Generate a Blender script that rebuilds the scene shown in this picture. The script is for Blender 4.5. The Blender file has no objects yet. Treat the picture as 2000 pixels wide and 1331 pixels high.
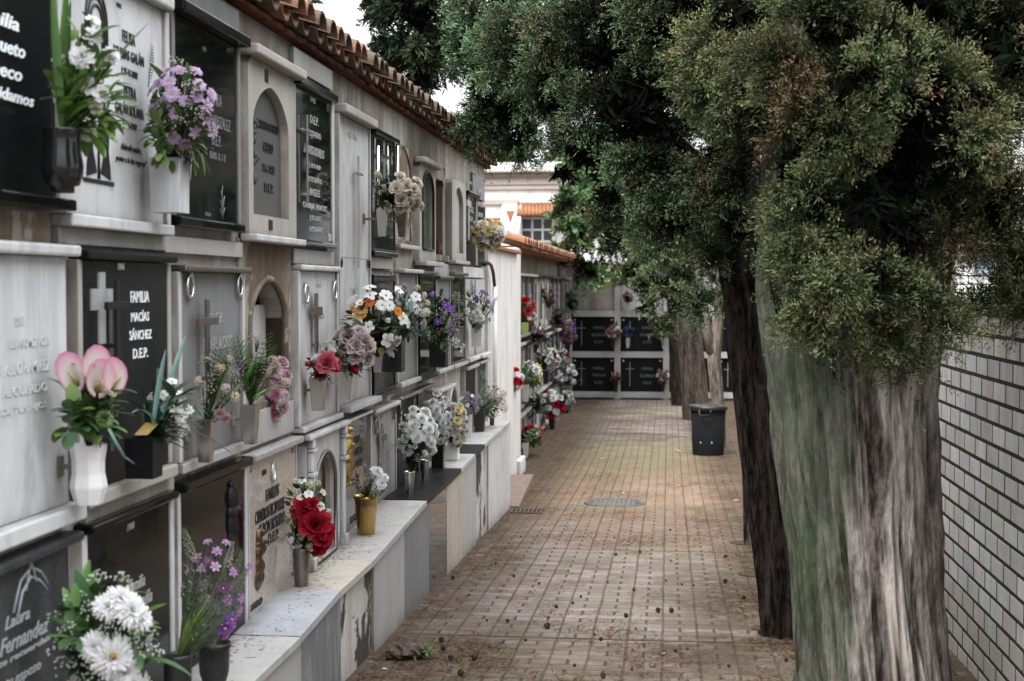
import bpy, math, random
import numpy as np
from mathutils import Vector, Matrix, noise as mnoise

random.seed(7)
rng = np.random.default_rng(11)
scene = bpy.context.scene
COL = scene.collection
PI = math.pi

# ---------------------------------------------------------------- camera model (50 mm lens, turned 6.3 deg left of the lane)
CZ = 1.476                     # eye height above the ground at the camera
FPX = 2778.0                   # 50 mm on 36 mm, for a 2000 px wide picture
_yaw = math.asin(0.10906); _pit = math.asin(0.03795)
cF = Vector((-math.sin(_yaw)*math.cos(_pit), math.cos(_yaw)*math.cos(_pit), -math.sin(_pit)))
cR = Vector((math.cos(_yaw), math.sin(_yaw), 0))
cU = cR.cross(cF)
CAM = Vector((0, 0, CZ))

def ray(px, py):
    return cF*FPX + cR*(px-1000.0) + cU*(665.5-py)
def W(px, py, x=-1.60):        # point on the plane x = const (the left wall)
    d = ray(px, py); return CAM + d*(x/d.x)
def D(px, py, y):              # point on the plane y = const
    d = ray(px, py); return CAM + d*(y/d.y)
def zg(y):                     # ground profile: falls away from the camera, level beyond 16 m
    a = 0.0369
    if y < 14: return -a*y
    if y > 18: return -a*16
    t = (y-14)/4; return -a*14 - a*4*(t - t*t/2)
def G(px, py):                 # point on the ground
    d = ray(px, py); t0, t1 = 0.0005, 0.05
    lo, hi = 1e-4, 0.2
    for _ in range(60):
        m = (lo+hi)/2; p = CAM + d*m
        if p.z > zg(p.y): lo = m
        else: hi = m
    return CAM + d*lo

# ---------------------------------------------------------------- objects
def tag(o, label=None, cat=None, group=None, kind=None):
    if label: o['label'] = label
    if cat: o['category'] = cat
    if group: o['group'] = group
    if kind: o['kind'] = kind
    return o
def empty(name, loc, label=None, cat=None, group=None):
    o = bpy.data.objects.new(name, None); COL.objects.link(o)
    o.location = loc; o.empty_display_size = 0.05
    return tag(o, label, cat, group)
def wloc(o):
    v = Vector((0, 0, 0))
    while o is not None:
        v += Vector(o.location); o = o.parent
    return v

class MB:
    def __init__(s): s.v = []; s.f = []; s.m = []; s.sm = []; s.c = []
    def _add(s, vs, fs, mi=0, smooth=False, col=None):
        b = len(s.v); s.v.extend([tuple(p) for p in vs])
        for f in fs:
            s.f.append([i+b for i in f]); s.m.append(mi); s.sm.append(smooth)
        if col is not None:
            while len(s.c) < b: s.c.append((1, 1, 1, 1))
            s.c.extend([tuple(col)+(1,) if len(col) == 3 else col]*len(vs))
        elif s.c: s.c.extend([(1, 1, 1, 1)]*len(vs))
        return b
    def box(s, x0, x1, y0, y1, z0, z1, mi=0):
        vs = [(x, y, z) for z in (z0, z1) for y in (y0, y1) for x in (x0, x1)]
        s._add(vs, [(0, 2, 3, 1), (4, 5, 7, 6), (0, 1, 5, 4), (2, 6, 7, 3), (0, 4, 6, 2), (1, 3, 7, 5)], mi); return s
    def prism(s, poly, a0, a1, axis='x', mi=0, smooth=False):   # poly in the other two axes
        def P(u, v, a):
            return {'x': (a, u, v), 'y': (u, a, v), 'z': (u, v, a)}[axis]
        n = len(poly)
        vs = [P(u, v, a0) for u, v in poly] + [P(u, v, a1) for u, v in poly]
        fs = [list(range(n))[::-1], list(range(n, 2*n))]
        s._add(vs, fs, mi)
        s._add(vs, [(i, (i+1) % n, n+(i+1) % n, n+i) for i in range(n)], mi, smooth); return s
    def ring_plate(s, outer, inner, a0, a1, axis='x', mi=0):   # plate with a hole; both loops same count
        def P(u, v, a):
            return {'x': (a, u, v), 'y': (u, a, v), 'z': (u, v, a)}[axis]
        n = len(outer)
        vs = [P(u, v, a0) for u, v in outer]+[P(u, v, a0) for u, v in inner]+[P(u, v, a1) for u, v in outer]+[P(u, v, a1) for u, v in inner]
        fs = []
        for i in range(n):
            j = (i+1) % n
            fs += [(i, j, n+j, n+i), (2*n+i, 3*n+i, 3*n+j, 2*n+j), (i, 2*n+i, 2*n+j, j), (n+i, n+j, 3*n+j, 3*n+i)]
        s._add(vs, fs, mi); return s
    def lathe(s, prof, c=(0, 0, 0), seg=24, mi=0, smooth=True, sq=0.0, cap=True):
        # prof = [(r,z)]; sq = 0 round ... 1 square cross-section
        vs = []
        for r, z in prof:
            for k in range(seg):
                a = 2*PI*k/seg+PI/seg; ca, sa = math.cos(a), math.sin(a)
                q = r*((1-sq)+sq/max(abs(ca), abs(sa)))
                vs.append((c[0]+q*ca, c[1]+q*sa, c[2]+z))
        fs = []
        for i in range(len(prof)-1):
            for k in range(seg):
                k2 = (k+1) % seg
                fs.append((i*seg+k, i*seg+k2, (i+1)*seg+k2, (i+1)*seg+k))
        s._add(vs, fs, mi, smooth)
        if cap:
            for i in (0, len(prof)-1):
                if prof[i][0] > 1e-5: s._add(vs[i*seg:(i+1)*seg], [list(range(seg))], mi)
        return s
    def tube(s, pts, rad, seg=8, mi=0, smooth=True, col=None):
        pts = [Vector(p) for p in pts]; n = len(pts)
        rad = rad if isinstance(rad, (list, tuple)) else [rad]*n
        vs = []; up = Vector((0.13, 0.21, 0.97))
        for i, p in enumerate(pts):
            t = (pts[min(i+1, n-1)]-pts[max(i-1, 0)])
            t = t.normalized() if t.length > 1e-9 else Vector((0, 0, 1))
            if abs(t.dot(up)) > 0.95: up = Vector((0.97, 0.13, 0.21))
            a = t.cross(up).normalized(); b = t.cross(a)
            for k in range(seg):
                w = 2*PI*k/seg; vs.append(p+(a*math.cos(w)+b*math.sin(w))*rad[i])
        fs = [(i*seg+k, i*seg+(k+1) % seg, (i+1)*seg+(k+1) % seg, (i+1)*seg+k) for i in range(n-1) for k in range(seg)]
        fs += [list(range(seg))[::-1], list(range((n-1)*seg, n*seg))]
        s._add(vs, fs, mi, smooth, col); return s
    def torus(s, c, R, r, axis='x', seg=20, ts=8, mi=0, sy=1.0):
        vs = []
        for i in range(seg):
            a = 2*PI*i/seg
            for k in range(ts):
                b = 2*PI*k/ts; q = R+r*math.cos(b); u, v, w = q*math.cos(a), sy*q*math.sin(a), r*math.sin(b)
                o = {'x': (w, u, v), 'y': (u, w, v), 'z': (u, v, w)}[axis]
                vs.append((c[0]+o[0], c[1]+o[1], c[2]+o[2]))
        fs = [(i*ts+k, ((i+1) % seg)*ts+k, ((i+1) % seg)*ts+(k+1) % ts, i*ts+(k+1) % ts) for i in range(seg) for k in range(ts)]
        s._add(vs, fs, mi, True); return s
    def grid(s, rows, mi=0, smooth=True, col=None, close=False):   # rows: list of equal-length point lists
        n = len(rows[0]); vs = [p for r in rows for p in r]; m = n if close else n-1
        fs = [(i*n+k, i*n+(k+1) % n, (i+1)*n+(k+1) % n, (i+1)*n+k) for i in range(len(rows)-1) for k in range(m)]
        s._add(vs, fs, mi, smooth, col); return s
    def ball(s, c, r, seg=10, ring=6, mi=0, sc=(1, 1, 1), col=None, jit=0.0):
        rows = []
        for i in range(ring+1):
            t = PI*i/ring; row = []
            for k in range(seg):
                a = 2*PI*k/seg; q = r*(1+jit*(random.random()-.5))
                row.append((c[0]+q*sc[0]*math.sin(t)*math.cos(a), c[1]+q*sc[1]*math.sin(t)*math.sin(a), c[2]+q*sc[2]*math.cos(t)))
            rows.append(row)
        return s.grid(rows, mi, True, col, True)
    def mesh(s, name, mats, off=Vector((0, 0, 0))):
        me = bpy.data.meshes.new(name)
        ox, oy, oz = off
        me.from_pydata([(x-ox, y-oy, z-oz) for x, y, z in s.v], [], s.f)
        for m in (mats if isinstance(mats, (list, tuple)) else [mats]): me.materials.append(m)
        me.polygons.foreach_set('material_index', s.m)
        me.polygons.foreach_set('use_smooth', s.sm)
        if s.c:
            while len(s.c) < len(s.v): s.c.append((1, 1, 1, 1))
            at = me.attributes.new('tint', 'FLOAT_COLOR', 'POINT')
            at.data.foreach_set('color', np.array(s.c, dtype=np.float32).ravel())
        me.update(); return me
    def build(s, name, mats, parent=None, bevel=0, loc=None, label=None, weld=False):
        off = wloc(parent) if parent is not None else (Vector(loc) if loc is not None else Vector((0, 0, 0)))
        me = s.mesh(name, mats, off)
        o = bpy.data.objects.new(name, me); COL.objects.link(o)
        if parent is not None: o.parent = parent
        elif loc is not None: o.location = loc
        if bevel:
            b = o.modifiers.new('bevel', 'BEVEL'); b.width = bevel; b.segments = 2; b.limit_method = 'ANGLE'
            b.angle_limit = math.radians(50); b.harden_normals = False
        if label: o['label'] = label
        return o

def arch_poly(y0, y1, z0, z1, rise, n=14, pointed=0.0):
    """loop (u=y, v=z): rectangle with an arched head of the given rise, bottom-left first, counter-clockwise"""
    pts = [(y0, z0), (y1, z0)]
    c = (y0+y1)/2; h = (y1-y0)/2; zs = z1-rise
    for i in range(n+1):
        t = i/n; a = PI*t
        u = c+h*math.cos(a); v = zs+rise*(math.sin(a)**(1.0-0.45*pointed) if pointed <= 0 else (1-pointed)*math.sin(a)+pointed*(1-abs(math.cos(a))**1.25))
        pts.append((u, v))
    return pts
def rect_like(poly, y0, y1, z0, z1):
    """outer rectangle loop with as many points as poly, projected outwards"""
    out = []
    cy = (min(p[0] for p in poly)+max(p[0] for p in poly))/2; zs = None
    n = len(poly)
    out = [(y0, z0), (y1, z0)]
    m = n-2
    for i in range(m):
        t = i/(m-1)
        if t < 0.25: out.append((y1, z0+(z1-z0)*(0.55+0.45*t/0.25)))
        elif t > 0.75: out.append((y0, z0+(z1-z0)*(0.55+0.45*(1-t)/0.25)))
        else: out.append((y1+(y0-y1)*(t-0.25)/0.5, z1))
    return out

# ---------------------------------------------------------------- materials
MATS = {}
class NT:
    def __init__(s, name):
        s.m = bpy.data.materials.new(name); s.m.use_nodes = True; s.t = s.m.node_tree
        for n in list(s.t.nodes): s.t.nodes.remove(n)
        s.out = s.n('ShaderNodeOutputMaterial'); s.b = s.n('ShaderNodeBsdfPrincipled'); s.l(s.b.outputs[0], s.out.inputs[0])
        s.co = s.n('ShaderNodeTexCoord').outputs['Object']
    def n(s, t, **k):
        x = s.t.nodes.new(t)
        for a, v in k.items(): setattr(x, a, v)
        return x
    def l(s, a, b): s.t.links.new(a, b)
    def setin(s, node, i, v):
        if hasattr(v, 'links') or isinstance(v, bpy.types.NodeSocket): s.l(v, node.inputs[i])
        else: node.inputs[i].default_value = v
    def map(s, scale=(1, 1, 1), loc=(0, 0, 0), co=None):
        m = s.n('ShaderNodeMapping'); m.inputs['Scale'].default_value = scale; m.inputs['Location'].default_value = loc
        s.l(co or s.co, m.inputs['Vector']); return m.outputs[0]
    def noise(s, scale=5, detail=4, rough=.55, co=None, dist=0.0):
        x = s.n('ShaderNodeTexNoise'); x.inputs['Scale'].default_value = scale; x.inputs['Detail'].default_value = detail
        x.inputs['Roughness'].default_value = rough; x.inputs['Distortion'].default_value = dist
        s.l(co or s.co, x.inputs['Vector']); return x.outputs['Fac']
    def vor(s, scale=5, co=None, feature='F1'):
        x = s.n('ShaderNodeTexVoronoi', feature=feature); x.inputs['Scale'].default_value = scale
        s.l(co or s.co, x.inputs['Vector']); return x.outputs['Distance']
    def ramp(s, fac, stops):
        r = s.n('ShaderNodeValToRGB'); e = r.color_ramp.elements
        while len(e) < len(stops): e.new(0.5)
        for i, (p, c) in enumerate(stops):
            e[i].position = p; c = (c, c, c) if not hasattr(c, '__len__') else c; e[i].color = (c[0], c[1], c[2], 1)
        s.l(fac, r.inputs[0]); return r.outputs[0]
    def mix(s, fac, a, b, mode='MIX'):
        x = s.n('ShaderNodeMix', data_type='RGBA', blend_type=mode)
        s.setin(x, 0, fac)
        for i, v in ((6, a), (7, b)):
            if isinstance(v, (tuple, list)): v = (v[0], v[1], v[2], 1)
            s.setin(x, i, v)
        return x.outputs[2]
    def math(s, op, a, b=0.0, c=0.0):
        x = s.n('ShaderNodeMath', operation=op); s.setin(x, 0, a); s.setin(x, 1, b); s.setin(x, 2, c); return x.outputs[0]
    def bump(s, h, strength=.3, dist=.01):
        x = s.n('ShaderNodeBump'); x.inputs['Strength'].default_value = strength; x.inputs['Distance'].default_value = dist
        s.l(h, x.inputs['Height']); s.l(x.outputs[0], s.b.inputs['Normal'])
    def col(s, v): s.setin(s.b, 'Base Color', (v[0], v[1], v[2], 1) if isinstance(v, (tuple, list)) else v)
    def rough(s, v): s.setin(s.b, 'Roughness', v)
    def metal(s, v): s.b.inputs['Metallic'].default_value = v
    def spec(s, v): s.b.inputs['Specular IOR Level'].default_value = v
    def grime(s, c, co, dist, amt, dcol):      # dirt in corners and joints, with crevice shade painted in by occlusion
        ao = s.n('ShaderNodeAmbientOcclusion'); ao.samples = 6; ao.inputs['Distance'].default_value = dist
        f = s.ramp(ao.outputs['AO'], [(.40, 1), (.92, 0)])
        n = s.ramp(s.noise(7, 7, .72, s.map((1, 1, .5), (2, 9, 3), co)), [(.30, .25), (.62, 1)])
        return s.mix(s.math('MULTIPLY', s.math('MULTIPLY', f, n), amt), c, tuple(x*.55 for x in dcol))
    def rnd(s): return s.n('ShaderNodeObjectInfo').outputs['Random']
    def shifted(s):      # object coordinates moved by a random offset, so copies do not repeat
        v = s.n('ShaderNodeVectorMath', operation='ADD'); s.l(s.co, v.inputs[0])
        k = s.n('ShaderNodeCombineXYZ'); r = s.math('MULTIPLY', s.rnd(), 37.0)
        for i in range(3): s.l(r, k.inputs[i])
        s.l(k.outputs[0], v.inputs[1]); return v.outputs[0]

def stone(name, base, vein=None, vscale=2.5, vamt=.5, rough=.35, grain=.12, dirt=.35, dirtcol=(.16, .13, .10), stretch=(1, 1, .35), bump=.08):
    t = NT(name); co = t.shifted(); mp = t.map(stretch, co=co)
    c = t.mix(t.ramp(t.noise(vscale*2.2, 6, .65, mp), [(.35, 0), (.7, 1)]), base, tuple(x*(1-grain) for x in base))
    if vein:
        v = t.noise(vscale, 7, .6, mp, 1.6)
        v = t.ramp(v, [(.44, 0), (.5, 1), (.56, 0)])
        c = t.mix(t.math('MULTIPLY', v, vamt), c, vein)
    d = t.noise(3.0, 6, .7, t.map((1.2, 1.2, .3), co=co))
    c = t.mix(t.math('MULTIPLY', t.ramp(d, [(.5, 0), (.78, 1)]), dirt), c, dirtcol)
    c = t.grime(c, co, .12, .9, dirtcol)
    t.spec(.22); t.col(c); t.rough(t.math('MULTIPLY_ADD', t.noise(9, 4, .6, co), .25, rough)); t.bump(t.noise(60, 4, .6, co), bump, .004)
    MATS[name] = t.m; return t.m
def granite(name, base, speck, scale=220, rough=.12, amt=.5, dust=.25, dustcol=(.3, .28, .25), coat=.0):
    t = NT(name); co = t.shifted()
    s1 = t.ramp(t.noise(scale, 2, .7, co), [(.5, 0), (.68, 1)]); s2 = t.ramp(t.noise(scale*.45, 3, .6, co), [(.45, 0), (.75, 1)])
    c = t.mix(t.math('MULTIPLY', s1, amt), base, speck); c = t.mix(t.math('MULTIPLY', s2, amt*.5), c, tuple(x*.5 for x in base))
    d = t.ramp(t.noise(2.2, 6, .7, t.map((1, 1, .35), co=co)), [(.48, 0), (.8, 1)])
    c = t.mix(t.math('MULTIPLY', d, dust), c, dustcol)
    t.col(c); t.rough(t.math('MULTIPLY_ADD', d, .3, rough)); t.spec(.11 if sum(base) < .2 else .45); MATS[name] = t.m; return t.m
def plain(name, base, rough=.5, metal=0.0, var=.2, vscale=12, bump=0.0, bscale=60, spec=.5):
    t = NT(name); co = t.shifted()
    c = t.mix(t.noise(vscale, 5, .65, co), tuple(x*(1-var) for x in base), tuple(min(1, x*(1+var)) for x in base))
    t.col(c); t.metal(metal); t.spec(spec if rough < .6 else .06)
    t.rough(t.math('MULTIPLY_ADD', t.noise(vscale*2, 4, .6, co), .2, max(0, rough-.1)))
    if bump: t.bump(t.noise(bscale, 5, .6, co), bump, .01)
    MATS[name] = t.m; return t.m
def plaster(name, base, stain, peel=None, stainamt=.8, peelamt=.5, zdirt=None):
    t = NT(name); co = t.co
    c = t.mix(t.noise(1.7, 6, .65, co), base, tuple(x*.72 for x in base))
    st = t.noise(2.0, 8, .72, t.map((1.6, 1.6, .38), (3, 1, 0), co), .5)
    c = t.mix(t.math('MULTIPLY', t.ramp(st, [(.43, 0), (.62, 1)]), stainamt), c, stain)
    run = t.noise(2.2, 7, .7, t.map((2.2, 2.2, .45), (0, 7, 0), co), .8)
    c = t.mix(t.math('MULTIPLY', t.ramp(run, [(.5, 0), (.78, 1)]), .5), c, tuple(x*.45 for x in stain))
    h = t.noise(28, 6, .65, co)
    if peel:
        pm = t.ramp(t.noise(2.6, 7, .68, t.map((1, 1, .7), (9, 2, 4), co), .6), [(.50, 0), (.53, 1)])
        c = t.mix(t.math('MULTIPLY', pm, peelamt), c, peel)
        h = t.math('SUBTRACT', h, t.math('MULTIPLY', pm, .8))
    if zdirt:            # dark run-off below the eaves: (z lo, z hi, colour)
        sep = t.n('ShaderNodeSeparateXYZ'); t.l(co, sep.inputs[0])
        mr = t.n('ShaderNodeMapRange'); mr.inputs[1].default_value = zdirt[0]; mr.inputs[2].default_value = zdirt[1]
        t.l(t.math('ADD', sep.outputs[2], t.math('MULTIPLY', t.noise(4, 6, .7, t.map((2.5, 2.5, .4), co=co)), .45)), mr.inputs[0])
        c = t.mix(t.math('MULTIPLY', mr.outputs[0], .6), c, zdirt[2])
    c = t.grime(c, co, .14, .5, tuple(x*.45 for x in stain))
    t.col(c); t.rough(.95); t.spec(.05); t.bump(h, .5, .012); MATS[name] = t.m; return t.m

marble_w = stone('white marble', (.62, .62, .62), (.36, .37, .39), 2.2, .45, .4, dirt=.34, dirtcol=(.20, .165, .125))
marble_clean = stone('clean white marble', (.66, .67, .69), (.40, .42, .46), 3.0, .5, .3, dirt=.20)
marble_g = stone('grey marble', (.235, .24, .245), (.17, .175, .18), 4, .6, .45, stretch=(2, 2, .3), dirt=.25)
marble_dg = stone('dark grey veined marble', (.19, .195, .205), (.34, .35, .36), 3.0, .6, .3, stretch=(1, 1.6, .5), dirt=.12)
marble_blue = stone('blue grey marble', (.42, .44, .47), (.28, .30, .33), 3.0, .6, .4, dirt=.3)
marble_beige = stone('stained beige marble', (.50, .47, .41), (.36, .31, .24), 3, .5, .45, dirt=.55, dirtcol=(.30, .22, .14))
marble_lg = stone('light grey marble', (.44, .44, .435), (.42, .40, .38), 2.0, .6, .45, stretch=(1, 1, .4), dirt=.42, dirtcol=(.17, .14, .105))
ledge_marble = stone('weathered ledge marble', (.45, .445, .43), (.36, .36, .36), 2.4, .5, .4, dirt=.75, dirtcol=(.21, .165, .115), stretch=(1, 1, 1))
cream = stone('cream limestone', (.43, .41, .375), None, 3, .4, .6, dirt=.6, dirtcol=(.19, .155, .115))
black_gr = granite('black granite', (.008, .009, .010), (.03, .032, .035), 260, .14, .3, .05, (.10, .10, .10))
black_pol = granite('polished black granite', (.006, .007, .007), (.012, .012, .012), 300, .05, .3, .02, (.08, .08, .08))
dark_gr = granite('speckled dark granite', (.008, .009, .0105), (.040, .043, .048), 170, .35, .4, .04, (.15, .15, .15))
dusty_gr = granite('dusty dark granite', (.028, .030, .033), (.10, .105, .11), 150, .35, .6, .55, (.22, .22, .22))
pink_gr = granite('pale pink granite', (.40, .345, .30), (.62, .58, .54), 120, .10, .8, .15, (.3, .26, .2))
brown_gr = granite('brown granite', (.10, .078, .062), (.34, .28, .23), 140, .08, .7, .1, (.2, .16, .12))
salt_gr = granite('salt and pepper granite', (.36, .35, .34), (.10, .10, .10), 130, .45, .9, .2, (.3, .28, .24))
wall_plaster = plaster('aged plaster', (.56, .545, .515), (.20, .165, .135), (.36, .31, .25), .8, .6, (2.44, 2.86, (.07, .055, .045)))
brown_plaster = plaster('brown flaking plaster', (.26, .215, .165), (.11, .08, .055), (.50, .47, .42), .75, .55)
grey_plaster = plaster('grey cement render', (.36, .345, .32), (.20, .165, .125), None, .5)
white_plaster = plaster('whitewashed plaster', (.80, .79, .77), (.42, .36, .30), None, .25)
peel_plaster = plaster('peeling whitewash', (.66, .65, .62), (.30, .22, .15), (.055, .05, .045), .5, .95)
build_white = plaster('sunlit white render', (.84, .83, .81), (.62, .58, .54), None, .22)  # white is the render's own colour
steel = plain('stainless steel', (.58, .56, .53), .24, 1.0, .06, 3)
dark_steel = plain('tarnished steel', (.22, .20, .18), .35, 1.0, .45, 14)
chrome = plain('chrome', (.72, .72, .72), .12, 1.0, .05)
brass = plain('polished brass', (.46, .31, .11), .2, 1.0, .3)
bronze = plain('dark bronze', (.13, .085, .055), .35, .9, .4, 30, .2)
gold_br = plain('gilded bronze', (.42, .28, .08), .38, .95, .5, 26, .3)
faded_letter = plain('faded grey letters', (.17, .18, .19), .7, 0, .2)
iron = plain('black iron', (.012, .012, .013), .45, .3, .3)
silver_letter = plain('silver letters', (.55, .56, .57), .35, .4, .1)
white_letter = plain('white painted letters', (.72, .73, .74), .6, 0, .08)
script_white = plain('bright white script', (.85, .88, .92), .6, 0, .05)
grey_letter = plain('grey painted letters', (.36, .38, .41), .7, 0, .2)
faint_letter = plain('faint engraved letters', (.60, .605, .62), .6, 0, .1)
black_letter = plain('black letters', (.022, .022, .024), .4, .2, .2)
ceram_w = plain('white ceramic', (.78, .78, .79), .25, 0, .04)
ceram_b = plain('black glazed ceramic', (.010, .010, .012), .08, 0, .2)
plastic_b = plain('black plastic', (.018, .018, .019), .4, 0, .3)
black_vase = plain('black stone vase', (.008, .008, .008), .25, 0, .2)
terracotta = plain('terracotta tile', (.19, .105, .068), .95, 0, .7, 4, .6)
terra_far = plain('orange roof tile', (.29, .135, .075), .9, 0, .5, 5, .4)
terra_dark = plain('weathered tile', (.105, .078, .060), .9, 0, .6, 9, .5)
redbrick = plain('red eave brick', (.10, .042, .030), .9, 0, .45, 10, .4)
dark_hole = plain('dark niche interior', (.035, .026, .020), .95, 0, .5, 5, .5)
soil = plain('dark soil', (.07, .052, .038), 1, 0, .4, 9, .6)
bag_mat = plain('rubbish bag', (.32, .33, .35), .3, 0, .4, 20)
def glassy(name, col=(.02, .026, .022), rough=.04):
    t = NT(name); t.col(col); t.rough(rough); t.spec(.28); MATS[name] = t.m; return t.m
pane_mat = glassy('dark niche glass'); pane_light = glassy('pale niche glass', (.16, .165, .16), .08); pane_green = glassy('greenish niche glass', (.09, .12, .105), .06)
mirror_mat = plain('mirror glass', (.50, .47, .42), .06, 1.0, .05)
window_mat = glassy('window glass', (.06, .065, .075), .1)

def tinted(name, rough=.55, trans=.0, spec=.3, var=.15, vscale=25, bump=0):
    t = NT(name); a = t.n('ShaderNodeAttribute', attribute_name='tint')
    c = t.mix(t.noise(vscale, 3, .6), a.outputs['Color'], t.mix(1.0, a.outputs['Color'], (1-2.2*var,)*3, 'MULTIPLY'))
    t.col(c); t.rough(rough); t.spec(spec)
    if trans:
        tr = t.n('ShaderNodeBsdfTranslucent'); t.l(c, tr.inputs[0]); mx = t.n('ShaderNodeMixShader'); mx.inputs[0].default_value = trans
        t.l(t.b.outputs[0], mx.inputs[1]); t.l(tr.outputs[0], mx.inputs[2]); t.l(mx.outputs[0], t.out.inputs[0])
    MATS[name] = t.m; return t.m
petal_mat = tinted('petals', .65, .36, .12, .04)
leaf_mat = tinted('leaves', .5, .15, .35)
crown_mat = tinted('cypress foliage', .7, .0, .06, .1)
litter_mat = tinted('dry needles', .95, 0, .0)

# bark
def bark(name, dark, light, moss=None, sc=1.0, flut=.8):
    t = NT(name); co = t.co
    mp = t.map((14*sc, 14*sc, 2.1*sc)); m2 = t.map((40*sc, 40*sc, 9*sc))
    a = t.noise(1, 7, .68, mp, .9); b = t.noise(1, 5, .65, m2, .5)
    b2 = t.noise(1, 6, .75, t.map((85*sc, 85*sc, 22*sc), (3, 1, 2)), .3); f = t.math('ADD', t.math('ADD', t.math('MULTIPLY', a, .46), t.math('MULTIPLY', b, .30)), t.math('MULTIPLY', b2, .24))
    c = t.ramp(f, [(.40, tuple(x*.16 for x in dark)), (.47, dark), (.55, light), (.65, tuple(min(1, x*1.5) for x in light))])
    if moss:
        at = t.n('ShaderNodeAttribute', attribute_name='tint'); sp = t.n('ShaderNodeSeparateColor'); t.l(at.outputs['Color'], sp.inputs[0])
        mm = t.math('MULTIPLY', sp.outputs[1], t.ramp(t.noise(5, 7, .72), [(.36, .25), (.58, 1)]))
        mc = t.ramp(t.noise(18, 6, .7), [(.3, tuple(x*.45 for x in moss)), (.7, moss)])
        c = t.mix(mm, c, t.mix(t.ramp(f, [(.3, 0), (.6, 1)]), tuple(x*.25 for x in moss), mc))
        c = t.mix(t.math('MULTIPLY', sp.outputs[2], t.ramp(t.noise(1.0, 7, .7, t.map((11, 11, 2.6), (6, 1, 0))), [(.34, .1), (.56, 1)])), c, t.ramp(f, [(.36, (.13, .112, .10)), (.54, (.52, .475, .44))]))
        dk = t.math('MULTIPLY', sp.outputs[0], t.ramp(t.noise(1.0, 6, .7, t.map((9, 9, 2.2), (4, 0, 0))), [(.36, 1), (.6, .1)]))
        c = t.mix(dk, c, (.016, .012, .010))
    t.col(c); t.rough(.95); t.spec(.03); t.bump(f, flut, .03); MATS[name] = t.m; return t.m
bark_dark = bark('dark cypress bark', (.014, .011, .010), (.048, .039, .034), None, 1.3, .9)
bark_moss = bark('pale mossy bark', (.060, .049, .042), (.20, .175, .158), (.115, .158, .098), 1.0, 1.0)
bark_far = bark('grey brown bark', (.055, .044, .036), (.125, .102, .086), None, .9, .5)
bark_pale = bark('pale smooth bark', (.13, .107, .088), (.25, .215, .182), None, .7, .3)
def proj(p):
    d = Vector(p)-CAM; z = d.dot(cF); return 1000+d.dot(cR)*FPX/z, 665.5-d.dot(cU)*FPX/z
def Yw(px, z, x=-1.60):        # distance along the wall at picture column px and height z
    py = 560.0
    for _ in range(4):
        p = W(px, py, x); py = proj((x, p.y, z))[1]
    return W(px, py, x).y

# ---------------------------------------------------------------- writing
def text_lines(lines, xf, mat, parent, name='inscription', extrude=.0015, bold=.006, shear=0.0):
    """lines: (string, y0, y1, zc, h); letters stand on the plane x = xf and read from the lane"""
    vs, fs = [], []
    for (s, y0, y1, zc, h) in lines:
        cu = bpy.data.curves.new('letters', 'FONT'); cu.body = s; cu.size = 1.0; cu.extrude = 0.0; cu.shear = shear
        cu.resolution_u = 2; cu.offset = bold
        o = bpy.data.objects.new('letters', cu); COL.objects.link(o)
        dg = bpy.context.evaluated_depsgraph_get(); me = bpy.data.meshes.new_from_object(o.evaluated_get(dg))
        co = np.array([tuple(v.co) for v in me.vertices]); pol = [list(p.vertices) for p in me.polygons]
        bpy.data.objects.remove(o); bpy.data.curves.remove(cu); bpy.data.meshes.remove(me)
        if not len(co): continue
        lo, hi = co.min(0), co.max(0); w = max(hi[0]-lo[0], 1e-6); hh = max(hi[1]-lo[1], 1e-6)
        b = len(vs)
        for c in co:
            vs.append((xf, y0+(c[0]-lo[0])/w*(y1-y0), zc-h/2+(c[1]-lo[1])/hh*h))
        for p in pol: fs.append([i+b for i in p])
    if not vs: return None
    mb = MB(); n = len(vs)
    mb.v = vs; mb.f = fs; mb.m = [0]*len(fs); mb.sm = [False]*len(fs)
    o = mb.build(name, mat, parent)
    so = o.modifiers.new('relief', 'SOLIDIFY'); so.thickness = extrude; so.offset = 0
    return o
def PT(s, L, R, py, ph, x=-1.598):     # a line of writing measured in the photograph, put on the wall plane
    p = W((L+R)/2, py, x); y0, y1 = Yw(L, p.z, x), Yw(R, p.z, x)
    return (s, y0, y1, p.z, ph*p.y/FPX)

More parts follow.
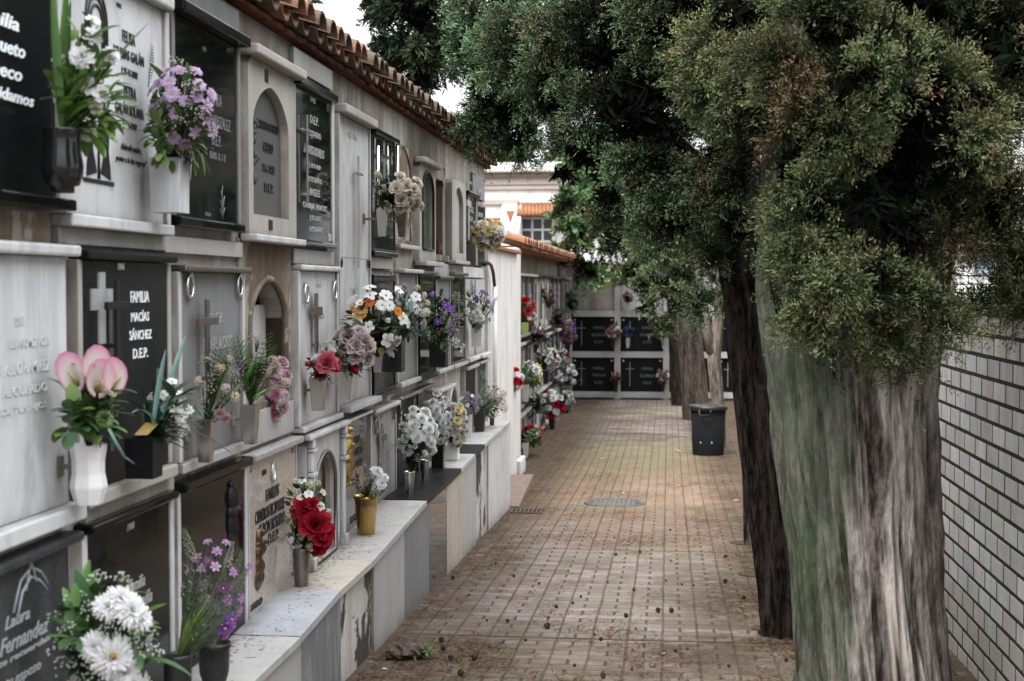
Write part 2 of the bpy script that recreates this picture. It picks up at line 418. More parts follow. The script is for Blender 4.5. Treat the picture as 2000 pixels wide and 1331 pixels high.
# ---------------------------------------------------------------- ground
def make_ground():
    ys = [-30, -12, -4, 0, 2, 4, 6, 8, 10, 12, 14, 15, 16, 17, 18, 20, 24, 30, 60, 150, 500]
    xs = [-400, -60, -12, -3, -1.3, 1.4, 5, 12, 60, 400]
    mb = MB(); mb.grid([[(x, y, zg(y)) for x in xs] for y in ys], smooth=True)
    t = NT('brick paving'); co = t.co
    sep = t.n('ShaderNodeSeparateXYZ'); t.l(co, sep.inputs[0]); X, Y = sep.outputs[0], sep.outputs[1]
    wob = t.math('MULTIPLY', t.math('SUBTRACT', t.noise(2.2, 3, .6), .5), .016)
    wob2 = t.math('MULTIPLY', t.math('SUBTRACT', t.noise(2.9, 3, .6, t.map((1, 1, 1), (4, 8, 1))), .5), .026)
    Xs = t.math('DIVIDE', t.math('ADD', t.math('ADD', X, .02), wob), .172); Ys = t.math('DIVIDE', t.math('ADD', Y, wob2), .098)
    def joint(v, w):     # 1 in the joint
        f = t.math('FRACT', v); d = t.math('ABSOLUTE', t.math('SUBTRACT', f, .5))
        mr = t.n('ShaderNodeMapRange', interpolation_type='SMOOTHSTEP'); t.setin(mr, 0, d); mr.inputs[1].default_value = .5-w; mr.inputs[2].default_value = .5-w*.35
        return mr.outputs[0]
    jx = joint(Xs, .056); jy = joint(Ys, .07)
    par = t.math('GREATER_THAN', t.math('FRACT', t.math('MULTIPLY', t.math('FLOOR', Ys), .5)), .25)
    jm = t.math('MULTIPLY', joint(t.math('ADD', Xs, .5), .06), par)
    jt = t.math('MAXIMUM', t.math('MAXIMUM', t.math('MULTIPLY', jx, t.math('MULTIPLY_ADD', t.noise(3.5, 5, .7), 1.1, .12)), t.math('MULTIPLY', jm, .85)), t.math('MULTIPLY', jy, t.math('MULTIPLY_ADD', t.noise(5, 3, .6), .9, .1)))
    # seam lines across the lane
    for ysm in (G(1100, 1247).y, G(1000, 1071).y):
        d = t.math('ABSOLUTE', t.math('SUBTRACT', t.math('ADD', Y, t.math('MULTIPLY', wob, .8)), ysm))
        jt = t.math('MAXIMUM', jt, t.math('LESS_THAN', d, .014))
    # one tone per brick
    cell = t.n('ShaderNodeCombineXYZ'); t.l(t.math('FLOOR', t.math('ADD', Xs, t.math('MULTIPLY', par, .5))), cell.inputs[0]); t.l(t.math('FLOOR', Ys), cell.inputs[1])
    wn = t.n('ShaderNodeTexWhiteNoise', noise_dimensions='2D'); t.l(cell.outputs[0], wn.inputs['Vector'])
    base = t.ramp(wn.outputs['Value'], [(0, (.125, .094, .082)), (.5, (.195, .154, .139)), (.85, (.285, .242, .230)), (1, (.180, .150, .147))])
    base = t.mix(t.ramp(t.noise(14, 6, .7), [(.3, 0), (.75, .6)]), base, (.17, .135, .11))
    base = t.mix(t.ramp(t.noise(1.1, 4, .6, t.map(loc=(3, 3, 0))), [(.42, 0), (.7, .55)]), base, (.26, .235, .225))
    # far stretch: ochre needles, then moss, then a painted tree shadow with debris
    def band(y0, y1, y2, y3):
        a = t.n('ShaderNodeMapRange'); t.l(t.math('ADD', Y, t.math('MULTIPLY', t.math('SUBTRACT', t.noise(.9, 4, .6), .5), 2.6)), a.inputs[0]); a.inputs[1].default_value = y0; a.inputs[2].default_value = y1
        b = t.n('ShaderNodeMapRange'); t.l(Y, b.inputs[0]); b.inputs[1].default_value = y3; b.inputs[2].default_value = y2
        return t.math('MULTIPLY', a.outputs[0], b.outputs[0])
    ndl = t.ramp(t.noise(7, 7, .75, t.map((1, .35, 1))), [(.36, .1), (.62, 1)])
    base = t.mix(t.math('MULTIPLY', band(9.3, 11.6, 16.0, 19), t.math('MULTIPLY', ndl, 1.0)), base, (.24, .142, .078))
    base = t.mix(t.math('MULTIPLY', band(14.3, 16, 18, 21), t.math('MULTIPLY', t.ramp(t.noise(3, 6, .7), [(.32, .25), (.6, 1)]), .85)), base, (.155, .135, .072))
    base = t.mix(t.math('MULTIPLY', band(18.0, 20.0, 24.5, 26), t.math('MULTIPLY', t.ramp(t.noise(1.2, 6, .7, t.map((.6, 1.2, 1), (2, 2, 2))), [(.42, 0), (.58, 1)]), .75)), base, (.05, .036, .026))  # dark band: tree shadow and debris painted into the paving colour
    # greenish film on the near left
    base = t.mix(t.math('MULTIPLY', t.ramp(t.noise(.9, 4, .6, t.map(loc=(7, 1, 0))), [(.45, 0), (.65, 1)]), .35), base, (.17, .17, .10))
    # dirt near the ledge, at the seam and under the trees
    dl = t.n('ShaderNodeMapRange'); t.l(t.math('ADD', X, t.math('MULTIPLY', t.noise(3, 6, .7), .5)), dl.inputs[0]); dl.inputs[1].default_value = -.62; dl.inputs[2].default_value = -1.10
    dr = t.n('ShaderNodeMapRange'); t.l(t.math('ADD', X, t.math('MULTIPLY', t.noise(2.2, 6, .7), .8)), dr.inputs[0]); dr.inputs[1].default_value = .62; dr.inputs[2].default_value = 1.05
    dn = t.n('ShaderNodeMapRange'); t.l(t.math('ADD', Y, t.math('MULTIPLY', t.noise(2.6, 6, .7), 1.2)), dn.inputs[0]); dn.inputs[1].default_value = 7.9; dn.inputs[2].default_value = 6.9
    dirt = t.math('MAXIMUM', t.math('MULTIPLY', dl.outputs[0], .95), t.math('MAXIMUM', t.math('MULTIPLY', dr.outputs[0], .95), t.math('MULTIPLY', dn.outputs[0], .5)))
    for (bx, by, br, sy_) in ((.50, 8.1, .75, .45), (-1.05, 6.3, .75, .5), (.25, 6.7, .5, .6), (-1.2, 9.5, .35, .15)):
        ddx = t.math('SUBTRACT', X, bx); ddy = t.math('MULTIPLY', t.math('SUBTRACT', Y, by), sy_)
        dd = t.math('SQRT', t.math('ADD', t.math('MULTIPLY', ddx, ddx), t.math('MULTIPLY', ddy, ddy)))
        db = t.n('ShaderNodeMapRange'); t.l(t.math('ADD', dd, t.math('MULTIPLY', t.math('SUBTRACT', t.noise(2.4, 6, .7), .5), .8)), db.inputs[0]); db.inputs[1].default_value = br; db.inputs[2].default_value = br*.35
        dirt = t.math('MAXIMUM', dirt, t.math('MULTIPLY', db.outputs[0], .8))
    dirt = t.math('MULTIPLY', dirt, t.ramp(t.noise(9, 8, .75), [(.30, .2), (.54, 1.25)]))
    dcol = t.ramp(t.noise(40, 6, .8), [(.3, (.035, .024, .017)), (.7, (.105, .073, .050))])
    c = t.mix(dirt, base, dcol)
    jcol = t.mix(t.noise(12, 4), (.022, .016, .012), (.042, .038, .022))
    c = t.mix(t.math('MULTIPLY', jt, .9), c, jcol)
    c = t.mix(t.math('MULTIPLY', t.ramp(t.noise(4.5, 7, .75, t.map((1, .6, 1), (5, 5, 5))), [(.47, 0), (.68, 1)]), .70), c, (.105, .082, .064))
    fine = t.noise(170, 3, .7)
    c = t.mix(t.ramp(fine, [(.55, 0), (.75, .35)]), c, (.10, .08, .06))
    t.col(c); t.rough(t.math('MULTIPLY_ADD', t.noise(5, 5, .6), .35, .6)); t.spec(.04)
    h = t.math('SUBTRACT', t.math('MULTIPLY', t.noise(30, 5, .6), .35), t.math('MULTIPLY', jt, 1.0))
    t.bump(h, .55, .008)
    o = mb.build('paving', t.m); tag(o, kind='structure')
make_ground()

# ---------------------------------------------------------------- near burial wall
ZL, ZM0, ZM1, ZU0, ZU1, ZT = .80, .885, 1.555, 1.672, 2.350, 2.53
XF = -1.63                      # plaster face
wall = empty('burial_wall', (-2.3, 7.5, 0), 'long wall of three rows of burial niches under a tiled eave, nearest on the left', 'burial wall')
Y_END = 12.62
colpx = [118, 332, 476, 577, 658, 720, 772, 813, 849, 877, 906, 929, 948]
cy = [Yw(p, 1.25) for p in colpx]
cy = [cy[0]-1.7, cy[0]-.85]+cy
cy[-1] = Y_END
mb = MB()
mb.box(-3.3, -1.92, 0.9, Y_END-.01, -.5, ZT+.02)                  # core
recess = {}                     # column -> list of (poly) holes
def hole(c, poly): recess.setdefault(c, []).append(poly)
a3 = arch_poly(Yw(496, 1.2), Yw(566, 1.2), ZM0+.13, W(530, 543).z, .17, 16, .25); hole(4, a3)
u9 = [(Yw(849.5, 1.9), 1.66), (Yw(873, 1.9), 1.66), (Yw(873, 1.9), 2.24), (Yw(849.5, 1.9), 2.24)]
hole(10, [u9[0], u9[1]]+[(u9[1][0]+(u9[0][0]-u9[1][0])*i/10, 2.24) for i in range(11)])
l8 = arch_poly(Yw(884, .6), Yw(900, .6), .36, .72, .16, 12, .2); hole(11, l8)
for i in range(len(cy)-1):
    y0, y1 = cy[i], cy[i+1]
    if i not in recess:
        mb.box(-1.92, XF, y0, y1, -.5, ZT); continue
    p = recess[i][0]; h0 = min(q[1] for q in p)-.08; h1 = max(q[1] for q in p)+.10
    mb.box(-1.92, XF, y0, y1, -.5, h0); mb.box(-1.92, XF, y0, y1, h1, ZT)
    mb.ring_plate(rect_like(p, y0, y1, h0, h1), p, -1.92, XF)
mb.build('plaster', [wall_plaster], wall)
# brown, damaged render between the niches of some columns
for (c, z0, z1) in ((1, ZU0-.125, ZU0-.005), (4, ZM0-.0, ZU0-.012), (8, 1.40, 2.34), (10, 1.50, 1.652), (7, ZM1+.01, ZU0)):
    y0, y1 = cy[c]+.004, cy[c+1]-.004
    if c == 4:
        m2 = MB(); p = a3; m2.ring_plate(rect_like(p, y0, y1, ZM0+.02, 1.66), p, XF-.001, XF+.012)
    else:
        m2 = MB(); m2.box(XF-.001, XF+.010, y0, y1, z0, z1)
    m2.build('render_patch', [brown_plaster], wall)
# marble facing bands between the rows
for (L, R, z0, z1, m) in ((120, 327, ZM1+.035, ZU0-.035, marble_lg), (327, 478, ZM1+.03, ZU0-.03, marble_lg), (577, 655, ZM1+.02, ZU0-.03, marble_lg), (722, 768, ZM1+.02, ZU0-.03, cream),
                          (172, 344, ZL+.012, ZM0-.03, cream), (486, 577, ZL+.05, ZM0+.10, marble_lg), (722, 815, ZL+.07, ZM0-.02, cream), (332, 470, ZU1+.07, ZT-.02, marble_g), (577, 652, ZU1+.065, ZT-.02, marble_lg),
                          (850, 905, 1.55, 1.64, marble_lg), (906, 947, 1.55, 1.635, marble_w), (925, 948, 2.22, 2.42, marble_g)):
    y0, y1 = Yw(L, (z0+z1)/2), Yw(R, (z0+z1)/2)
    MB().box(XF-.001, -1.606, y0, y1, z0, z1).build('facing_slab', m, wall, .003)
# back of the open niches
m2 = MB(); m2.box(-1.919, -1.90, a3[0][0], a3[1][0], ZM0, 1.56); m2.box(-1.918, -1.90, u9[0][0], u9[1][0], 1.6, 2.3); m2.build('niche_back', dark_hole, wall)
# eave: flat bricks, then under- and over-tiles
yb0 = 1.0; m2 = MB(); y = yb0; k = 0
while y < Y_END+.12:
    w = .26+.02*random.random(); d = random.uniform(-.012, .012)
    m2.box(-1.66, -1.585+d*.6, y, min(y+w-.006, Y_END+.16), ZT+.004+random.uniform(-.004, .004), ZT+.028); y += w
m2.build('eave_course', redbrick, wall, .004)
def tile_rows(y0, y1, xe, ze, length, slope, mats, parent, pitch=.182, r=.068, rows=3, name='roof'):
    roof = None; mbc = MB()
    n = int((y1-y0)/pitch)
    for i in range(n+1):
        y = y0+i*pitch
        for kind in (0, 1):
            for j in range(rows):
                x0 = xe-j*.33+(.04 if kind == 0 else 0)+random.uniform(-.012, .012); L = .42
                yy = y+(pitch/2 if kind else 0)+random.uniform(-.006, .006)
                dz = random.uniform(-.006, .006)
                ra, rb = (r*1.12, r*.92) if kind == 0 else (r*.9, r*1.08)
                rowsA = []
                for (x, rr, lift) in ((x0, ra, 0), (x0-L, rb, 0)):
                    zc = ze+(xe-x)*slope+dz+(.055 if kind == 0 else .030)+j*.012
                    rr_o, rr_i = rr, rr-.011
                    loop = []
                    sgn = 1 if kind == 0 else -1
                    for q in range(9):
                        a = PI*q/8; loop.append((x, yy+rr_o*math.cos(a), zc+sgn*rr_o*.95*math.sin(a)-(0 if kind == 0 else -.02)))
                    for q in range(8, -1, -1):
                        a = PI*q/8; loop.append((x, yy+rr_i*math.cos(a), zc+sgn*rr_i*.95*math.sin(a)-(0 if kind == 0 else -.02)))
                    rowsA.append(loop)
                b = mbc._add([p for l in rowsA for p in l], [[k2, (k2+1) % 18, 18+(k2+1) % 18, 18+k2] for k2 in range(18)]+[[k3, k3+1, 16-k3, 17-k3] for k3 in range(8)], random.choice((0, 1, 1)) , False)
    return mbc
roof = tile_rows(yb0, Y_END+.1, -1.535, ZT+.028, .42, .30, None, wall, rows=4).build('roof', [terracotta, terra_dark], wall)
m2 = MB(); m2._add([(-1.62, yb0, ZT+.04), (-1.62, Y_END+.1, ZT+.04), (-3.3, Y_END+.1, ZT+.55), (-3.3, yb0, ZT+.55), (-1.62, yb0, ZT+.02), (-1.62, Y_END+.1, ZT+.02), (-3.3, Y_END+.1, ZT+.02), (-3.3, yb0, ZT+.02)],
         [(0, 1, 2, 3), (0, 3, 7, 4), (1, 5, 6, 2), (3, 2, 6, 7), (0, 4, 5, 1)]); m2.build('roof_deck', terra_dark, wall)

# ---------------------------------------------------------------- ledge
ledge = empty('stone_ledge', (-1.5, 7.5, 0), 'long ledge of mismatched marble slabs along the foot of the near burial wall', 'ledge')
XE = -1.345
jp = [(480, 1356), (588, 1242), (666, 1152.7), (730, 1094.7), (789, 1028), (834, 978), (871, 946), (901, 916), (929, 887), (947, 868), (996, 824)]
jw = [W(a, b, XE) for a, b in jp]
jy = [p.y for p in jw]; jz = [p.z for p in jw]; jy[0] = 3.0; jz[0] = jz[1]-.005
topm = [ledge_marble, marble_blue, marble_beige, ledge_marble, ledge_marble, dark_gr, dark_gr, ledge_marble, dark_gr, ledge_marble]
LEDGE = []
for i in range(10):
    z = (jz[i]+jz[i+1])/2; y0, y1 = jy[i]+.002, jy[i+1]-.002
    if i == 0: z = jz[1]-.004
    za_, zb_ = (jz[i], jz[i+1]) if i else (jz[1]-.004, jz[1]-.004)
    if i in (5, 6): za_ += .004; zb_ += .004
    LEDGE.append((y0, y1, za_, zb_))
    MB().prism([(y0, za_-.028), (y1, zb_-.028), (y1, zb_), (y0, za_)], -1.70, XE).build('top_slab', topm[i], ledge, .004)
fp = [(480, 1), (588, marble_lg), (666, marble_dg), (730, peel_plaster), (790, marble_lg), (838, marble_lg), (873, None), (905, marble_beige), (930, marble_lg), (954, peel_plaster), (997, marble_clean)]
fmat = [marble_lg, marble_dg, peel_plaster, marble_lg, marble_g, granite('polished grey granite', (.10, .095, .095), (.22, .22, .22), 200, .05, .6, .05), marble_beige, marble_lg, peel_plaster, marble_w]
fy = [3.0]+[Yw(p, .0, -1.362) for p, _ in fp[1:]]
def ledge_z(y):
    for a, b, za_, zb_ in LEDGE:
        if a-.01 <= y <= b+.01: return za_+(zb_-za_)*max(0, min(1, (y-a)/(b-a)))
    return LEDGE[-1][3] if y > LEDGE[-1][1] else LEDGE[0][2]
for i in range(10):
    y0, y1 = fy[i]+.002, fy[i+1]-.002
    za_, zb_ = ledge_z(y0)-.034, ledge_z(y1)-.034
    MB().prism([(y0, zg(y0)-.05), (y1, zg(y1)-.05), (y1, zb_), (y0, za_)], -1.55, -1.362-(.012 if fmat[i] is peel_plaster else 0)).build('front_panel', fmat[i], ledge, .003)
MB().box(-1.72, -1.40, 3.0, fy[-1]-.03, -.6, min(z for _, _, z, _z in LEDGE)-.040).build('core', grey_plaster, ledge)

# ---------------------------------------------------------------- relief figures and engraved lines
def relief(blobs, parent, name, mat, y, z, h, xf, folds=.0, step=84):
    """low relief made of soft ellipses: blobs (u, v, ru, rv, height, angle) in units of h; u along the wall, v up"""
    us = [b[0]+s*b[2] for b in blobs for s in (-1.3, 1.3)]+[b[0]+s*b[3] for b in blobs for s in (-.6, .6)]; vs_ = [b[1]+s*max(b[3], b[2]) for b in blobs for s in (-1.3, 1.3)]
    u0, u1, v0, v1 = min(us), max(us), min(vs_), max(vs_)
    nu = max(12, int(step*(u1-u0)/(v1-v0))); nv = step
    H = np.zeros((nv+1, nu+1))
    for i in range(nv+1):
        for k in range(nu+1):
            u = u0+(u1-u0)*k/nu; v = v0+(v1-v0)*i/nv; s = 0
            for (bu, bv, ru, rv, hh, an) in blobs:
                du, dv = u-bu, v-bv; c, sn = math.cos(an), math.sin(an)
                e = ((du*c+dv*sn)/ru)**2+((-du*sn+dv*c)/rv)**2
                if e < 1: s = max(s, hh*math.sqrt(1-e))
            if s > 0 and folds: s += folds*mnoise.noise(Vector((u*16, v*7, 3)))*min(1, s*8)
            H[i, k] = max(s, 0)
    mb = MB(); idx = {}
    def vid(i, k):
        if (i, k) not in idx:
            idx[(i, k)] = len(mb.v); mb.v.append((xf+.002+H[i, k]*h, y+(u0+(u1-u0)*k/nu)*h, z+(v0+(v1-v0)*i/nv)*h))
        return idx[(i, k)]
    for i in range(nv):
        for k in range(nu):
            if max(H[i, k], H[i+1, k], H[i, k+1], H[i+1, k+1]) > 0.004:
                mb.f.append([vid(i, k), vid(i, k+1), vid(i+1, k+1), vid(i+1, k)]); mb.m.append(0); mb.sm.append(True)
    return mb.build(name, mat, parent)
praying = [(.02, .90, .075, .085, .10, 0), (-.03, .89, .075, .10, .08, .2), (-.06, .80, .07, .13, .07, .25), (-.01, .72, .13, .075, .08, -.15), (-.03, .58, .12, .16, .085, 0), (.07, .66, .035, .13, .11, .75), (.11, .60, .032, .11, .10, -.5), (.14, .74, .026, .075, .12, .15), (.165, .72, .018, .06, .11, .1), (-.02, .34, .14, .22, .075, 0), (-.06, .12, .16, .17, .06, 0), (.07, .28, .045, .26, .08, .12), (-.11, .32, .03, .24, .07, -.1)]
standing = [(0, .95, .058, .062, .09, 0), (-.015, .935, .075, .085, .065, 0), (0, .83, .11, .06, .07, 0), (-.01, .72, .10, .12, .075, 0), (.09, .74, .032, .12, .10, .5), (-.10, .70, .034, .14, .085, -.3), (.03, .70, .05, .035, .11, .3), (0, .5, .11, .18, .07, 0), (.03, .28, .10, .24, .065, .05), (-.05, .22, .09, .22, .06, -.05), (.06, .42, .03, .30, .09, .12), (-.04, .38, .026, .30, .085, -.08), (.0, .04, .14, .05, .06, 0)]
bust = [(0, .90, .075, .07, .06, 0), (.015, .82, .075, .085, .085, 0), (.03, .73, .05, .07, .09, 0), (-.06, .78, .08, .17, .06, .12), (.08, .76, .05, .13, .05, -.1), (0, .60, .17, .10, .06, 0), (0, .42, .17, .20, .055, 0), (.0, .20, .18, .2, .045, 0), (-.06, .97, .02, .05, .05, .4), (.0, .99, .02, .05, .05, 0), (.06, .97, .02, .05, .05, -.4), (-.05, .45, .03, .25, .07, .15), (.06, .4, .03, .25, .065, -.12)]
def engraved(paths, parent, mat, y, z, s, xf, r=.0016, name='engraving'):
    mb = MB()
    for p in paths: mb.tube([(xf+.001, y+u*s, z+v*s) for u, v in p], r, 4)
    return mb.build(name, mat, parent)
virgin = [[(0, 1), (-.10, .88), (-.15, .70), (-.13, .55), (-.2, .35), (-.25, .1), (-.3, -.5), (-.22, -.95), (.1, -1), (.2, -.6), (.14, 0), (.18, .4), (.12, .6), (.13, .75), (.08, .92), (0, 1)], [(0, .85), (-.06, .72), (-.03, .6), (.05, .62), (.07, .75), (0, .85)], [(-.08, .5), (0, .2), (-.05, -.4)], [(.06, .5), (.02, .1), (.08, -.6)]]
sprig = [[(0, 0), (.05, .4), (-.02, .75), (.05, 1)], [(.03, .2), (-.15, .55)], [(.04, .3), (.22, .7)], [(.0, .6), (-.12, .85)], [(.02, .1), (.25, .35)], [(0, .05), (-.2, .3)]]

# ---------------------------------------------------------------- grave plaques
PL = {}
marble_g2 = stone('stained grey marble', (.33, .325, .315), (.24, .24, .24), 3, .5, .5, dirt=.5, dirtcol=(.13, .105, .08))
def plaque(key, label, L, R, z0, z1, mat, top=None, bot=None, jambs=None, slabx=-1.60, inset=0.0, cat='grave plaque', name='grave_plaque', group=None, body=True):
    if L > 700:
        dm = {marble_w: marble_lg, marble_clean: marble_w, marble_lg: marble_g2}; sw = lambda t: tuple(dm.get(v, v) if isinstance(v, bpy.types.Material) else v for v in t) if t else t
        mat = dm.get(mat, mat); top, bot, jambs = sw(top), sw(bot), sw(jambs)
    zc = (z0+z1)/2; y0, y1 = Yw(L, zc), Yw(R, zc)
    root = empty(name, (-1.61, (y0+y1)/2, z0), label, cat, group or 'grave plaques on the near burial wall')
    PL[key] = dict(root=root, y0=y0, y1=y1, z0=z0, z1=z1, x=slabx)
    if body: MB().box(XF-.002, slabx, y0+inset, y1-inset, z0, z1).build('slab', mat, root, .003)
    if top:
        m, h, pr, ov = top[:4]; pr *= .68; h *= .9; dz = top[4] if len(top) > 4 else 0
        prof = [(slabx-.03, z1+.001+dz), (slabx+pr, z1+.001+dz), (slabx+pr, z1+h+dz), (slabx-.03, z1+h+dz)]
        mb = MB(); mb.box(slabx-.03, slabx+pr, y0-ov, y1+ov, z1+.001+dz, z1+h+dz); mb.build('cornice', m, root, min(.008, h*.3))
    if bot:
        m, h, pr, ov = bot[:4]; pr *= .68; h *= .9
        MB().box(slabx-.03, slabx+pr, y0-ov, y1+ov, z0-h-.001, z0-.001).build('shelf', m, root, min(.006, h*.3))
    if jambs:
        m, w, pr = jambs
        for s in (0, 1):
            a = y0-w-.001 if s == 0 else y1+.001
            MB().box(XF-.002, slabx+pr, a, a+w, z0, z1).build('jamb', m, root, .003)
    return root
def cross(key, px, pytop, pybot, pybar, wpx, mat, arm=.16, off=.022, w=.02, name='cross', barpx=None):
    q = PL[key]; p0 = W(px, pytop); p1 = W(px, pybot); pb = W(px, pybar); x = q['x']
    mb = MB(); mb.box(x+off, x+off+.010, p0.y-w/2, p0.y+w/2, p1.z, p0.z); mb.box(x+off+.001, x+off+.013, p0.y-arm/2, p0.y+arm/2, pb.z-w/2, pb.z+w/2)
    mb.box(x-.001, x+off, p0.y-.006, p0.y+.006, pb.z-.006, pb.z+.006); mb.box(x-.001, x+off, p0.y-.006, p0.y+.006, p1.z+.03, p1.z+.042)
    return mb.build(name, mat, q['root'], .0015)
def rings(key, pxs, mat, r=.032):
    for px, py in pxs:
        p = W(px, py); q = PL[key]
        mb = MB(); mb.torus((q['x']+.012, p.y, p.z), r, .0055, 'x', 22, 8, sy=1.25)
        mb.box(q['x']-.001, q['x']+.018, p.y-.008, p.y+.008, p.z+r*1.1, p.z+r*1.55); mb.build('ring', mat, q['root'])
def letters(key, lines, mat, bold=.01, shear=0, x=None, ext=.002, name='inscription'):
    q = PL[key]; xf = (q['x'] if x is None else x)+.0015
    for l in lines: text_lines([PT(*l, x=xf)], xf, mat, q['root'], name, ext, bold, shear)

# ---- upper row
plaque('U0', 'black plaque with large bright white script lettering at the upper left corner', -80, 110, ZU0+.035, ZU1+.05, black_gr, (black_gr, .04, .05, .01), (black_pol, .035, .06, .03))
letters('U0', [('Familia', -62, 37, 30, 30), ('Mansueto', -62, 49, 83, 30), ('Pacheco', -62, 43, 131, 30), ('os olvidamos', -66, 66, 180, 26)], script_white, .022, .25)
plaque('U1', 'white marble plaque with black lettering, an arch emblem and a pair of figures', 118, 318, ZU0, ZU1, marble_clean, (marble_w, .045, .055, .02, -.0), (marble_clean, .038, .05, .01), (marble_w, .035, .012))
letters('U1', [('1922', 228, 237, 11, 9), ('FELISA', 239, 264, 75, 24), ('IGLESIAS GALÁN', 222, 281, 107, 26), ('† 27-11-2002', 237, 269, 145, 18), ('PETRA', 242, 266, 182, 24), ('GALÁN SOLANA', 225, 281, 214, 26), ('† 1-4-1987', 240, 268, 248, 17)], black_letter, .012)
letters('U1', [('Adorada madre,', 236, 276, 291, 15), ('ponte a la luz regresa"', 226, 287, 316, 16)], black_letter, .0, .3)
q = PL['U1']; mb = MB(); ea = W(187, 46)
for r in (.075, .058, .041):
    pts = [(q['x']+.001, ea.y+r*math.cos(PI*i/16), ea.z+r*1.25*math.sin(PI*i/16)) for i in range(17)]
    mb.tube([(pts[0][0], pts[0][1], pts[0][2]-.10)]+pts+[(pts[-1][0], pts[-1][1], pts[-1][2]-.10)], .0048, 5)
mb.build('arch_emblem', black_letter, q['root'])
eb = W(192, 318); mb = MB(); s = .115; x = q['x']
for sg in (-1, 1):
    mb.prism([(eb.y+sg*u*s, eb.z+v*s) for u, v in [(.12, -.25), (.75, -.38), (.72, -.1), (.62, .3), (.66, .72), (.48, .95), (.3, .72), (.36, .3), (.22, .0)]][::sg], x-.001, x+.0025)
mb.prism([(eb.y-.95*s, eb.z-.52*s), (eb.y+.95*s, eb.z-.52*s), (eb.y+.95*s, eb.z-.42*s), (eb.y-.95*s, eb.z-.42*s)], x-.001, x+.0025)
mb.tube([(x+.001, eb.y-.05*s, eb.z-.4*s), (x+.001, eb.y, eb.z+.9*s), (x+.001, eb.y+.05*s, eb.z-.4*s)], .003, 4)
mb.build('figure_emblem', black_letter, q['root'])
plaque('U2', 'black plaque with an engraved hooded figure and faint lettering under a thick cap', 339, 462, ZU0+.035, ZU1+.015, black_pol, (black_gr, .045, .075, .03), (black_pol, .035, .04, .02), (marble_g, .03, .008))
letters('U2', [('FAMILIA', 411, 433, 195, 24), ('CARRIZALEZ', 408, 450, 240, 24), ('D.E.P.', 414, 432, 275, 22), ('VERANO - 12 - 7 - 91', 409, 440, 306, 15), ('1923', 396, 402, 96, 9), ('PROPIEDAD', 401, 412, 419, 7)], faded_letter, .0)
p = W(366, 240); engraved(virgin, PL['U2']['root'], grey_letter, p.y, p.z, .19, PL['U2']['x'], .0012)
p = W(434, 428); engraved(sprig, PL['U2']['root'], grey_letter, p.y, p.z, .12, PL['U2']['x'], .001)

def arched_plaque(key, label, L, R, z0, z1, frame_m, infill_m, aL, aR, az0, az1, rise, top, bot, pointed=.6, depth=.035, cat='grave plaque', fx=-1.585, gx=None, rim=None):
    root = plaque(key, label, L, R, z0, z1, frame_m, top, bot, None, fx, cat=cat, body=False)
    q = PL[key]; zc = (az0+az1)/2
    ap = arch_poly(Yw(aL, zc), Yw(aR, zc), az0, az1, rise, 18, pointed)
    mb = MB(); mb.ring_plate(rect_like(ap, q['y0'], q['y1'], z0, z1), ap, XF-.002, fx); mb.build('frame', frame_m, root)
    MB().prism([(u, v) for u, v in ap], XF-.004, fx-depth).build('panel', infill_m, root)
    if rim:
        mb = MB(); mb.tube([(fx+.002, u, v) for u, v in ap]+[(fx+.002, ap[0][0], ap[0][1])], .009, 6); mb.build('rim', rim, root)
    q['x'] = fx-depth
    return root
arched_plaque('U3', 'cream stone plaque with a pointed arch recess holding iron letters and a blue green garland', 478, 571, ZU0+.005, ZU1+.005, cream, granite('dull dark slate', (.085, .083, .082), (.12, .12, .12), 60, .6, .3, .4, (.14, .13, .12)), 487, 557, W(490, 418).z, W(514, 168).z, .17, (cream, .045, .07, .02), (marble_w, .03, .06, .02), .22)
letters('U3', [('MARIANO GERVASIO', 501, 543, 248, 17), ('CABELLO', 514, 533, 289, 19), ('11-6-1932', 513, 536, 331, 17), ('D.E.P.', 516, 534, 368, 18)], iron, .012, 0, None, .004)
for px, py, w_, h_ in ((520, 149, .045, .05), (528, 440, .05, .04)):
    p = W(px, py, -1.585); MB().box(-1.586, -1.582, p.y-w_/2, p.y+w_/2, p.z-h_/2, p.z+h_/2).build('number_plate', iron, PL['U3']['root'])
mb = MB()
for i in range(26):
    p = W(494+5*math.sin(i*.5)+random.uniform(-4, 4), 235+i*4.6, -1.60); mb.ball((p.x, p.y, p.z), .012+.008*random.random(), 6, 4, col=(.10, .155, .15), sc=(.7, 1, 1.1), jit=.5)
g = mb.build('garland', petal_mat, None, loc=(-1.6, W(494, 300).y, W(494, 350).z)); tag(g, 'blue green artificial garland hanging inside the pointed arch recess', 'garland')
plaque('U4', 'polished black plaque crowded with silver lettering beside a thin silver cross', 576, 647, ZU0+.01, ZU1-.005, black_pol, (black_gr, .045, .05, .015), (black_pol, .028, .035, .02), (marble_w, .045, .006))
letters('U4', [('1942', 607, 616, 196, 10), ('D.E.P.', 606, 622, 236, 16), ('ALEJANDRO', 601, 627, 265, 16), ('ALONSO DONILLO', 594, 633, 296, 18), ('† 17-9-1989', 603, 626, 327, 12), ('A LOS 59 AÑOS', 602, 628, 351, 13), ('ANGELES', 605, 625, 377, 15), ('CARBAJAL PALACIOS', 592, 639, 406, 15), ('† 25-2-2015', 605, 628, 428, 12), ('A LOS 87 AÑOS', 605, 630, 448, 13)], silver_letter, .001)
cross('U4', 592, 225, 396, 257, 8, steel, .20, .012, .009)
MB().box(-1.60, -1.597, Yw(641, 1.7), Yw(646, 1.7), ZU0+.02, ZU0+.055).build('maker_plate', silver_letter, PL['U4']['root'])
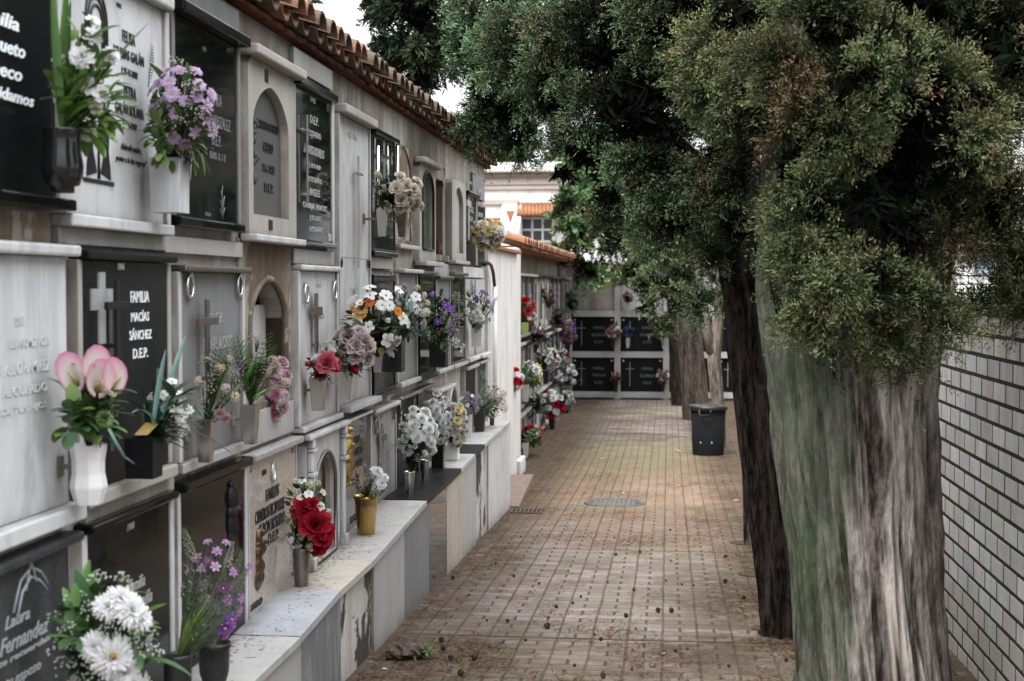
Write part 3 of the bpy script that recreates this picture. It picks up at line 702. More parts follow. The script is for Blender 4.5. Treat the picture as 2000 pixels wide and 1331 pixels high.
plaque('U5', 'tall white marble plaque two rows high with a long thin metal cross', 661, 720, ZM0+.005, ZU1-.03, marble_w, (cream, .05, .075, .02), (marble_w, .035, .10, .02), (marble_w, .012, .012))
MB().box(-1.601, -1.5995, PL['U5']['y0'], PL['U5']['y1'], W(690, 505).z-.002, W(690, 505).z+.002).build('joint_line', grey_plaster, PL['U5']['root'])
cross('U5', 690, 305, 525, 340, 8, steel, .17, .02, .012)
letters('U5', [('1923 - 1996', 678, 697, 267, 11), ('FAMILIA', 684, 701, 567, 18), ('MATEO', 684, 701, 598, 15)], silver_letter, .01)
rings('U5', [(662, 514), (717, 517)], iron, .014)
def glazed(key, label, L, R, z0, z1, glass, framem, top=None, bot=None, fw=.03, pr=.02, back=marble_g):
    root = plaque(key, label, L, R, z0, z1, back, top, bot)
    q = PL[key]; y0, y1 = q['y0'], q['y1']
    mb = MB(); x0, x1 = -1.60, -1.60+pr
    mb.box(x0, x1, y0, y1, z1-fw, z1); mb.box(x0, x1, y0, y1, z0, z0+fw); mb.box(x0, x1, y0, y0+fw*.7, z0+fw, z1-fw); mb.box(x0, x1, y1-fw*.7, y1, z0+fw, z1-fw)
    mb.build('frame', framem, root, .002)
    MB().box(x0+.004, x1-.006, y0+fw*.7, y1-fw*.7, z0+fw, z1-fw).build('pane', glass, root); q['x'] = x1-.006
    return root
glazed('U6', 'dark glazed plaque with chrome rails and a black cross behind cream roses', 723, 768, ZU0+.0, 2.30, pane_mat, iron, (black_gr, .04, .06, .015), (black_gr, .03, .04, .015), .012, .012)
cross('U6', 740, 268, 440, 306, 8, chrome, .2, .02, .02)
for px in (727, 766):
    p0, p1 = W(px, 285), W(px, 430); MB().tube([(-1.57, p0.y, p0.z), (-1.57, p0.y, p1.z)], .012, 8).build('rail', chrome, PL['U6']['root'])
arched_plaque('U7', 'rough plastered arch filled with a pale blank panel, right of the cream roses', 774, 810, ZU0+.06, 2.33, brown_plaster, marble_lg, 777, 806, 1.76, W(788, 284).z, .15, None, (marble_w, .03, .06, .01), .3, .02, fx=-1.61)
letters('U7', [('FAMILIA', 783, 797, 338, 8), ('D.E.P.', 785, 795, 352, 7)], grey_letter)
arched_plaque('U8', 'white framed plaque with a narrow round-arched greenish glass', 815, 847, ZU0-.03, 2.27, cream, pane_green, 820, 842, 1.72, W(829, 335).z, .14, (cream, .04, .07, .03), (marble_w, .035, .08, .03), 0, .02, rim=iron)
plaque('U9', 'open empty niche with broken brown bricks on its floor, between two arched plaques', 849.5, 873, 1.655, 1.70, brown_plaster, None, None, (marble_w, .03, .01), cat='open niche', name='open_niche')
mb = MB()
for k in range(7):
    y = PL['U9']['y0']+.06+.07*k; mb.box(-1.80+.02*(k % 2), -1.68+.02*(k % 3), y, y+.06, 1.70, 1.74+.04*((k*7) % 3))
mb.build('broken_brick', redbrick, PL['U9']['root'], .006)
MB().box(-1.90, XF-.004, u9[1][0]-.012, u9[1][0]-.001, 1.661, 2.238).build('lining', brown_plaster, PL['U9']['root'])
arched_plaque('U10', 'cream framed plaque with a shallow arched grey panel and thin sill', 878, 905, ZU0-.0, 2.27, cream, marble_lg, 883, 900, 1.73, W(890, 366).z, .15, None, (marble_w, .03, .05, .02), 0, .03, fx=-1.58)
plaque('U11', 'dark plaque with a pale cross and short white lettering near the end of the wall', 908, 928, ZU0-.02, 2.20, dark_gr, (black_gr, .04, .06, .01), None, (marble_w, .02, .01))
cross('U11', 912, 372, 470, 398, 8, silver_letter, .22, .008, .05)
letters('U11', [('FAMILIA', 916, 925, 385, 10), ('GIL', 918, 925, 410, 12), ('D.E.P.', 917, 924, 428, 9), ('1961', 915, 922, 357, 6)], silver_letter, .02)
plaque('U12', 'dark plaque with white lettering beside yellow roses, last of the top row', 931, 946.5, ZU0-.02, 2.17, black_gr, None, None, (marble_w, .02, .008))
letters('U12', [('FAMILIA', 934, 943, 375, 11), ('ROMERO', 934, 943, 400, 9), ('LEON', 934, 943, 420, 9), ('D.E.P.', 935, 942, 440, 9)], silver_letter, .02)

# ---- middle row
plaque('M0', 'blank looking pale marble plaque with faint carved lettering at the left edge', -95, 131, ZM0+.01, ZM1, marble_clean, (marble_clean, .035, .05, .03), (marble_clean, .05, .06, .03))
letters('M0', [('D.E.P.', 30, 48, 628, 16), ('JULIA GOMEZ POZA', 15, 97, 672, 24), ('PABLO RAMIREZ', 2, 97, 718, 24), ('RECUERDO', 6, 92, 762, 18), ('DE TUS HIJOS', 4, 92, 800, 18)], faint_letter, .005)
plaque('M1', 'speckled black granite plaque with white family name and a raised double cross', 161, 327, ZM0+.02, ZM1-.005, dark_gr, (dark_gr, .03, .05, .02), (cream, .045, .04, .02), (cream, .03, .004))
letters('M1', [('1941', 231, 242, 521, 14), ('FAMILIA', 255, 291, 580, 23), ('MACÍAS', 256, 291, 617, 23), ('SÁNCHEZ', 253, 296, 652, 24), ('D.E.P.', 260, 289, 690, 20)], script_white, .012)
q = PL['M1']; mb = MB(); p0, p1 = W(196, 532), W(196, 672); pb = W(196, 585)
mb.box(q['x']-.001, q['x']+.006, p0.y-.022, p0.y+.022, p1.z, p0.z); mb.box(q['x']-.001, q['x']+.0062, p0.y-.075, p0.y+.075, pb.z-.03, pb.z+.03); mb.build('cross_backing', silver_letter, q['root'])
q['x'] += .006; cross('M1', 201, 548, 700, 597, 8, iron, .17, .03, .022); q['x'] -= .006
MB().box(q['x']-.001, q['x']+.004, Yw(212, 1.2), Yw(219, 1.2), 1.0, 1.42).build('side_bar', dark_steel, q['root'])
plaque('M2', 'brushed grey marble plaque with a tall metal cross and two hanging rings', 350, 469, ZM0+.01, ZM1-.03, marble_g, (dark_steel, .025, .06, .03), (marble_lg, .04, .035, .03), (marble_w, .03, .012))
letters('M2', [('D.E.P.', 410, 436, 621, 20), ('MANUEL ALONSO', 398, 454, 670, 26)], silver_letter, -.005)
cross('M2', 385, 585, 760, 628, 8, dark_steel, .20, .03, .028)
rings('M2', [(365, 560), (463, 558)], chrome, .030)
root = empty('open_niche', (-1.75, W(530, 700).y, ZM0+.13), 'open arched niche in brown flaking plaster holding white panels and pink flowers', 'open niche')
zi = W(520, 597).z
MB().box(-1.715, -1.700, a3[0][0]+.004, a3[1][0]-.012, ZM0+.15, zi).build('inner_panel', marble_w, root, .003)
MB().box(-1.6999, -1.698, a3[0][0]+.006, a3[1][0]-.014, zi-.255, zi-.250).build('joint_line', dark_hole, root)
MB().box(-1.90, XF-.004, a3[1][0]-.010, a3[1][0]-.001, ZM0+.15, a3[2][1]).build('lining', dark_hole, root)  # far side wall: its shadow is put into this near-black colour
MB().prism([(u, v) for u, v in a3[2:]]+[(a3[0][0]+.004, zi+.01), (a3[1][0]-.012, zi+.01)], -1.74, -1.72).build('back_panel', dark_hole, root)
mb = MB(); mb.tube([(XF+.012, u, v) for u, v in a3[1:]]+[(XF+.012, a3[0][0], a3[0][1])], .014, 6); mb.build('rim', brown_plaster, root)
MB().box(-1.9, XF-.002, a3[0][0]+.01, a3[1][0]-.01, ZM0+.125, ZM0+.148).build('sill', cream, root)
plaque('M4', 'white marble plaque with a flat metal cross, two steel rings and red roses below', 583, 655, ZM0-.02, ZM1-.01, marble_w, (marble_w, .03, .04, .025), (marble_w, .03, .05, .03), (marble_w, .035, .012))
letters('M4', [('1941', 618, 627, 557, 10), ('FAMILIA', 617, 633, 613, 17), ('TERCERO POLO', 613, 641, 676, 17)], silver_letter, .012, 0, None, .005)
cross('M4', 608, 573, 690, 608, 8, dark_steel, .17, .018, .04)
rings('M4', [(594, 574), (650, 568)], chrome, .032)
glazed('M6', 'dark glazed plaque behind the white and orange flowers', 724, 766, ZM0+.0, ZM1-.03, pane_mat, black_gr, (black_gr, .02, .03, .01), (black_gr, .03, .04, .01), .02, .02)
plaque('M7', 'grey marble plaque half hidden by pink and white flowers, sill below it', 776, 812, ZM0+.02, ZM1-.0, marble_g, (marble_w, .03, .08, .02), (marble_w, .035, .05, .02), (marble_w, .025, .01))
glazed('M8', 'dark glazed plaque behind a tall black box vase', 816, 847, ZM0+.0, ZM1-.0, pane_mat, black_gr, (dark_steel, .025, .05, .02), (black_gr, .03, .04, .01), .016, .016)
plaque('M9', 'grey plaque under a thin dark cornice between two glazed plaques', 851, 877, ZM0+.01, ZM1-.03, marble_g, (dark_steel, .03, .06, .01), (marble_w, .03, .05, .01), (marble_w, .02, .01))
glazed('M10', 'dark glazed plaque with a chrome cross near the end of the middle row', 880, 905, ZM0+.01, ZM1-.0, pane_mat, dark_steel, (dark_steel, .03, .06, .02), (marble_w, .03, .06, .01), .014, .014)
cross('M10', 890, 570, 640, 592, 8, chrome, .16, .01, .012)
plaque('M11', 'pale marble plaque beside white and violet flowers', 908, 927, ZM0+.02, ZM1-.02, marble_w, None, (marble_clean, .035, .07, .02), (marble_w, .02, .01))
plaque('M12', 'blank white plaque at the end of the middle row', 930, 947, ZM0+.02, ZM1-.02, marble_w, None, (marble_clean, .035, .09, .02))

# ---- lower row
zl = lambda px: ledge_z(Yw(px, .5, -1.5))+.001
plaque('L0', 'dusty dark plaque with large pale handwritten lettering at the lower left', -130, 137, zl(60), ZL-.012, dusty_gr, (dusty_gr, .032, .05, .03))
letters('L0', [('Laura', 10, 58, 1208, 26), ('Fernandez', 0, 95, 1243, 34), ('que te recuerdan', -40, 98, 1285, 18), ('tu esposo', 10, 80, 1322, 26)], grey_letter, .01, .3)
p = W(60, 1165); engraved([[(-1, -.2), (-.6, .5), (0, .75), (.6, .5), (1, .1)], [(-.8, -.4), (-.5, .2), (0, .5), (.5, .3), (.9, 0)], [(-.3, .2), (0, .9), (.3, .3)]], PL['L0']['root'], grey_letter, p.y, p.z, .10, PL['L0']['x'], .004)
plaque('L1', 'mirror black plaque with thin white italic lettering behind white chrysanthemums', 170, 331, zl(250), ZL-.01, black_pol, (black_pol, .032, .045, .02), None, (marble_w, .035, .006))
letters('L1', [('1940', 249, 262, 1028, 15), ('Familia', 250, 283, 1140, 26), ('Bonilla', 258, 297, 1172, 28), ('20 - 11 - 1986', 262, 298, 1256, 17), ('3 - 11 - 2023', 264, 299, 1280, 17)], silver_letter, .0, .3)
plaque('L2', 'mirror black plaque with a dark bearded bust in relief and purple flowers in front', 352, 477, zl(420), ZL-.005, black_pol, (black_pol, .04, .05, .02), None, (marble_w, .03, .006))
p = W(453, 1085); relief(bust, PL['L2']['root'], 'relief_figure', iron, p.y, p.z, .27, PL['L2']['x'], .05)
plaque('L3', 'pink grey granite plaque with dark lettering and a bronze praying woman', 487, 577, zl(530), ZL-.0, pink_gr, (salt_gr, .035, .055, .015), None, (marble_lg, .02, .004))
letters('L3', [('1953', 512, 520, 923, 11), ('FAMILIAS', 519, 545, 962, 24), ('CISNEROS PICAPORTE', 498, 556, 997, 25), ('Y RON ROSADO', 507, 556, 1023, 25), ('D.E.P.', 523, 544, 1048, 22), ('PROPIEDAD', 488, 512, 1181, 14)], black_letter, .012, .15, None, .004)
p = W(505, 1146); relief(praying, PL['L3']['root'], 'relief_figure', bronze, p.y, p.z, .235, PL['L3']['x'], .045)
def medallion(key, px, py, r=.026):
    q = PL[key]; p = W(px, py); mb = MB(); mb.torus((q['x']+.006, p.y, p.z), r, .005, 'x', 20, 6, sy=1.45); mb.prism([(p.y+r*math.cos(a*PI/10), p.z+1.45*r*math.sin(a*PI/10)) for a in range(20)], q['x']-.001, q['x']+.004, mi=1)
    mb.build('oval_portrait', [chrome, ceram_w], q['root'])
medallion('L3', 532, 921)
for px, py in ((487, 918), (570, 880), (571, 1120)):
    p = W(px, py); mb = MB(); mb.lathe([(.012, 0), (.010, .008), (0.001, .010)], (0, 0, 0), 12)
    mb.v = [(PL['L3']['x']+v[2], p.y+v[0], p.z+v[1]) for v in mb.v]; mb.build('stud', dark_steel, PL['L3']['root'])
arched_plaque('L4', 'white shrine-like plaque with moulded pilasters around an arched mirror', 588, 662, zl(630), ZL-.0, marble_w, mirror_mat, 606, 645, zl(630)+.01, W(625, 882).z, .16, (marble_w, .03, .05, .03), None, 0, .028, fx=-1.575, rim=dark_steel)
q = PL['L4']
for px in (593, 657):
    y = Yw(px, .5); mb = MB(); z0 = q['z0']; x = -1.575
    for (a, b, wd, pr) in ((0, .06, .062, .03), (.06, .42, .05, .018), (.42, .44, .066, .034), (.44, .53, .052, .022), (.53, .545, .064, .034), (.545, .60, .056, .028)):
        mb.box(x, x+pr, y-wd/2, y+wd/2, z0+a, z0+b-.001)
    mb.build('pilaster', marble_clean, q['root'], .004)
plaque('L5', 'brown granite plaque with a gilded standing figure, behind the brass pot', 669, 717, zl(690), ZL-.0, brown_gr, (marble_w, .02, .05, .01), None)
p = W(679, 950); relief(standing, PL['L5']['root'], 'relief_figure', gold_br, p.y, p.z, .30, PL['L5']['x'], .045); medallion('L5', 683, 855, .022)
letters('L5', [('1948', 690, 696, 816, 9), ('FAMILIA', 690, 703, 858, 13), ('OVALLE', 692, 709, 880, 15), ('MOLANO', 690, 707, 905, 15), ('D.E.P.', 686, 702, 938, 16), ('PROPIEDAD', 685, 704, 1010, 14)], black_letter, .015, .1, None, .004)
plaque('L6', 'pale marble plaque with a steel cross, rings and a small carved family name', 724, 771, zl(750), ZL-.02, marble_lg, (marble_w, .03, .055, .015), None, (marble_w, .02, .008))
letters('L6', [('1965', 744, 751, 813, 9), ('FAMILIA', 745, 758, 848, 14), ('NEILA DE PRIMO', 744, 768, 878, 13), ('D.E.P.', 747, 758, 912, 13)], grey_letter, .012, .1)
cross('L6', 739, 828, 920, 855, 8, steel, .15, .018, .035); rings('L6', [(731, 833), (767, 803)], dark_steel, .032)
plaque('L7', 'dark plaque with a bright steel cornice behind white roses', 774, 814, zl(800), ZL-.0, dark_gr, (steel, .025, .06, .01), None)
rings('L7', [(779, 800), (806, 790)], dark_steel, .026)
plaque('L8', 'dark plaque behind black vase and white flower columns', 817, 843, zl(840), ZL-.0, black_gr, (dark_steel, .02, .04, .01), None)
plaque('L9', 'small white plaque with a protruding shelf and two dark words', 846, 876, zl(865), ZL-.06, marble_w, (cream, .03, .09, .02), None)
letters('L9', [('FAMILIA', 862, 872, 765, 7), ('ROSAS', 862, 872, 778, 7)], black_letter, .02)
plaque('L10', 'white plaque with a small arched opening, behind the violet flowers', 879, 904, .30, .35, marble_w, None, None, cat='open niche', name='open_niche')
mb = MB(); mb.tube([(XF+.004, u, v) for u, v in l8[1:]], .012, 6); mb.build('rim', marble_w, PL['L10']['root'])
plaque('L11', 'dark stained plaque behind the black pot near the end of the bottom row', 907, 927, zl(915), ZL+.01, dark_gr, (marble_w, .035, .06, .02), None, (marble_w, .02, .01))
plaque('L12', 'grey streaked plaque behind pink flowers at the end of the bottom row', 930, 947, zl(935), ZL+.02, dusty_gr, (marble_w, .03, .07, .02), None, (marble_w, .02, .01))
# ---------------------------------------------------------------- flowers
def lerp(a, b, t): return tuple(a[i]+(b[i]-a[i])*t for i in range(3))
def jitc(c, a=.1):
    k = 1+random.uniform(-a, a); return tuple(max(0, min(1, x*k*(1+random.uniform(-a*.4, a*.4)))) for x in c)
def petal(mb, az, r0, z0, L, Wd, e0, e1, c0, c1, nu=4, nv=2, cup=.25, crink=0.0, pw=.6, twist=0.0):
    """petal leaving the axis at azimuth az, elevation going e0 -> e1 (radians)"""
    rows = []; cols = []
    r, z = r0, z0; ca, sa = math.cos(az), math.sin(az); e0 += random.uniform(-.10, .10); e1 += random.uniform(-.22, .22); L *= random.uniform(.92, 1.08)
    for i in range(nu+1):
        t = i/nu; e = e0+(e1-e0)*t
        if i: r += L/nu*math.cos(e); z += L/nu*math.sin(e)
        w = Wd*.5*(math.sin(PI*(.10+.82*t))**pw); row = []
        for k in range(nv+1):
            s = 2*k/nv-1
            up = cup*w*abs(s)**2*2; ne = e+PI/2
            dr, dz = up*math.cos(ne)+crink*random.uniform(-1, 1)*t, up*math.sin(ne)+crink*random.uniform(-1, 1)*t+twist*s*w
            rr = r+dr
            row.append((rr*ca-s*w*sa, rr*sa+s*w*ca, z+dz)); cols.append(lerp(c0, c1, t)+(1,))
        rows.append(row)
    b = len(mb.v); mb.grid(rows, 0, True, (1, 1, 1)); mb.c[b:] = cols
FCACHE = {}
GREEN = (.07, .12, .035); YEL = (.62, .42, .05)
def flower_mesh(kind, c, c2=None, var=0):
    key = (kind, c, c2, var)
    if key in FCACHE: return FCACHE[key]
    mb = MB(); c2 = c2 or tuple(min(1, x*1.12) for x in c); dk = tuple(x*(.92 if sum(c) > 1.5 else .55) for x in c)
    if kind == 'rose':
        n = 26
        for i in range(n):
            t = i/(n-1); az = i*2.4+random.uniform(-.2, .2); e0 = 1.55-.55*t
            petal(mb, az, .03+.17*t, -.06-.10*t, .30+.16*t, .24+.44*t, e0, e0-.25-1.25*t*t, lerp(dk, c, .2+t*.6), lerp(c, c2, .2+.8*t), 4, 2, .38, .010, .38)
    elif kind == 'peony':
        for i in range(34):
            t = i/33; az = i*2.4; e0 = 1.5-.95*t
            petal(mb, az, .02+.16*t, .10-.27*t, .24+.12*t, .26+.26*t, e0, e0-.2-.7*t, lerp(dk, c, .4+t*.6), jitc(lerp(c, c2, t), .06), 3, 2, .25, .03, .45)
    elif kind == 'daisy':
        n = 19
        for i in range(n):
            petal(mb, 2*PI*i/n+random.uniform(-.08, .08), .08, random.uniform(-.01, .01), .42*random.uniform(.9, 1.05), .15, .25, random.uniform(-.35, .1), lerp(c, c2, .2), jitc(c2, .05), 4, 2, .18, 0, .6)
        for i in range(12):
            petal(mb, 2*PI*i/12+.2, .06, .02, .32, .13, .5, .1, c, c2, 3, 2, .2, 0, .6)
        mb.ball((0, 0, .03), .095, 10, 5, col=YEL, sc=(1, 1, .6))
    elif kind == 'mum':
        for ring, (n, L, e) in enumerate(((22, .5, -.15), (20, .47, .2), (17, .40, .55), (13, .32, .9), (9, .22, 1.25))):
            for i in range(n):
                petal(mb, 2*PI*i/n+ring*.3+random.uniform(-.1, .1), .03, .02*ring, L*random.uniform(.88, 1.05), .11, e+.25, e-.25, lerp(dk, c, .7), jitc(c2, .04), 3, 2, .35, 0, .5)
        if var == 1: mb.ball((.05, .05, .2), .09, 8, 5, col=(.45, .27, .03))
    elif kind == 'carn':
        for i in range(40):
            t = i/39; az = i*2.4; e0 = 1.5-1.5*t
            petal(mb, az, .02, -.03*t, .30+.20*t, .24+.1*random.random(), e0, e0-.3, lerp(dk, c, .6+.4*t), jitc(lerp(c, c2, random.random()), .08), 3, 3, .1, .035, .35)
    elif kind == 'five':
        for i in range(5):
            petal(mb, 2*PI*i/5+random.uniform(-.1, .1), .05, 0, .44, .42, .45, -.2, lerp(dk, c, .6), jitc(c2, .04), 4, 2, .15, .012, .5)
        mb.ball((0, 0, .05), .075, 8, 5, col=(.50, .40, .08) if sum(c) > 1.2 else (.1, .05, .12))
    elif kind == 'gerb':
        n = 15
        for k in range(2):
            for i in range(n):
                petal(mb, 2*PI*(i+.5*k)/n, .06, .02*k, .44-.09*k, .15, .35, -.1, c, jitc(c2, .08), 4, 2, .2, 0, .5)
        mb.ball((0, 0, .03), .10, 8, 5, col=tuple(x*.45 for x in c), sc=(1, 1, .5))
    elif kind == 'orchid':
        for i in range(6):
            petal(mb, 2*PI*i/6, .04, 0, .46, .30 if i % 2 else .22, .8, -.3, jitc(c, .1), c2, 4, 2, .3, .015, .55)
        mb.ball((0, 0, .12), .09, 7, 5, col=(.65, .55, .3))
    elif kind == 'bud':
        for i in range(9):
            t = i/8; petal(mb, i*2.4, .02+.05*t, -.3, .75-.1*t, .36+.1*t, 1.15+.25*(1-t), 1.75-.5*t, lerp(dk, c, .6), c2, 4, 2, .45, .01, .6)
    elif kind == 'calla':
        rows, cols = [], []
        for i in range(9):
            t = i/8; row = []
            for k in range(15):
                a = -PI*.93+2*PI*.93*k/14; fr = (1+math.cos(a))/2         # 1 at the tip side
                r = .06+.42*t**1.6*(.55+.6*fr); z = -.55+.85*t*(.72+.45*fr)-.16*t**3*(1-fr)*2
                tipx = .22*t**4*fr
                row.append((r*math.cos(a)+tipx, r*math.sin(a), z+.05*t**5*math.sin(3*a)))
                e = max(0, t-.66)/.34; e2 = max(e**1.6, (abs(a)/PI)**6*.6*t)
                cols.append(lerp((.78, .73, .70) if t > .3 else (.42, .48, .24), c2, min(1, e2))+(1,))
            rows.append(row)
        b = len(mb.v); mb.grid(rows, 0, True, (1, 1, 1)); mb.c[b:] = cols
        mb.tube([(0, 0, -.4), (.03, 0, -.05), (.05, 0, .42)], [.04, .045, .025], 7, col=(.68, .50, .13))
    elif kind == 'cluster':
        for i in range(26):
            th = math.acos(1-1.25*(i+.5)/26); az = i*2.4; d = Vector((math.sin(th)*math.cos(az), math.sin(th)*math.sin(az), math.cos(th)))
            p = d*.38*random.uniform(.85, 1.1); a = d.orthogonal().normalized(); b2 = d.cross(a); cc = jitc(lerp(c, c2, random.random()), .1)
            for k in range(4):
                w = PI/2*k+i; q = a*math.cos(w)+b2*math.sin(w); r = d.cross(q)
                s = .105; mb._add([p+d*.02, p+q*s*.6+r*s*.5, p+q*s*1.2+d*.02, p+q*s*.6-r*s*.5], [(0, 1, 2, 3)], 0, False, cc)
    elif kind == 'spike':
        for i in range(40):
            t = i/39; az = i*2.4; r = .16*(1-.75*t); z = -.6+1.2*t; cc = jitc(lerp(c, c2, random.random()), .15)
            p = Vector((r*math.cos(az), r*math.sin(az), z)); s = .085*(1-.5*t)
            d = Vector((math.cos(az), math.sin(az), .4)).normalized(); a = d.orthogonal().normalized(); b2 = d.cross(a)
            for k in range(3):
                w = 2*PI*k/3+i; q = a*math.cos(w)+b2*math.sin(w); r2 = d.cross(q)
                mb._add([p, p+q*s+r2*s*.5+d*.03, p+q*s*1.7+d*.05, p+q*s-r2*s*.5+d*.03], [(0, 1, 2, 3)], 0, False, cc)
        mb.tube([(0, 0, -.9), (0, 0, .6)], .018, 5, col=GREEN)
    elif kind == 'gyp':
        for i in range(24):
            d = Vector((random.gauss(0, 1), random.gauss(0, 1), abs(random.gauss(0, 1))+.2)).normalized(); p = d*random.uniform(.25, .5)
            mb.tube([(0, 0, -.5), p*.4, p], .006, 3, col=(.12, .16, .07))
            mb.ball(p, .035*random.uniform(.7, 1.4), 5, 3, col=jitc(c, .06))
    elif kind == 'globe':
        for i in range(70):
            th = math.acos(1-2*(i+.5)/70); az = i*2.4; d = Vector((math.sin(th)*math.cos(az), math.sin(th)*math.sin(az), math.cos(th)))
            a = d.orthogonal().normalized()*.05; b2 = d.cross(a); p = d*.30; cc = jitc(c, .15)
            mb._add([p-a, p+a, p+d*.16+a*.4, p+d*.16-a*.4, p-b2, p+b2, p+d*.16+b2*.4, p+d*.16-b2*.4], [(0, 1, 2, 3), (4, 5, 6, 7)], 0, False, cc)
    if kind not in ('gyp', 'spike', 'calla', 'globe'):
        mb.lathe([(.012, -.42), (.03, -.2), (.07, -.08), (.05, -.02)], (0, 0, 0), 6, 0, True, cap=False); 
        while len(mb.c) < len(mb.v): mb.c.append((.06, .11, .04, 1))
    me = mb.mesh(kind, petal_mat); FCACHE[key] = me; return me

# ---------------------------------------------------------------- leaves
def blade(mb, p, d, L, w, droop, col, n=6, fold=.25, tipc=None):
    """long narrow leaf from p along d, bending down by droop"""
    d = Vector(d).normalized(); pts = []; q = Vector(p)
    for i in range(n+1):
        pts.append(q.copy()); d = (d+Vector((0, 0, -droop/n))).normalized(); q = q+d*(L/n)
    rows = []; cols = []
    for i, a in enumerate(pts):
        t = i/n; dd = (pts[min(i+1, n)]-pts[max(i-1, 0)]).normalized(); s = dd.cross(Vector((0, 0, 1))); s = s.normalized() if s.length > 1e-4 else Vector((1, 0, 0))
        s = (s+Vector((.35, -.3, 0))).normalized(); up = s.cross(dd)
        ww = w*.5*(math.sin(PI*(.12+.86*t))**.7)
        rows.append([a-s*ww+up*fold*ww, a, a+s*ww+up*fold*ww]); cols += [lerp(col, tipc or col, t)+(1,), lerp(tuple(x*.8 for x in col), tipc or col, t)+(1,), lerp(col, tipc or col, t)+(1,)]
    b = len(mb.v); mb.grid(rows, 0, True, (1, 1, 1)); mb.c[b:] = cols
    return pts
def fern(mb, p, d, L, w, droop, col, n=13, tipc=None):
    d = Vector(d).normalized(); q = Vector(p); pts = []
    for i in range(n+1):
        pts.append(q.copy()); d = (d+Vector((0, 0, -droop/n))).normalized(); q = q+d*(L/n)
    mb.tube(pts, [.0022*(1-.7*i/n) for i in range(n+1)], 4, col=tuple(x*.7 for x in col))
    for i in range(2, n+1):
        t = i/n; dd = (pts[min(i+1, n)]-pts[i-1]).normalized(); s = dd.cross(Vector((-.75, .5, .35))); s = s.normalized() if s.length > 1e-3 else Vector((1, 0, 0))
        for sg in (-1, 1):
            l = w*math.sin(PI*(.15+.8*(1-t)))**.8*.6
            blade(mb, pts[i], s*sg+dd*.75, l, l*.28, .15, jitc(lerp(col, tipc or col, t), .12), 3)
def foliage(name, parent, mouth, centre, ax, specs, xmin=-1.585):
    """leaves from the mouth of the vase; specs: (kind, colour, n, length, width, spread)"""
    mb = MB()
    R, U, T, (rx, rz, rd) = ax; lsc = 1+max(0, min(8, centre.y-6))*.085
    for kind, col, n, L, w, spread in specs:
        if kind in ('leaf', 'broad'): L *= lsc; w *= lsc*1.1
        for i in range(int(n*(2.0 if kind in ('leaf', 'broad') else 1.35 if kind in ('grass', 'fern') else 1))):
            a = random.uniform(0, 2*PI); rr = spread*math.sqrt(random.random())
            tgt = centre+R*(rx*rr*math.cos(a))+U*(rz*rr*math.sin(a))+T*(rd*random.uniform(-.6, .9)*spread)
            if tgt.x < xmin: tgt.x = xmin+random.uniform(0, .03)
            d = (tgt-mouth); dist = max(d.length, .02); d.normalize(); c = jitc(col, .22)
            if kind == 'grass': blade(mb, mouth, d, L*random.uniform(.7, 1.1), w, .25, c, 7, .4, tuple(min(1, x*1.3) for x in c))
            elif kind == 'fern': fern(mb, mouth+d*min(dist*.3, .1), d, L*random.uniform(.75, 1.1), w, .35, c, 12, tuple(min(1, x*1.35) for x in c))
            elif kind in ('leaf', 'broad'):
                st = mouth+d*dist*random.uniform(.22, .92)
                mb.tube([mouth, mouth+d*dist*.4, st], .0022, 4, col=tuple(x*.7 for x in c))
                dd = (d+Vector((random.uniform(-1, 1), random.uniform(-1, .6), random.uniform(-.7, .7)))*.8); dd.x = max(dd.x, -.2)
                blade(mb, st, dd, L*random.uniform(.7, 1.15), w*random.uniform(.8, 1.2), .7, c, 5, .18, jitc(tuple(min(1, x*1.2) for x in c), .1))
            elif kind == 'twig':
                end = tgt; mid = (mouth+end)*.5+Vector((0, 0, .02)); mb.tube([mouth, mid, end], [.0022, .0018, .001], 4, col=tuple(x*.8 for x in c))
                for k in range(12):
                    t = .25+.75*k/11; p = mouth.lerp(mid, min(1, t*2)) if t < .5 else mid.lerp(end, (t-.5)*2)
                    v = Vector((random.uniform(-1, 1), random.uniform(-1, 1), random.uniform(-.3, 1)))
                    blade(mb, p, v, L*.35, w, .3, jitc(c, .15), 3)
    return mb.build(name, leaf_mat, parent)
RS = {}
def leafmass(parent, x0, x1, y0, y1, n, cols, L, w, plane=-1.48, dz=.1, name='leaf_mass'):
    """a dense bunch of leaves filling an oval behind and below the flowers"""
    mb = MB(); cx, cy_ = (x0+x1)/2, (y0+y1)/2
    for i in range(n):
        while True:
            u, v = random.uniform(-1, 1), random.uniform(-1, 1)
            if u*u+v*v < 1: break
        p = W(cx+u*(x1-x0)/2, cy_+v*(y1-y0)/2, plane); p = p+cF*(-random.uniform(-.03, .035))
        if p.x < -1.585: p.x = -1.585+random.uniform(0, .015)
        d = Vector((.45, -.25, dz))+cR*u*.9-Vector((0, 0, 1))*v*.7+Vector((random.uniform(-.6, .6), random.uniform(-.6, .6), random.uniform(-.5, .5)))
        d.x = max(d.x, -.05 if p.x < -1.55 else -.6); c = jitc(random.choice(cols), .25)
        blade(mb, p, d, L*.78*random.uniform(.6, 1.2), w*1.25*random.uniform(.7, 1.2), .4, c, 5, .2, jitc(tuple(min(1, x*1.35) for x in c), .1))
    return mb.build(name, leaf_mat, parent)
def newest():
    return max((o for o in bpy.data.objects if o.name.startswith('flower_bouquet') and o.parent is None), key=lambda o: int((o.name.split('.')+['0'])[1] or 0))
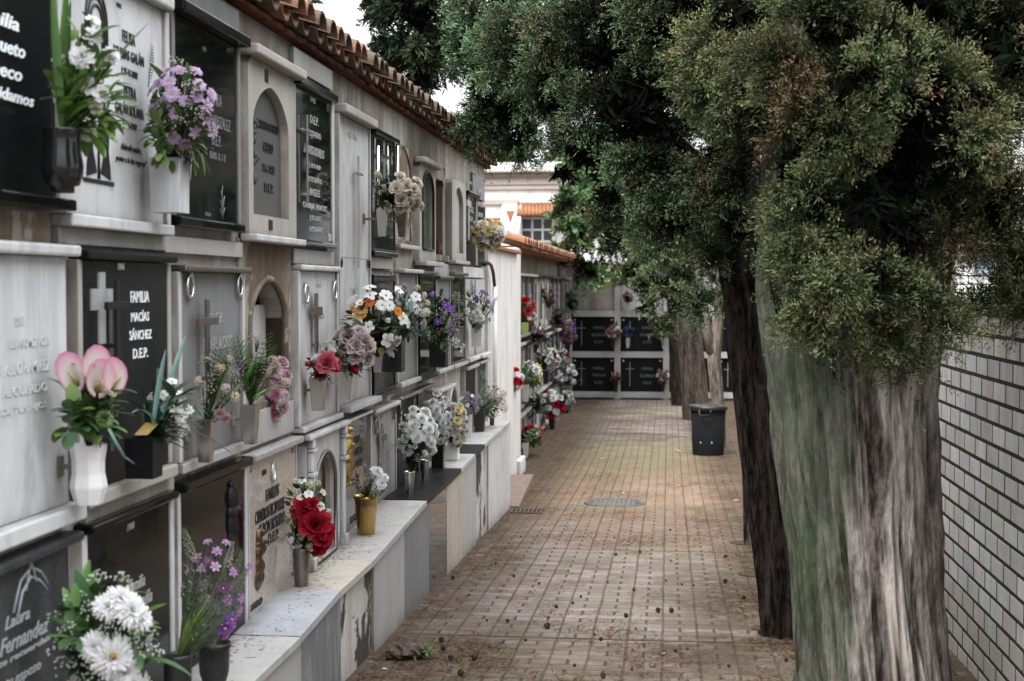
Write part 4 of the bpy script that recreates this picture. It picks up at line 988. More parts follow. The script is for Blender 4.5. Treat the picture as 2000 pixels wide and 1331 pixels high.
def bouquet(label, mouth, cpx, crad, plane, flowers=(), leaves=(), hero=(), cat='bouquet', name='flower_bouquet', group='bouquets on the near burial wall', dmul=.8, xmin=-1.57, stems=True, stemcol=(.05, .085, .03), front=.35):
    """mouth: point; cpx: picture centre; crad: picture radii; plane: ('x', v) or ('y', v) on which the centre lies"""
    c = W(cpx[0], cpx[1], plane[1]) if plane[0] == 'x' else D(cpx[0], cpx[1], plane[1])
    k = c.y/FPX; rx, rz = crad[0]*k, crad[1]*k; rd = min(rx, rz)*dmul
    R, U = cR, Vector((0, 0, 1)); T = Vector((-cF.x, -cF.y, 0)).normalized(); T = (T+Vector((front, 0, 0))).normalized()
    root = empty(name, tuple(mouth), label, cat, group)
    items = []
    for (px, py, kind, col, c2, size) in hero:
        u, v = (px-cpx[0])/max(crad[0], 1), (cpx[1]-py)/max(crad[1], 1); dd = math.sqrt(max(.12, 1-min(1, u*u+v*v)))
        items.append((c+R*(u*rx)+U*(v*rz)+T*(rd*dd), (R*u*.8+U*(v*.6+.2)+T*dd*1.0).normalized(), kind, col, c2, size*k))
    placed = [i[0] for i in items]
    for (kind, col, c2, n, size) in flowers:
        for i in range(int(n*1.35+.5)):
            best, bs = None, -1
            for _ in range(24):
                while True:
                    u, v = random.uniform(-1, 1), random.uniform(-1, 1)
                    if u*u+v*v < 1: break
                dd = math.sqrt(1-u*u-v*v)*random.uniform(.55, 1)
                p = c+R*(u*rx)+U*(v*rz)+T*(rd*dd)
                if p.x < xmin+.02: p.x = xmin+.02+random.uniform(0, .02)
                sc = min([(p-q).length for q in placed] or [9])
                if sc > bs: bs, best = sc, (p, (R*u*.9+U*(v*.7+.25)+T*(dd+.25)).normalized())
            placed.append(best[0]); items.append((best[0], best[1], kind, col, c2, size*k*random.uniform(.88, 1.12)))
    ms = MB()
    for j, (p, nrm, kind, col, c2, s) in enumerate(items):
        var = 1 if (kind == 'mum' and j == 0) else random.randrange(2)*2
        me = flower_mesh(kind, col, c2, var)
        nm = {'rose': 'rose', 'peony': 'peony', 'daisy': 'daisy', 'mum': 'chrysanthemum', 'carn': 'carnation', 'five': 'blossom', 'gerb': 'gerbera', 'orchid': 'orchid', 'bud': 'flower_bud', 'calla': 'calla_lily', 'cluster': 'hydrangea', 'spike': 'flower_spike', 'gyp': 'filler_sprig', 'globe': 'globe_flower'}[kind]
        o = bpy.data.objects.new(nm, me); COL.objects.link(o); o.parent = root
        if kind in ('spike', 'gyp', 'calla'): nrm = (nrm*(.55 if kind != 'calla' else 1.0)+Vector((0, 0, .8 if kind != 'calla' else .45))+(T*.5 if kind == 'calla' else Vector((0, 0, 0)))).normalized()
        q = nrm.to_track_quat('Z', 'Y').to_matrix().to_4x4() @ Matrix.Rotation(random.uniform(0, 6.28) if kind != 'calla' else PI/2+random.uniform(-.35, .35), 4, 'Z')
        o.matrix_local = Matrix.Translation(p-Vector(mouth)) @ q @ Matrix.Diagonal((s, s, s, 1))
        b = p-nrm*s*.35; m2 = (Vector(mouth)+b)*.5-Vector((0, 0, .01))
        ms.tube([Vector(mouth)-Vector((0, 0, .02)), m2, b], .0022, 4, col=stemcol)
    if stems and ms.v: ms.build('stems', leaf_mat, root)
    if leaves: foliage('foliage', root, Vector(mouth), c, (R, U, T, (rx, rz, rd)), leaves, xmin-.01)
    return root

# ---------------------------------------------------------------- vases
def vase(label, kind, px, pyt, pyb, wpx, mat, plane=('x', -1.50), cat='vase', name='flower_vase', group='flower vases on the near burial wall', wb=None, bracket=None, on=None):
    top = W(px, pyt, plane[1]) if plane[0] == 'x' else D(px, pyt, plane[1])
    k = top.y/FPX; h = (pyb-pyt)*k; r = wpx*k/2; rb = (wb or wpx*.72)*k/2
    zb = top.z-h
    if on is not None: zb = on; h = top.z-zb
    root = empty(name, (top.x, top.y, zb), label, cat, group)
    mb = MB(); c = (top.x, top.y, zb)
    def rim(r, h): return [(r, h), (r*.9, h), (r*.86, h-.015)]
    if kind == 'urn':
        mb.lathe([(rb*.75, 0), (rb*.78, h*.10), (r*.86, h*.115), (r*1.05, h*.30), (r*1.07, h*.42), (r*.98, h*.62), (r*.93, h*.80), (r*.95, h*.97)]+rim(r, h), c, 28)
    elif kind == 'hex':
        mb.lathe([(r*.72, 0), (r*.98, h*.27), (r*.985, h*.31), (r*.86, h*.52), (r*.86, h*.72), (r*.98, h*.95)]+rim(r, h), c, 8, 0, False)
    elif kind == 'square':
        mb.lathe([(rb*1.0, 0), (r, h), (r*.93, h), (r*.90, h-.02)], c, 4, 0, False, 0.0)
        a = 1/math.cos(PI/4); mb.v = [(c[0]+(v[0]-c[0])*a, c[1]+(v[1]-c[1])*a, v[2]) for v in mb.v]
    elif kind == 'round':
        mb.lathe([(rb, 0), (rb*1.02, h*.04), (r*.97, h*.96)]+rim(r, h), c, 28)
    elif kind == 'pot':
        mb.lathe([(rb, 0), (r*.90, h*.35), (r*.97, h*.9), (r*1.04, h*.9)]+rim(r*1.04, h), c, 28)
    elif kind == 'cup':
        mb.lathe([(rb, 0), (rb*1.03, h*.03), (r, h*.93), (r*1.08, h*.93)]+rim(r*1.08, h), c, 32)
    o = mb.build('body', mat, root, .003 if kind in ('square',) else 0)
    mb = MB(); mb.lathe([(r*.80, h-.018), (r*.5, h-.012), (0.001, h-.010)], c, 12, cap=False); mb.build('filling', soil, root)
    if bracket:
        MB().box(-1.603, top.x-r*.7, top.y-.008, top.y+.008, zb+h*.58, zb+h*.66).build('bracket', bracket, root, .001)
        MB().box(-1.602, -1.592, top.y-.014, top.y+.014, zb+h*.45, zb+h*.80).build('bracket_plate', bracket, root, .001)
    return Vector((top.x, top.y, top.z-.01))

LILAC = (.50, .36, .56); WHT = (.86, .865, .86); CREAM = (.62, .57, .47); PINK = (.62, .36, .42); PALEP = (.66, .50, .50); RED = (.30, .010, .022); ROSER = (.42, .055, .085); VIO = (.15, .055, .30); ORG = (.70, .24, .035); MAUVE = (.46, .37, .37); LEMON = (.78, .68, .36)
LG = (.13, .25, .055); MG = (.055, .12, .03); DG = (.022, .05, .022); TEAL = (.16, .30, .27); OLIVE = (.13, .16, .04)

# 1 black urn on the script plaque
m = vase('round black glazed urn on the shelf of the script plaque, top left', 'urn', 121, 253, 381, 78, ceram_b, ('x', -1.47), wb=62)
bouquet('tall white flowers with sword leaves and bright green leaves in the black urn', m, (163, 150), (62, 120), ('x', -1.44),
        [('carn', WHT, (.80, .80, .82), 3, 40), ('five', WHT, (.80, .80, .82), 3, 42)],
        [('grass', (.06, .14, .035), 2, .34, .028, .4), ('leaf', LG, 34, .085, .035, 1.0), ('leaf', MG, 22, .08, .03, 1.0), ('twig', MG, 4, .06, .012, 1.0)],
        [(158, 118, 'carn', WHT, (.82, .82, .84), 52), (180, 75, 'carn', WHT, (.82, .82, .84), 44), (195, 190, 'five', WHT, (.8, .8, .82), 40), (185, 215, 'five', PALEP, WHT, 34)])
r0 = bpy.data.objects[-1] if False else None
mb = MB()
for (tx, ty, w) in ((103, -25, .022), (132, -60, .026), (137, 5, .024), (176, 120, .026)):
    p = W(tx, ty, -1.47); blade(mb, m, p-m, (p-m).length*1.02, w, .12, jitc((.075, .16, .04), .15), 9, .5, (.11, .24, .06))
for (tx, ty) in ((205, 235), (222, 250), (230, 225), (215, 262), (238, 245), (200, 258), (190, 245), (225, 275)):
    p = W(tx, ty, -1.42); q = W(205, 222, -1.45); blade(mb, q, p-q, .075, .03, .6, jitc((.17, .30, .07), .2), 5, .2)
mb.build('leaf_spray', leaf_mat, [o for o in bpy.data.objects if o.name.startswith('flower_bouquet')][-1])
leafmass(newest(), 125, 225, 110, 262, 50, [(.16, .30, .06), (.10, .22, .05), (.20, .34, .09)], .075, .026, -1.46)
leafmass(newest(), 170, 240, 190, 270, 34, [(.20, .34, .09), (.14, .27, .06)], .07, .03, -1.44)
# 2 white square vase, lilac daisies
m = vase('square white marble vase holding the lilac daisies', 'square', 331, 310, 419, 62, marble_clean, ('x', -1.52), wb=60)
rb_ = bouquet('lilac daisies with yellow centres above dark green leaves in the square white vase', m, (352, 205), (66, 82), ('x', -1.47),
        [('daisy', LILAC, (.62, .48, .68), 8, 32), ('gyp', (.72, .70, .62), None, 4, 40)],
        [('leaf', (.07, .13, .04), 46, .075, .022, 1.05), ('fern', MG, 5, .22, .07, .9), ('leaf', OLIVE, 18, .06, .02, 1.1)],
        [(304, 168, 'daisy', LILAC, (.64, .50, .70), 34), (325, 165, 'daisy', LILAC, (.66, .52, .72), 34), (331, 190, 'daisy', LILAC, (.66, .52, .72), 36), (320, 142, 'daisy', LILAC, (.62, .48, .68), 36), (292, 180, 'daisy', LILAC, None, 28),
         (347, 140, 'daisy', LILAC, None, 30), (380, 194, 'daisy', LILAC, None, 30), (400, 212, 'orchid', LILAC, None, 36), (398, 235, 'orchid', LILAC, (.66, .5, .72), 36), (412, 258, 'orchid', LILAC, (.66, .5, .72), 38), (376, 262, 'orchid', LILAC, None, 30), (366, 180, 'gyp', (.72, .66, .66), None, 44), (372, 225, 'gyp', (.75, .74, .62), None, 44)])
mb = MB(); b = W(384, 172, -1.42); mb.ball((b.x, b.y, b.z-.012), .018, 8, 6, col=(.7, .72, .72), sc=(1, 1, 1.3)); mb.ball((b.x, b.y+.004, b.z+.014), .010, 8, 6, col=(.72, .74, .74)); mb.ball((b.x, b.y+.016, b.z+.008), .006, 6, 5, col=(.55, .03, .03), sc=(1, 1.6, 1)); mb.build('bird_ornament', petal_mat, rb_)
mb = MB(); f0 = W(290, 170, -1.52); f1 = W(296, 88, -1.56); fern(mb, f0, f1-f0, (f1-f0).length, .045, .05, (.04, .09, .03), 14)
mb.build('fern_frond', leaf_mat, rb_); mb = MB()
for k in range(9):
    p = W(372+k*3, 300, -1.45); blade(mb, p, Vector((.3, random.uniform(-.3, .6), -1)), .075, .014, .4, jitc((.12, .16, .05), .2), 5)
mb.build('trailing_leaves', leaf_mat, rb_)
leafmass(rb_, 292, 400, 215, 318, 120, [(.045, .09, .025), (.07, .13, .035), (.10, .15, .04)], .065, .020, -1.49)
# 3 white hexagonal vase with pink callas
m = vase('white ceramic vase with a waisted faceted body holding pink callas', 'hex', 172, 868, 990, 76, ceram_w, ('x', -1.52), bracket=dark_steel)
rb_ = bouquet('pink edged calla lilies over pale green leaves in the white faceted vase', m, (178, 755), (66, 82), ('x', -1.48), [],
        [('leaf', (.20, .30, .09), 16, .085, .045, .7), ('leaf', (.05, .12, .04), 30, .075, .028, .85), ('leaf', MG, 16, .07, .022, .9)],
        [(140, 740, 'calla', PINK, (.66, .22, .38), 68), (182, 722, 'calla', PINK, (.66, .24, .40), 62), (228, 748, 'calla', PINK, (.66, .22, .38), 66), (192, 752, 'calla', PINK, (.66, .3, .42), 66), (203, 818, 'globe', (.32, .45, .22), None, 42)], stems=True)
mb = MB(); p = W(212, 838, -1.42); mb.tube([p, W(228, 868, -1.4), W(243, 893, -1.4), W(262, 906, -1.42)], [.004, .004, .003, .002], 6, col=(.22, .36, .32)); mb.build('drooping_stem', leaf_mat, rb_)
leafmass(rb_, 120, 235, 775, 860, 60, [(.06, .13, .035), (.16, .26, .07), (.04, .09, .03)], .06, .028, -1.48)
# 4 dark granite pot with white blossoms
m = vase('speckled black granite pot, the widest on the middle shelf', 'square', 281, 854, 936, 62, dark_gr, ('x', -1.51), wb=56)
rb_ = bouquet('loose white blossoms and blue green sword leaves leaning right out of the granite pot', m, (330, 800), (44, 62), ('x', -1.46),
        [('five', WHT, (.78, .76, .70), 7, 24)], [('leaf', (.03, .08, .035), 24, .10, .026, 1.0), ('leaf', (.08, .18, .10), 16, .07, .022, .9)],
        [(338, 842, 'carn', PALEP, WHT, 34), (352, 812, 'five', WHT, (.8, .8, .76), 34), (362, 838, 'five', WHT, None, 30), (330, 835, 'five', (.7, .5, .3), WHT, 24), (350, 832, 'orchid', WHT, None, 32), (368, 800, 'orchid', WHT, None, 24), (340, 800, 'orchid', WHT, None, 24)])
mb = MB()
for (ax_, ay, bx, by, w, dr) in ((300, 830, 322, 690, .020, .1), (315, 820, 358, 662, .022, .15), (320, 800, 400, 752, .014, .9), (318, 830, 402, 730, .012, .9), (352, 830, 452, 874, .012, .1), (305, 830, 262, 772, .010, .8), (318, 820, 345, 700, .03, .3)):
    a, b = W(ax_, ay, -1.46), W(bx, by, -1.45); blade(mb, a, b-a+Vector((0, 0, dr*.06)), (b-a).length*1.05, w, dr, jitc((.17, .28, .25), .15), 8, .4, (.28, .40, .38))
a = W(262, 850, -1.45); mb._add([a, W(288, 850, -1.44), W(310, 828, -1.46), W(284, 826, -1.47)], [(0, 1, 2, 3)], 0, False, (.30, .20, .05)); mb.build('sword_leaves', leaf_mat, rb_)
# 5, 6 steel wall vases
m = vase('tapered steel wall vase on the grey marble plaque, left of the pair', 'square', 401, 818, 906, 36, steel, ('x', -1.53), wb=24, bracket=steel)
bouquet('cream and pink blossoms with fine ferns in the left steel wall vase', m, (425, 755), (40, 62), ('x', -1.49), [('cluster', (.62, .50, .33), (.7, .62, .45), 1, 26), ('gyp', PALEP, None, 4, 40)],
        [('fern', (.06, .15, .03), 7, .21, .05, .75), ('grass', (.07, .15, .04), 8, .17, .010, .7), ('twig', MG, 3, .05, .008, 1.0)],
        [(427, 717, 'cluster', (.62, .46, .30), (.7, .58, .40), 26), (437, 757, 'cluster', PALEP, (.7, .5, .52), 26), (457, 775, 'cluster', (.6, .55, .3), (.72, .66, .5), 28), (427, 808, 'carn', PINK, PALEP, 26), (440, 818, 'carn', PINK, PALEP, 24), (446, 699, 'cluster', PALEP, None, 20)])
m = vase('tapered steel wall vase beside the arched niche, right of the pair', 'square', 489, 790, 870, 32, steel, ('x', -1.53), wb=22, bracket=steel)
bouquet('plume of fresh green fern fronds in the right steel wall vase', m, (495, 715), (50, 62), ('x', -1.49), [('gyp', PALEP, None, 3, 40)],
        [('fern', (.055, .15, .025), 11, .27, .075, .65), ('fern', (.08, .19, .03), 6, .2, .07, 1.0), ('grass', MG, 6, .2, .008, .6)], stems=False)
# 7 pink blossoms inside the niche
m = W(540, 822, -1.62)
bouquet('column of pink, cream and magenta blossoms inside the open arched niche', m, (538, 758), (26, 62), ('x', -1.60), [('peony', (.62, .40, .48), (.70, .52, .58), 4, 32), ('cluster', CREAM, (.7, .62, .5), 4, 26), ('gyp', (.6, .5, .5), None, 3, 34)],
        [('leaf', OLIVE, 12, .05, .02, .9), ('fern', MG, 4, .15, .05, 1.1)],
        [(535, 722, 'peony', (.62, .42, .52), (.70, .54, .60), 34), (522, 790, 'peony', (.26, .06, .16), (.40, .14, .28), 34), (534, 804, 'peony', (.50, .14, .26), (.6, .25, .36), 34), (553, 795, 'peony', PALEP, (.7, .55, .58), 34), (531, 703, 'cluster', (.62, .48, .34), CREAM, 28), (535, 770, 'peony', (.5, .2, .34), PINK, 30), (551, 768, 'cluster', PALEP, None, 26)], xmin=-1.75)
# 8, 9 on the cross plaque
m = vase('flat square steel vase on the white plaque with red roses', 'square', 621, 738, 804, 30, steel, ('x', -1.54), wb=22, bracket=dark_steel)
bouquet('red and cream roses in the flat square steel vase', m, (630, 712), (30, 24), ('x', -1.50), [('rose', RED, (.4, .03, .05), 1, 20), ('gyp', WHT, None, 2, 20)],
        [('leaf', DG, 26, .05, .016, 1.1), ('leaf', (.16, .22, .06), 4, .05, .02, .8)],
        [(636, 708, 'rose', ROSER, (.55, .15, .18), 40), (603, 712, 'bud', RED, ROSER, 24), (613, 704, 'bud', CREAM, WHT, 28), (648, 688, 'bud', CREAM, WHT, 22), (655, 715, 'rose', RED, None, 22)])
m = vase('tall tapered steel vase at the edge of the two row plaque', 'square', 673, 730, 782, 28, steel, ('x', -1.52), wb=18, bracket=steel)
bouquet('faded mauve silk roses with one drooping red rose', m, (690, 682), (40, 42), ('x', -1.46), [('rose', MAUVE, (.60, .53, .52), 5, 26)],
        [('leaf', DG, 34, .055, .02, .9), ('leaf', (.20, .26, .10), 5, .06, .022, 1.0), ('fern', DG, 4, .12, .04, .9)],
        [(677, 655, 'rose', MAUVE, (.62, .55, .54), 36), (690, 674, 'rose', MAUVE, (.60, .53, .52), 34), (654, 658, 'rose', CREAM, (.66, .64, .56), 26), (665, 640, 'gerb', MAUVE, CREAM, 22), (710, 665, 'rose', MAUVE, None, 28), (718, 675, 'rose', MAUVE, CREAM, 26), (689, 718, 'bud', RED, (.42, .02, .03), 34), (700, 660, 'rose', MAUVE, None, 26)])
leafmass(newest(), 655, 722, 660, 735, 60, [(.015, .035, .016), (.03, .06, .025)], .05, .018, -1.48)
# 10 big white and orange bouquet
m = vase('tapered steel vase under the white and orange bouquet', 'square', 738, 688, 728, 20, steel, ('x', -1.50), wb=14)
bouquet('large bouquet of white cosmos and orange gerberas over bronze green round leaves', m, (733, 625), (62, 62), ('x', -1.42), [('five', WHT, (.82, .82, .80), 4, 24)],
        [('broad', (.07, .085, .045), 16, .085, .075, .8), ('leaf', (.09, .04, .03), 10, .08, .05, .8), ('leaf', DG, 44, .06, .022, .9), ('leaf', (.20, .19, .05), 6, .05, .03, 1.0)],
        [(718, 562, 'five', WHT, (.82, .82, .80), 28), (716, 577, 'five', WHT, (.82, .82, .80), 28), (746, 577, 'five', WHT, (.82, .82, .80), 32), (775, 567, 'five', WHT, None, 26), (735, 596, 'gerb', WHT, (.8, .8, .78), 28), (750, 596, 'gerb', WHT, (.8, .8, .78), 26), (696, 592, 'five', WHT, None, 24), (711, 590, 'gerb', (.5, .12, .03), (.60, .16, .05), 26), (696, 603, 'gerb', (.70, .40, .12), (.72, .50, .22), 30), (695, 612, 'gerb', ORG, (.72, .42, .12), 30), (682, 604, 'gerb', ORG, (.65, .4, .15), 20),
         (768, 608, 'gerb', ORG, None, 22), (778, 622, 'five', WHT, None, 28), (747, 664, 'five', (.70, .69, .66), WHT, 32), (743, 625, 'bud', WHT, None, 22), (681, 622, 'five', WHT, None, 18), (723, 602, 'bud', LEMON, None, 16)], dmul=.9)
leafmass(newest(), 680, 788, 575, 690, 120, [(.016, .035, .014), (.03, .05, .02), (.06, .05, .03)], .06, .028, -1.46)
m = vase('deep black box vase in front of the glazed plaque in the middle row', 'square', 768, 664, 727, 42, black_vase, ('x', -1.47), wb=40)
bouquet('white anemones and pale pink buds spilling right of the orange gerberas', m, (800, 605), (36, 48), ('x', -1.42), [('cluster', (.55, .55, .45), CREAM, 7, 18), ('bud', PALEP, PINK, 3, 15)],
        [('leaf', DG, 34, .05, .018, .9), ('leaf', TEAL, 5, .06, .02, 1.2), ('leaf', (.07, .11, .05), 16, .05, .02, 1.0)],
        [(806, 580, 'five', WHT, None, 24), (797, 594, 'five', WHT, None, 24), (804, 603, 'five', PALEP, WHT, 22), (820, 585, 'bud', PINK, PALEP, 16), (788, 559, 'bud', PINK, PALEP, 16), (824, 632, 'five', PINK, PALEP, 20), (775, 565, 'five', WHT, None, 20), (828, 610, 'cluster', (.6, .58, .48), None, 22), (818, 612, 'cluster', (.55, .55, .45), None, 22)])
leafmass(newest(), 770, 832, 570, 660, 90, [(.014, .03, .014), (.03, .055, .025)], .05, .018, -1.46)
# 11, 12
m = vase('large glossy black box vase with violet flowers, middle row', 'square', 857, 665, 718, 34, black_vase, ('x', -1.49), wb=32)
bouquet('dark green foliage with violet blossoms and trailing white leaves in the glossy black box vase', m, (858, 622), (34, 58), ('x', -1.44), [('orchid', VIO, (.22, .10, .42), 2, 18), ('gyp', (.42, .32, .36), None, 4, 30)],
        [('leaf', (.035, .085, .018), 80, .06, .024, 1.0), ('fern', MG, 4, .16, .05, 1.0)],
        [(863, 597, 'orchid', VIO, (.20, .08, .42), 20), (872, 603, 'orchid', VIO, (.20, .08, .42), 22), (880, 632, 'spike', (.25, .14, .32), (.4, .3, .45), 34), (890, 625, 'gyp', (.48, .36, .36), None, 34), (884, 650, 'gyp', (.45, .34, .36), None, 32), (890, 672, 'five', (.50, .55, .40), WHT, 22), (900, 680, 'five', (.5, .56, .42), WHT, 22), (884, 668, 'five', (.5, .56, .42), WHT, 20)])
leafmass(newest(), 828, 890, 575, 675, 110, [(.03, .075, .015), (.05, .11, .02), (.02, .045, .015)], .06, .022, -1.47)
m = vase('small white box vase at the end of the middle row', 'square', 932, 638, 678, 22, ceram_w, ('x', -1.52), wb=20)
bouquet('white chrysanthemums and violet blossoms at the end of the middle row', m, (932, 596), (32, 42), ('x', -1.47), [('spike', (.22, .12, .30), (.4, .3, .4), 2, 26), ('orchid', VIO, None, 2, 12)],
        [('leaf', (.10, .19, .04), 46, .05, .018, 1.0)],
        [(925, 612, 'carn', WHT, None, 22), (918, 622, 'carn', WHT, None, 22), (932, 622, 'carn', WHT, None, 20), (936, 571, 'orchid', VIO, None, 13), (944, 575, 'orchid', VIO, None, 12), (945, 590, 'orchid', VIO, None, 12), (957, 608, 'orchid', (.2, .1, .3), None, 12), (926, 600, 'cluster', (.6, .66, .5), WHT, 20)])
leafmass(newest(), 905, 960, 568, 630, 70, [(.09, .18, .035), (.06, .12, .03)], .055, .018, -1.49)
# 13 cream roses upper row
m = vase('left polished steel vase under the cream roses of the top row', 'square', 746, 407, 463, 20, steel, ('x', -1.50), wb=13, bracket=dark_steel)
m2_ = vase('right darker steel vase under the cream roses of the top row', 'square', 785, 414, 464, 22, dark_steel, ('x', -1.52), wb=12, bracket=dark_steel)
bouquet('cream roses with dark leaves hanging in the top row', m, (774, 375), (50, 38), ('x', -1.42), [('rose', CREAM, (.66, .60, .50), 3, 20)],
        [('leaf', DG, 60, .05, .02, .85)],
        [(738, 345, 'bud', CREAM, (.66, .60, .5), 26), (744, 372, 'bud', CREAM, (.66, .6, .5), 28), (767, 370, 'rose', CREAM, (.64, .58, .48), 26), (778, 393, 'rose', (.52, .44, .40), CREAM, 26), (790, 364, 'rose', CREAM, (.64, .58, .48), 24), (804, 372, 'rose', CREAM, None, 20), (797, 390, 'bud', CREAM, None, 22), (812, 398, 'rose', (.50, .46, .30), CREAM, 22), (805, 407, 'rose', CREAM, None, 20), (820, 405, 'rose', CREAM, None, 16)])
leafmass(newest(), 730, 822, 350, 412, 90, [(.015, .03, .014), (.025, .045, .02)], .05, .018, -1.46)
m = W(942, 478, -1.50)
bouquet('yellow and ivory roses at the right end of the top row', m, (950, 458), (38, 28), ('x', -1.47), [('rose', LEMON, (.72, .64, .4), 5, 17), ('rose', WHT, None, 3, 16), ('rose', PALEP, CREAM, 3, 14)],
        [('leaf', (.05, .085, .025), 34, .05, .022, .9)], [(948, 452, 'rose', LEMON, (.72, .66, .45), 22), (938, 440, 'rose', LEMON, WHT, 20), (916, 452, 'rose', WHT, LEMON, 20), (962, 448, 'rose', WHT, LEMON, 18), (975, 465, 'rose', PALEP, CREAM, 16)], dmul=.6)
# 15 chrysanthemums bottom left
m = Vector((-1.42, W(215, 1390, -1.42).y, W(215, 1420, -1.42).z))
bouquet('big white chrysanthemums with filler sprigs and green leaves in the bottom left corner', m, (205, 1235), (100, 105), ('x', -1.36), [('gyp', (.74, .75, .72), None, 9, 60)],
        [('leaf', (.04, .10, .03), 46, .12, .034, .9), ('leaf', (.10, .22, .04), 16, .10, .03, .9)],
        [(207, 1268, 'mum', WHT, (.84, .84, .85), 90), (172, 1248, 'mum', WHT, (.84, .84, .85), 66), (247, 1180, 'mum', WHT, (.82, .82, .82), 74), (200, 1170, 'mum', WHT, (.82, .82, .82), 62), (228, 1158, 'mum', WHT, (.82, .82, .82), 66), (268, 1198, 'mum', WHT, (.8, .8, .8), 56), (232, 1300, 'mum', WHT, (.84, .84, .85), 76), (240, 1325, 'mum', WHT, None, 70), (268, 1340, 'mum', WHT, None, 60), (115, 1262, 'gyp', (.76, .77, .74), None, 70), (130, 1300, 'gyp', (.76, .77, .74), None, 74), (155, 1335, 'gyp', (.76, .77, .74), None, 74), (235, 1135, 'gyp', (.68, .68, .58), None, 60), (275, 1225, 'gyp', (.6, .62, .48), None, 56)], front=.5)
rb_ = [o for o in bpy.data.objects if o.name.startswith('flower_bouquet')][-1]; mb = MB()
for (ax_, ay, bx, by, w) in ((150, 1230, 172, 1095, .035), (150, 1230, 184, 1110, .05), (160, 1220, 135, 1150, .03), (165, 1240, 150, 1120, .03), (170, 1200, 225, 1170, .03), (145, 1250, 140, 1180, .04)):
    a, b = W(ax_, ay, -1.42), W(bx, by, -1.44); blade(mb, a, b-a, (b-a).length*1.05, w, .2, jitc((.06, .14, .035), .25), 8, .4, (.10, .21, .06))
mb.build('leaf_spray', leaf_mat, rb_)
leafmass(rb_, 130, 290, 1150, 1330, 50, [(.03, .08, .02), (.05, .12, .03), (.09, .19, .04)], .10, .024, -1.40)
# 16 black pots, purple wild flowers
m = vase('black cylinder pot at the bottom edge, holding grassy stems', 'round', 347, 1278, 1400, 58, plastic_b, ('x', -1.43), wb=52, on=ledge_z(W(347, 1300, -1.43).y)+.001)
rb_ = bouquet('wispy purple and violet wild flowers on grassy stems at the lower left', m, (415, 1150), (62, 105), ('x', -1.40), [('orchid', (.34, .16, .36), (.50, .32, .52), 13, 23), ('spike', (.16, .20, .12), (.26, .30, .20), 4, 44), ('orchid', (.20, .07, .20), None, 9, 20)],
        [('grass', (.13, .19, .04), 30, .20, .007, .85), ('twig', (.09, .13, .06), 12, .05, .010, .95)],
        [(434, 1222, 'orchid', (.22, .05, .38), (.34, .12, .52), 42), (447, 1205, 'orchid', (.26, .08, .42), (.36, .16, .52), 32), (416, 1098, 'orchid', (.5, .3, .52), (.62, .45, .62), 24), (395, 1160, 'orchid', (.46, .3, .44), (.62, .5, .58), 24), (366, 1060, 'spike', (.2, .26, .16), (.3, .36, .24), 60), (448, 1075, 'spike', (.3, .36, .28), (.4, .45, .36), 44), (487, 1102, 'orchid', (.35, .12, .38), None, 20), (468, 1165, 'orchid', (.4, .2, .44), None, 24), (430, 1140, 'orchid', (.16, .05, .16), None, 24), (365, 1110, 'orchid', (.45, .32, .45), None, 20)])
m = vase('wide black plastic pot standing on the ledge beside the cylinder pot', 'pot', 418, 1255, 1318, 66, plastic_b, ('x', -1.45), wb=40, on=ledge_z(W(418, 1300, -1.45).y)+.001)
# 17 red roses
m = vase('tapered tarnished metal vase with red roses on the ledge', 'round', 588, 1070, 1153, 38, dark_steel, ('x', -1.53), wb=27, on=ledge_z(W(588, 1110, -1.53).y)+.001)
rb_ = bouquet('crimson silk roses with cream and white blossoms, in the tarnished vase on the ledge', m, (600, 1005), (42, 76), ('x', -1.50), [('five', CREAM, (.62, .60, .38), 5, 20), ('cluster', (.45, .45, .25), CREAM, 3, 20)],
        [('leaf', DG, 44, .05, .02, .9), ('leaf', (.035, .08, .03), 12, .07, .035, .8), ('fern', MG, 5, .16, .045, 1.0), ('twig', (.16, .15, .06), 4, .04, .01, 1.1)],
        [(588, 992, 'rose', RED, (.40, .015, .03), 46), (612, 1022, 'rose', RED, (.38, .012, .03), 54), (630, 1042, 'rose', RED, (.36, .012, .03), 48), (620, 1062, 'rose', RED, (.34, .012, .03), 46), (584, 968, 'five', (.66, .66, .72), WHT, 22), (598, 960, 'five', WHT, None, 20), (588, 937, 'five', WHT, None, 20), (573, 940, 'cluster', (.46, .47, .25), CREAM, 26), (575, 958, 'cluster', (.46, .47, .25), CREAM, 26), (602, 945, 'cluster', (.5, .5, .3), None, 24), (591, 1028, 'five', WHT, (.72, .72, .78), 22), (588, 1015, 'cluster', (.66, .6, .6), WHT, 26), (622, 985, 'five', (.6, .6, .5), WHT, 20), (582, 1045, 'five', (.5, .48, .2), CREAM, 18), (605, 980, 'rose', RED, None, 26)], dmul=.8)
mb = MB(); p = W(566, 1060, -1.55); 
for k in range(7): mb.tube([p, p+Vector((.01*random.random(), random.uniform(-.012, .012), -.03)), p+Vector((.015*random.random(), random.uniform(-.02, .02), -.085))], .0016, 4, col=(.6, .62, .66))
mb.ball(p, .012, 6, 5, col=(.55, .57, .6)); mb.build('tassel', petal_mat, rb_)
leafmass(rb_, 562, 636, 930, 1070, 70, [(.02, .045, .018), (.035, .07, .025)], .05, .02, -1.52)
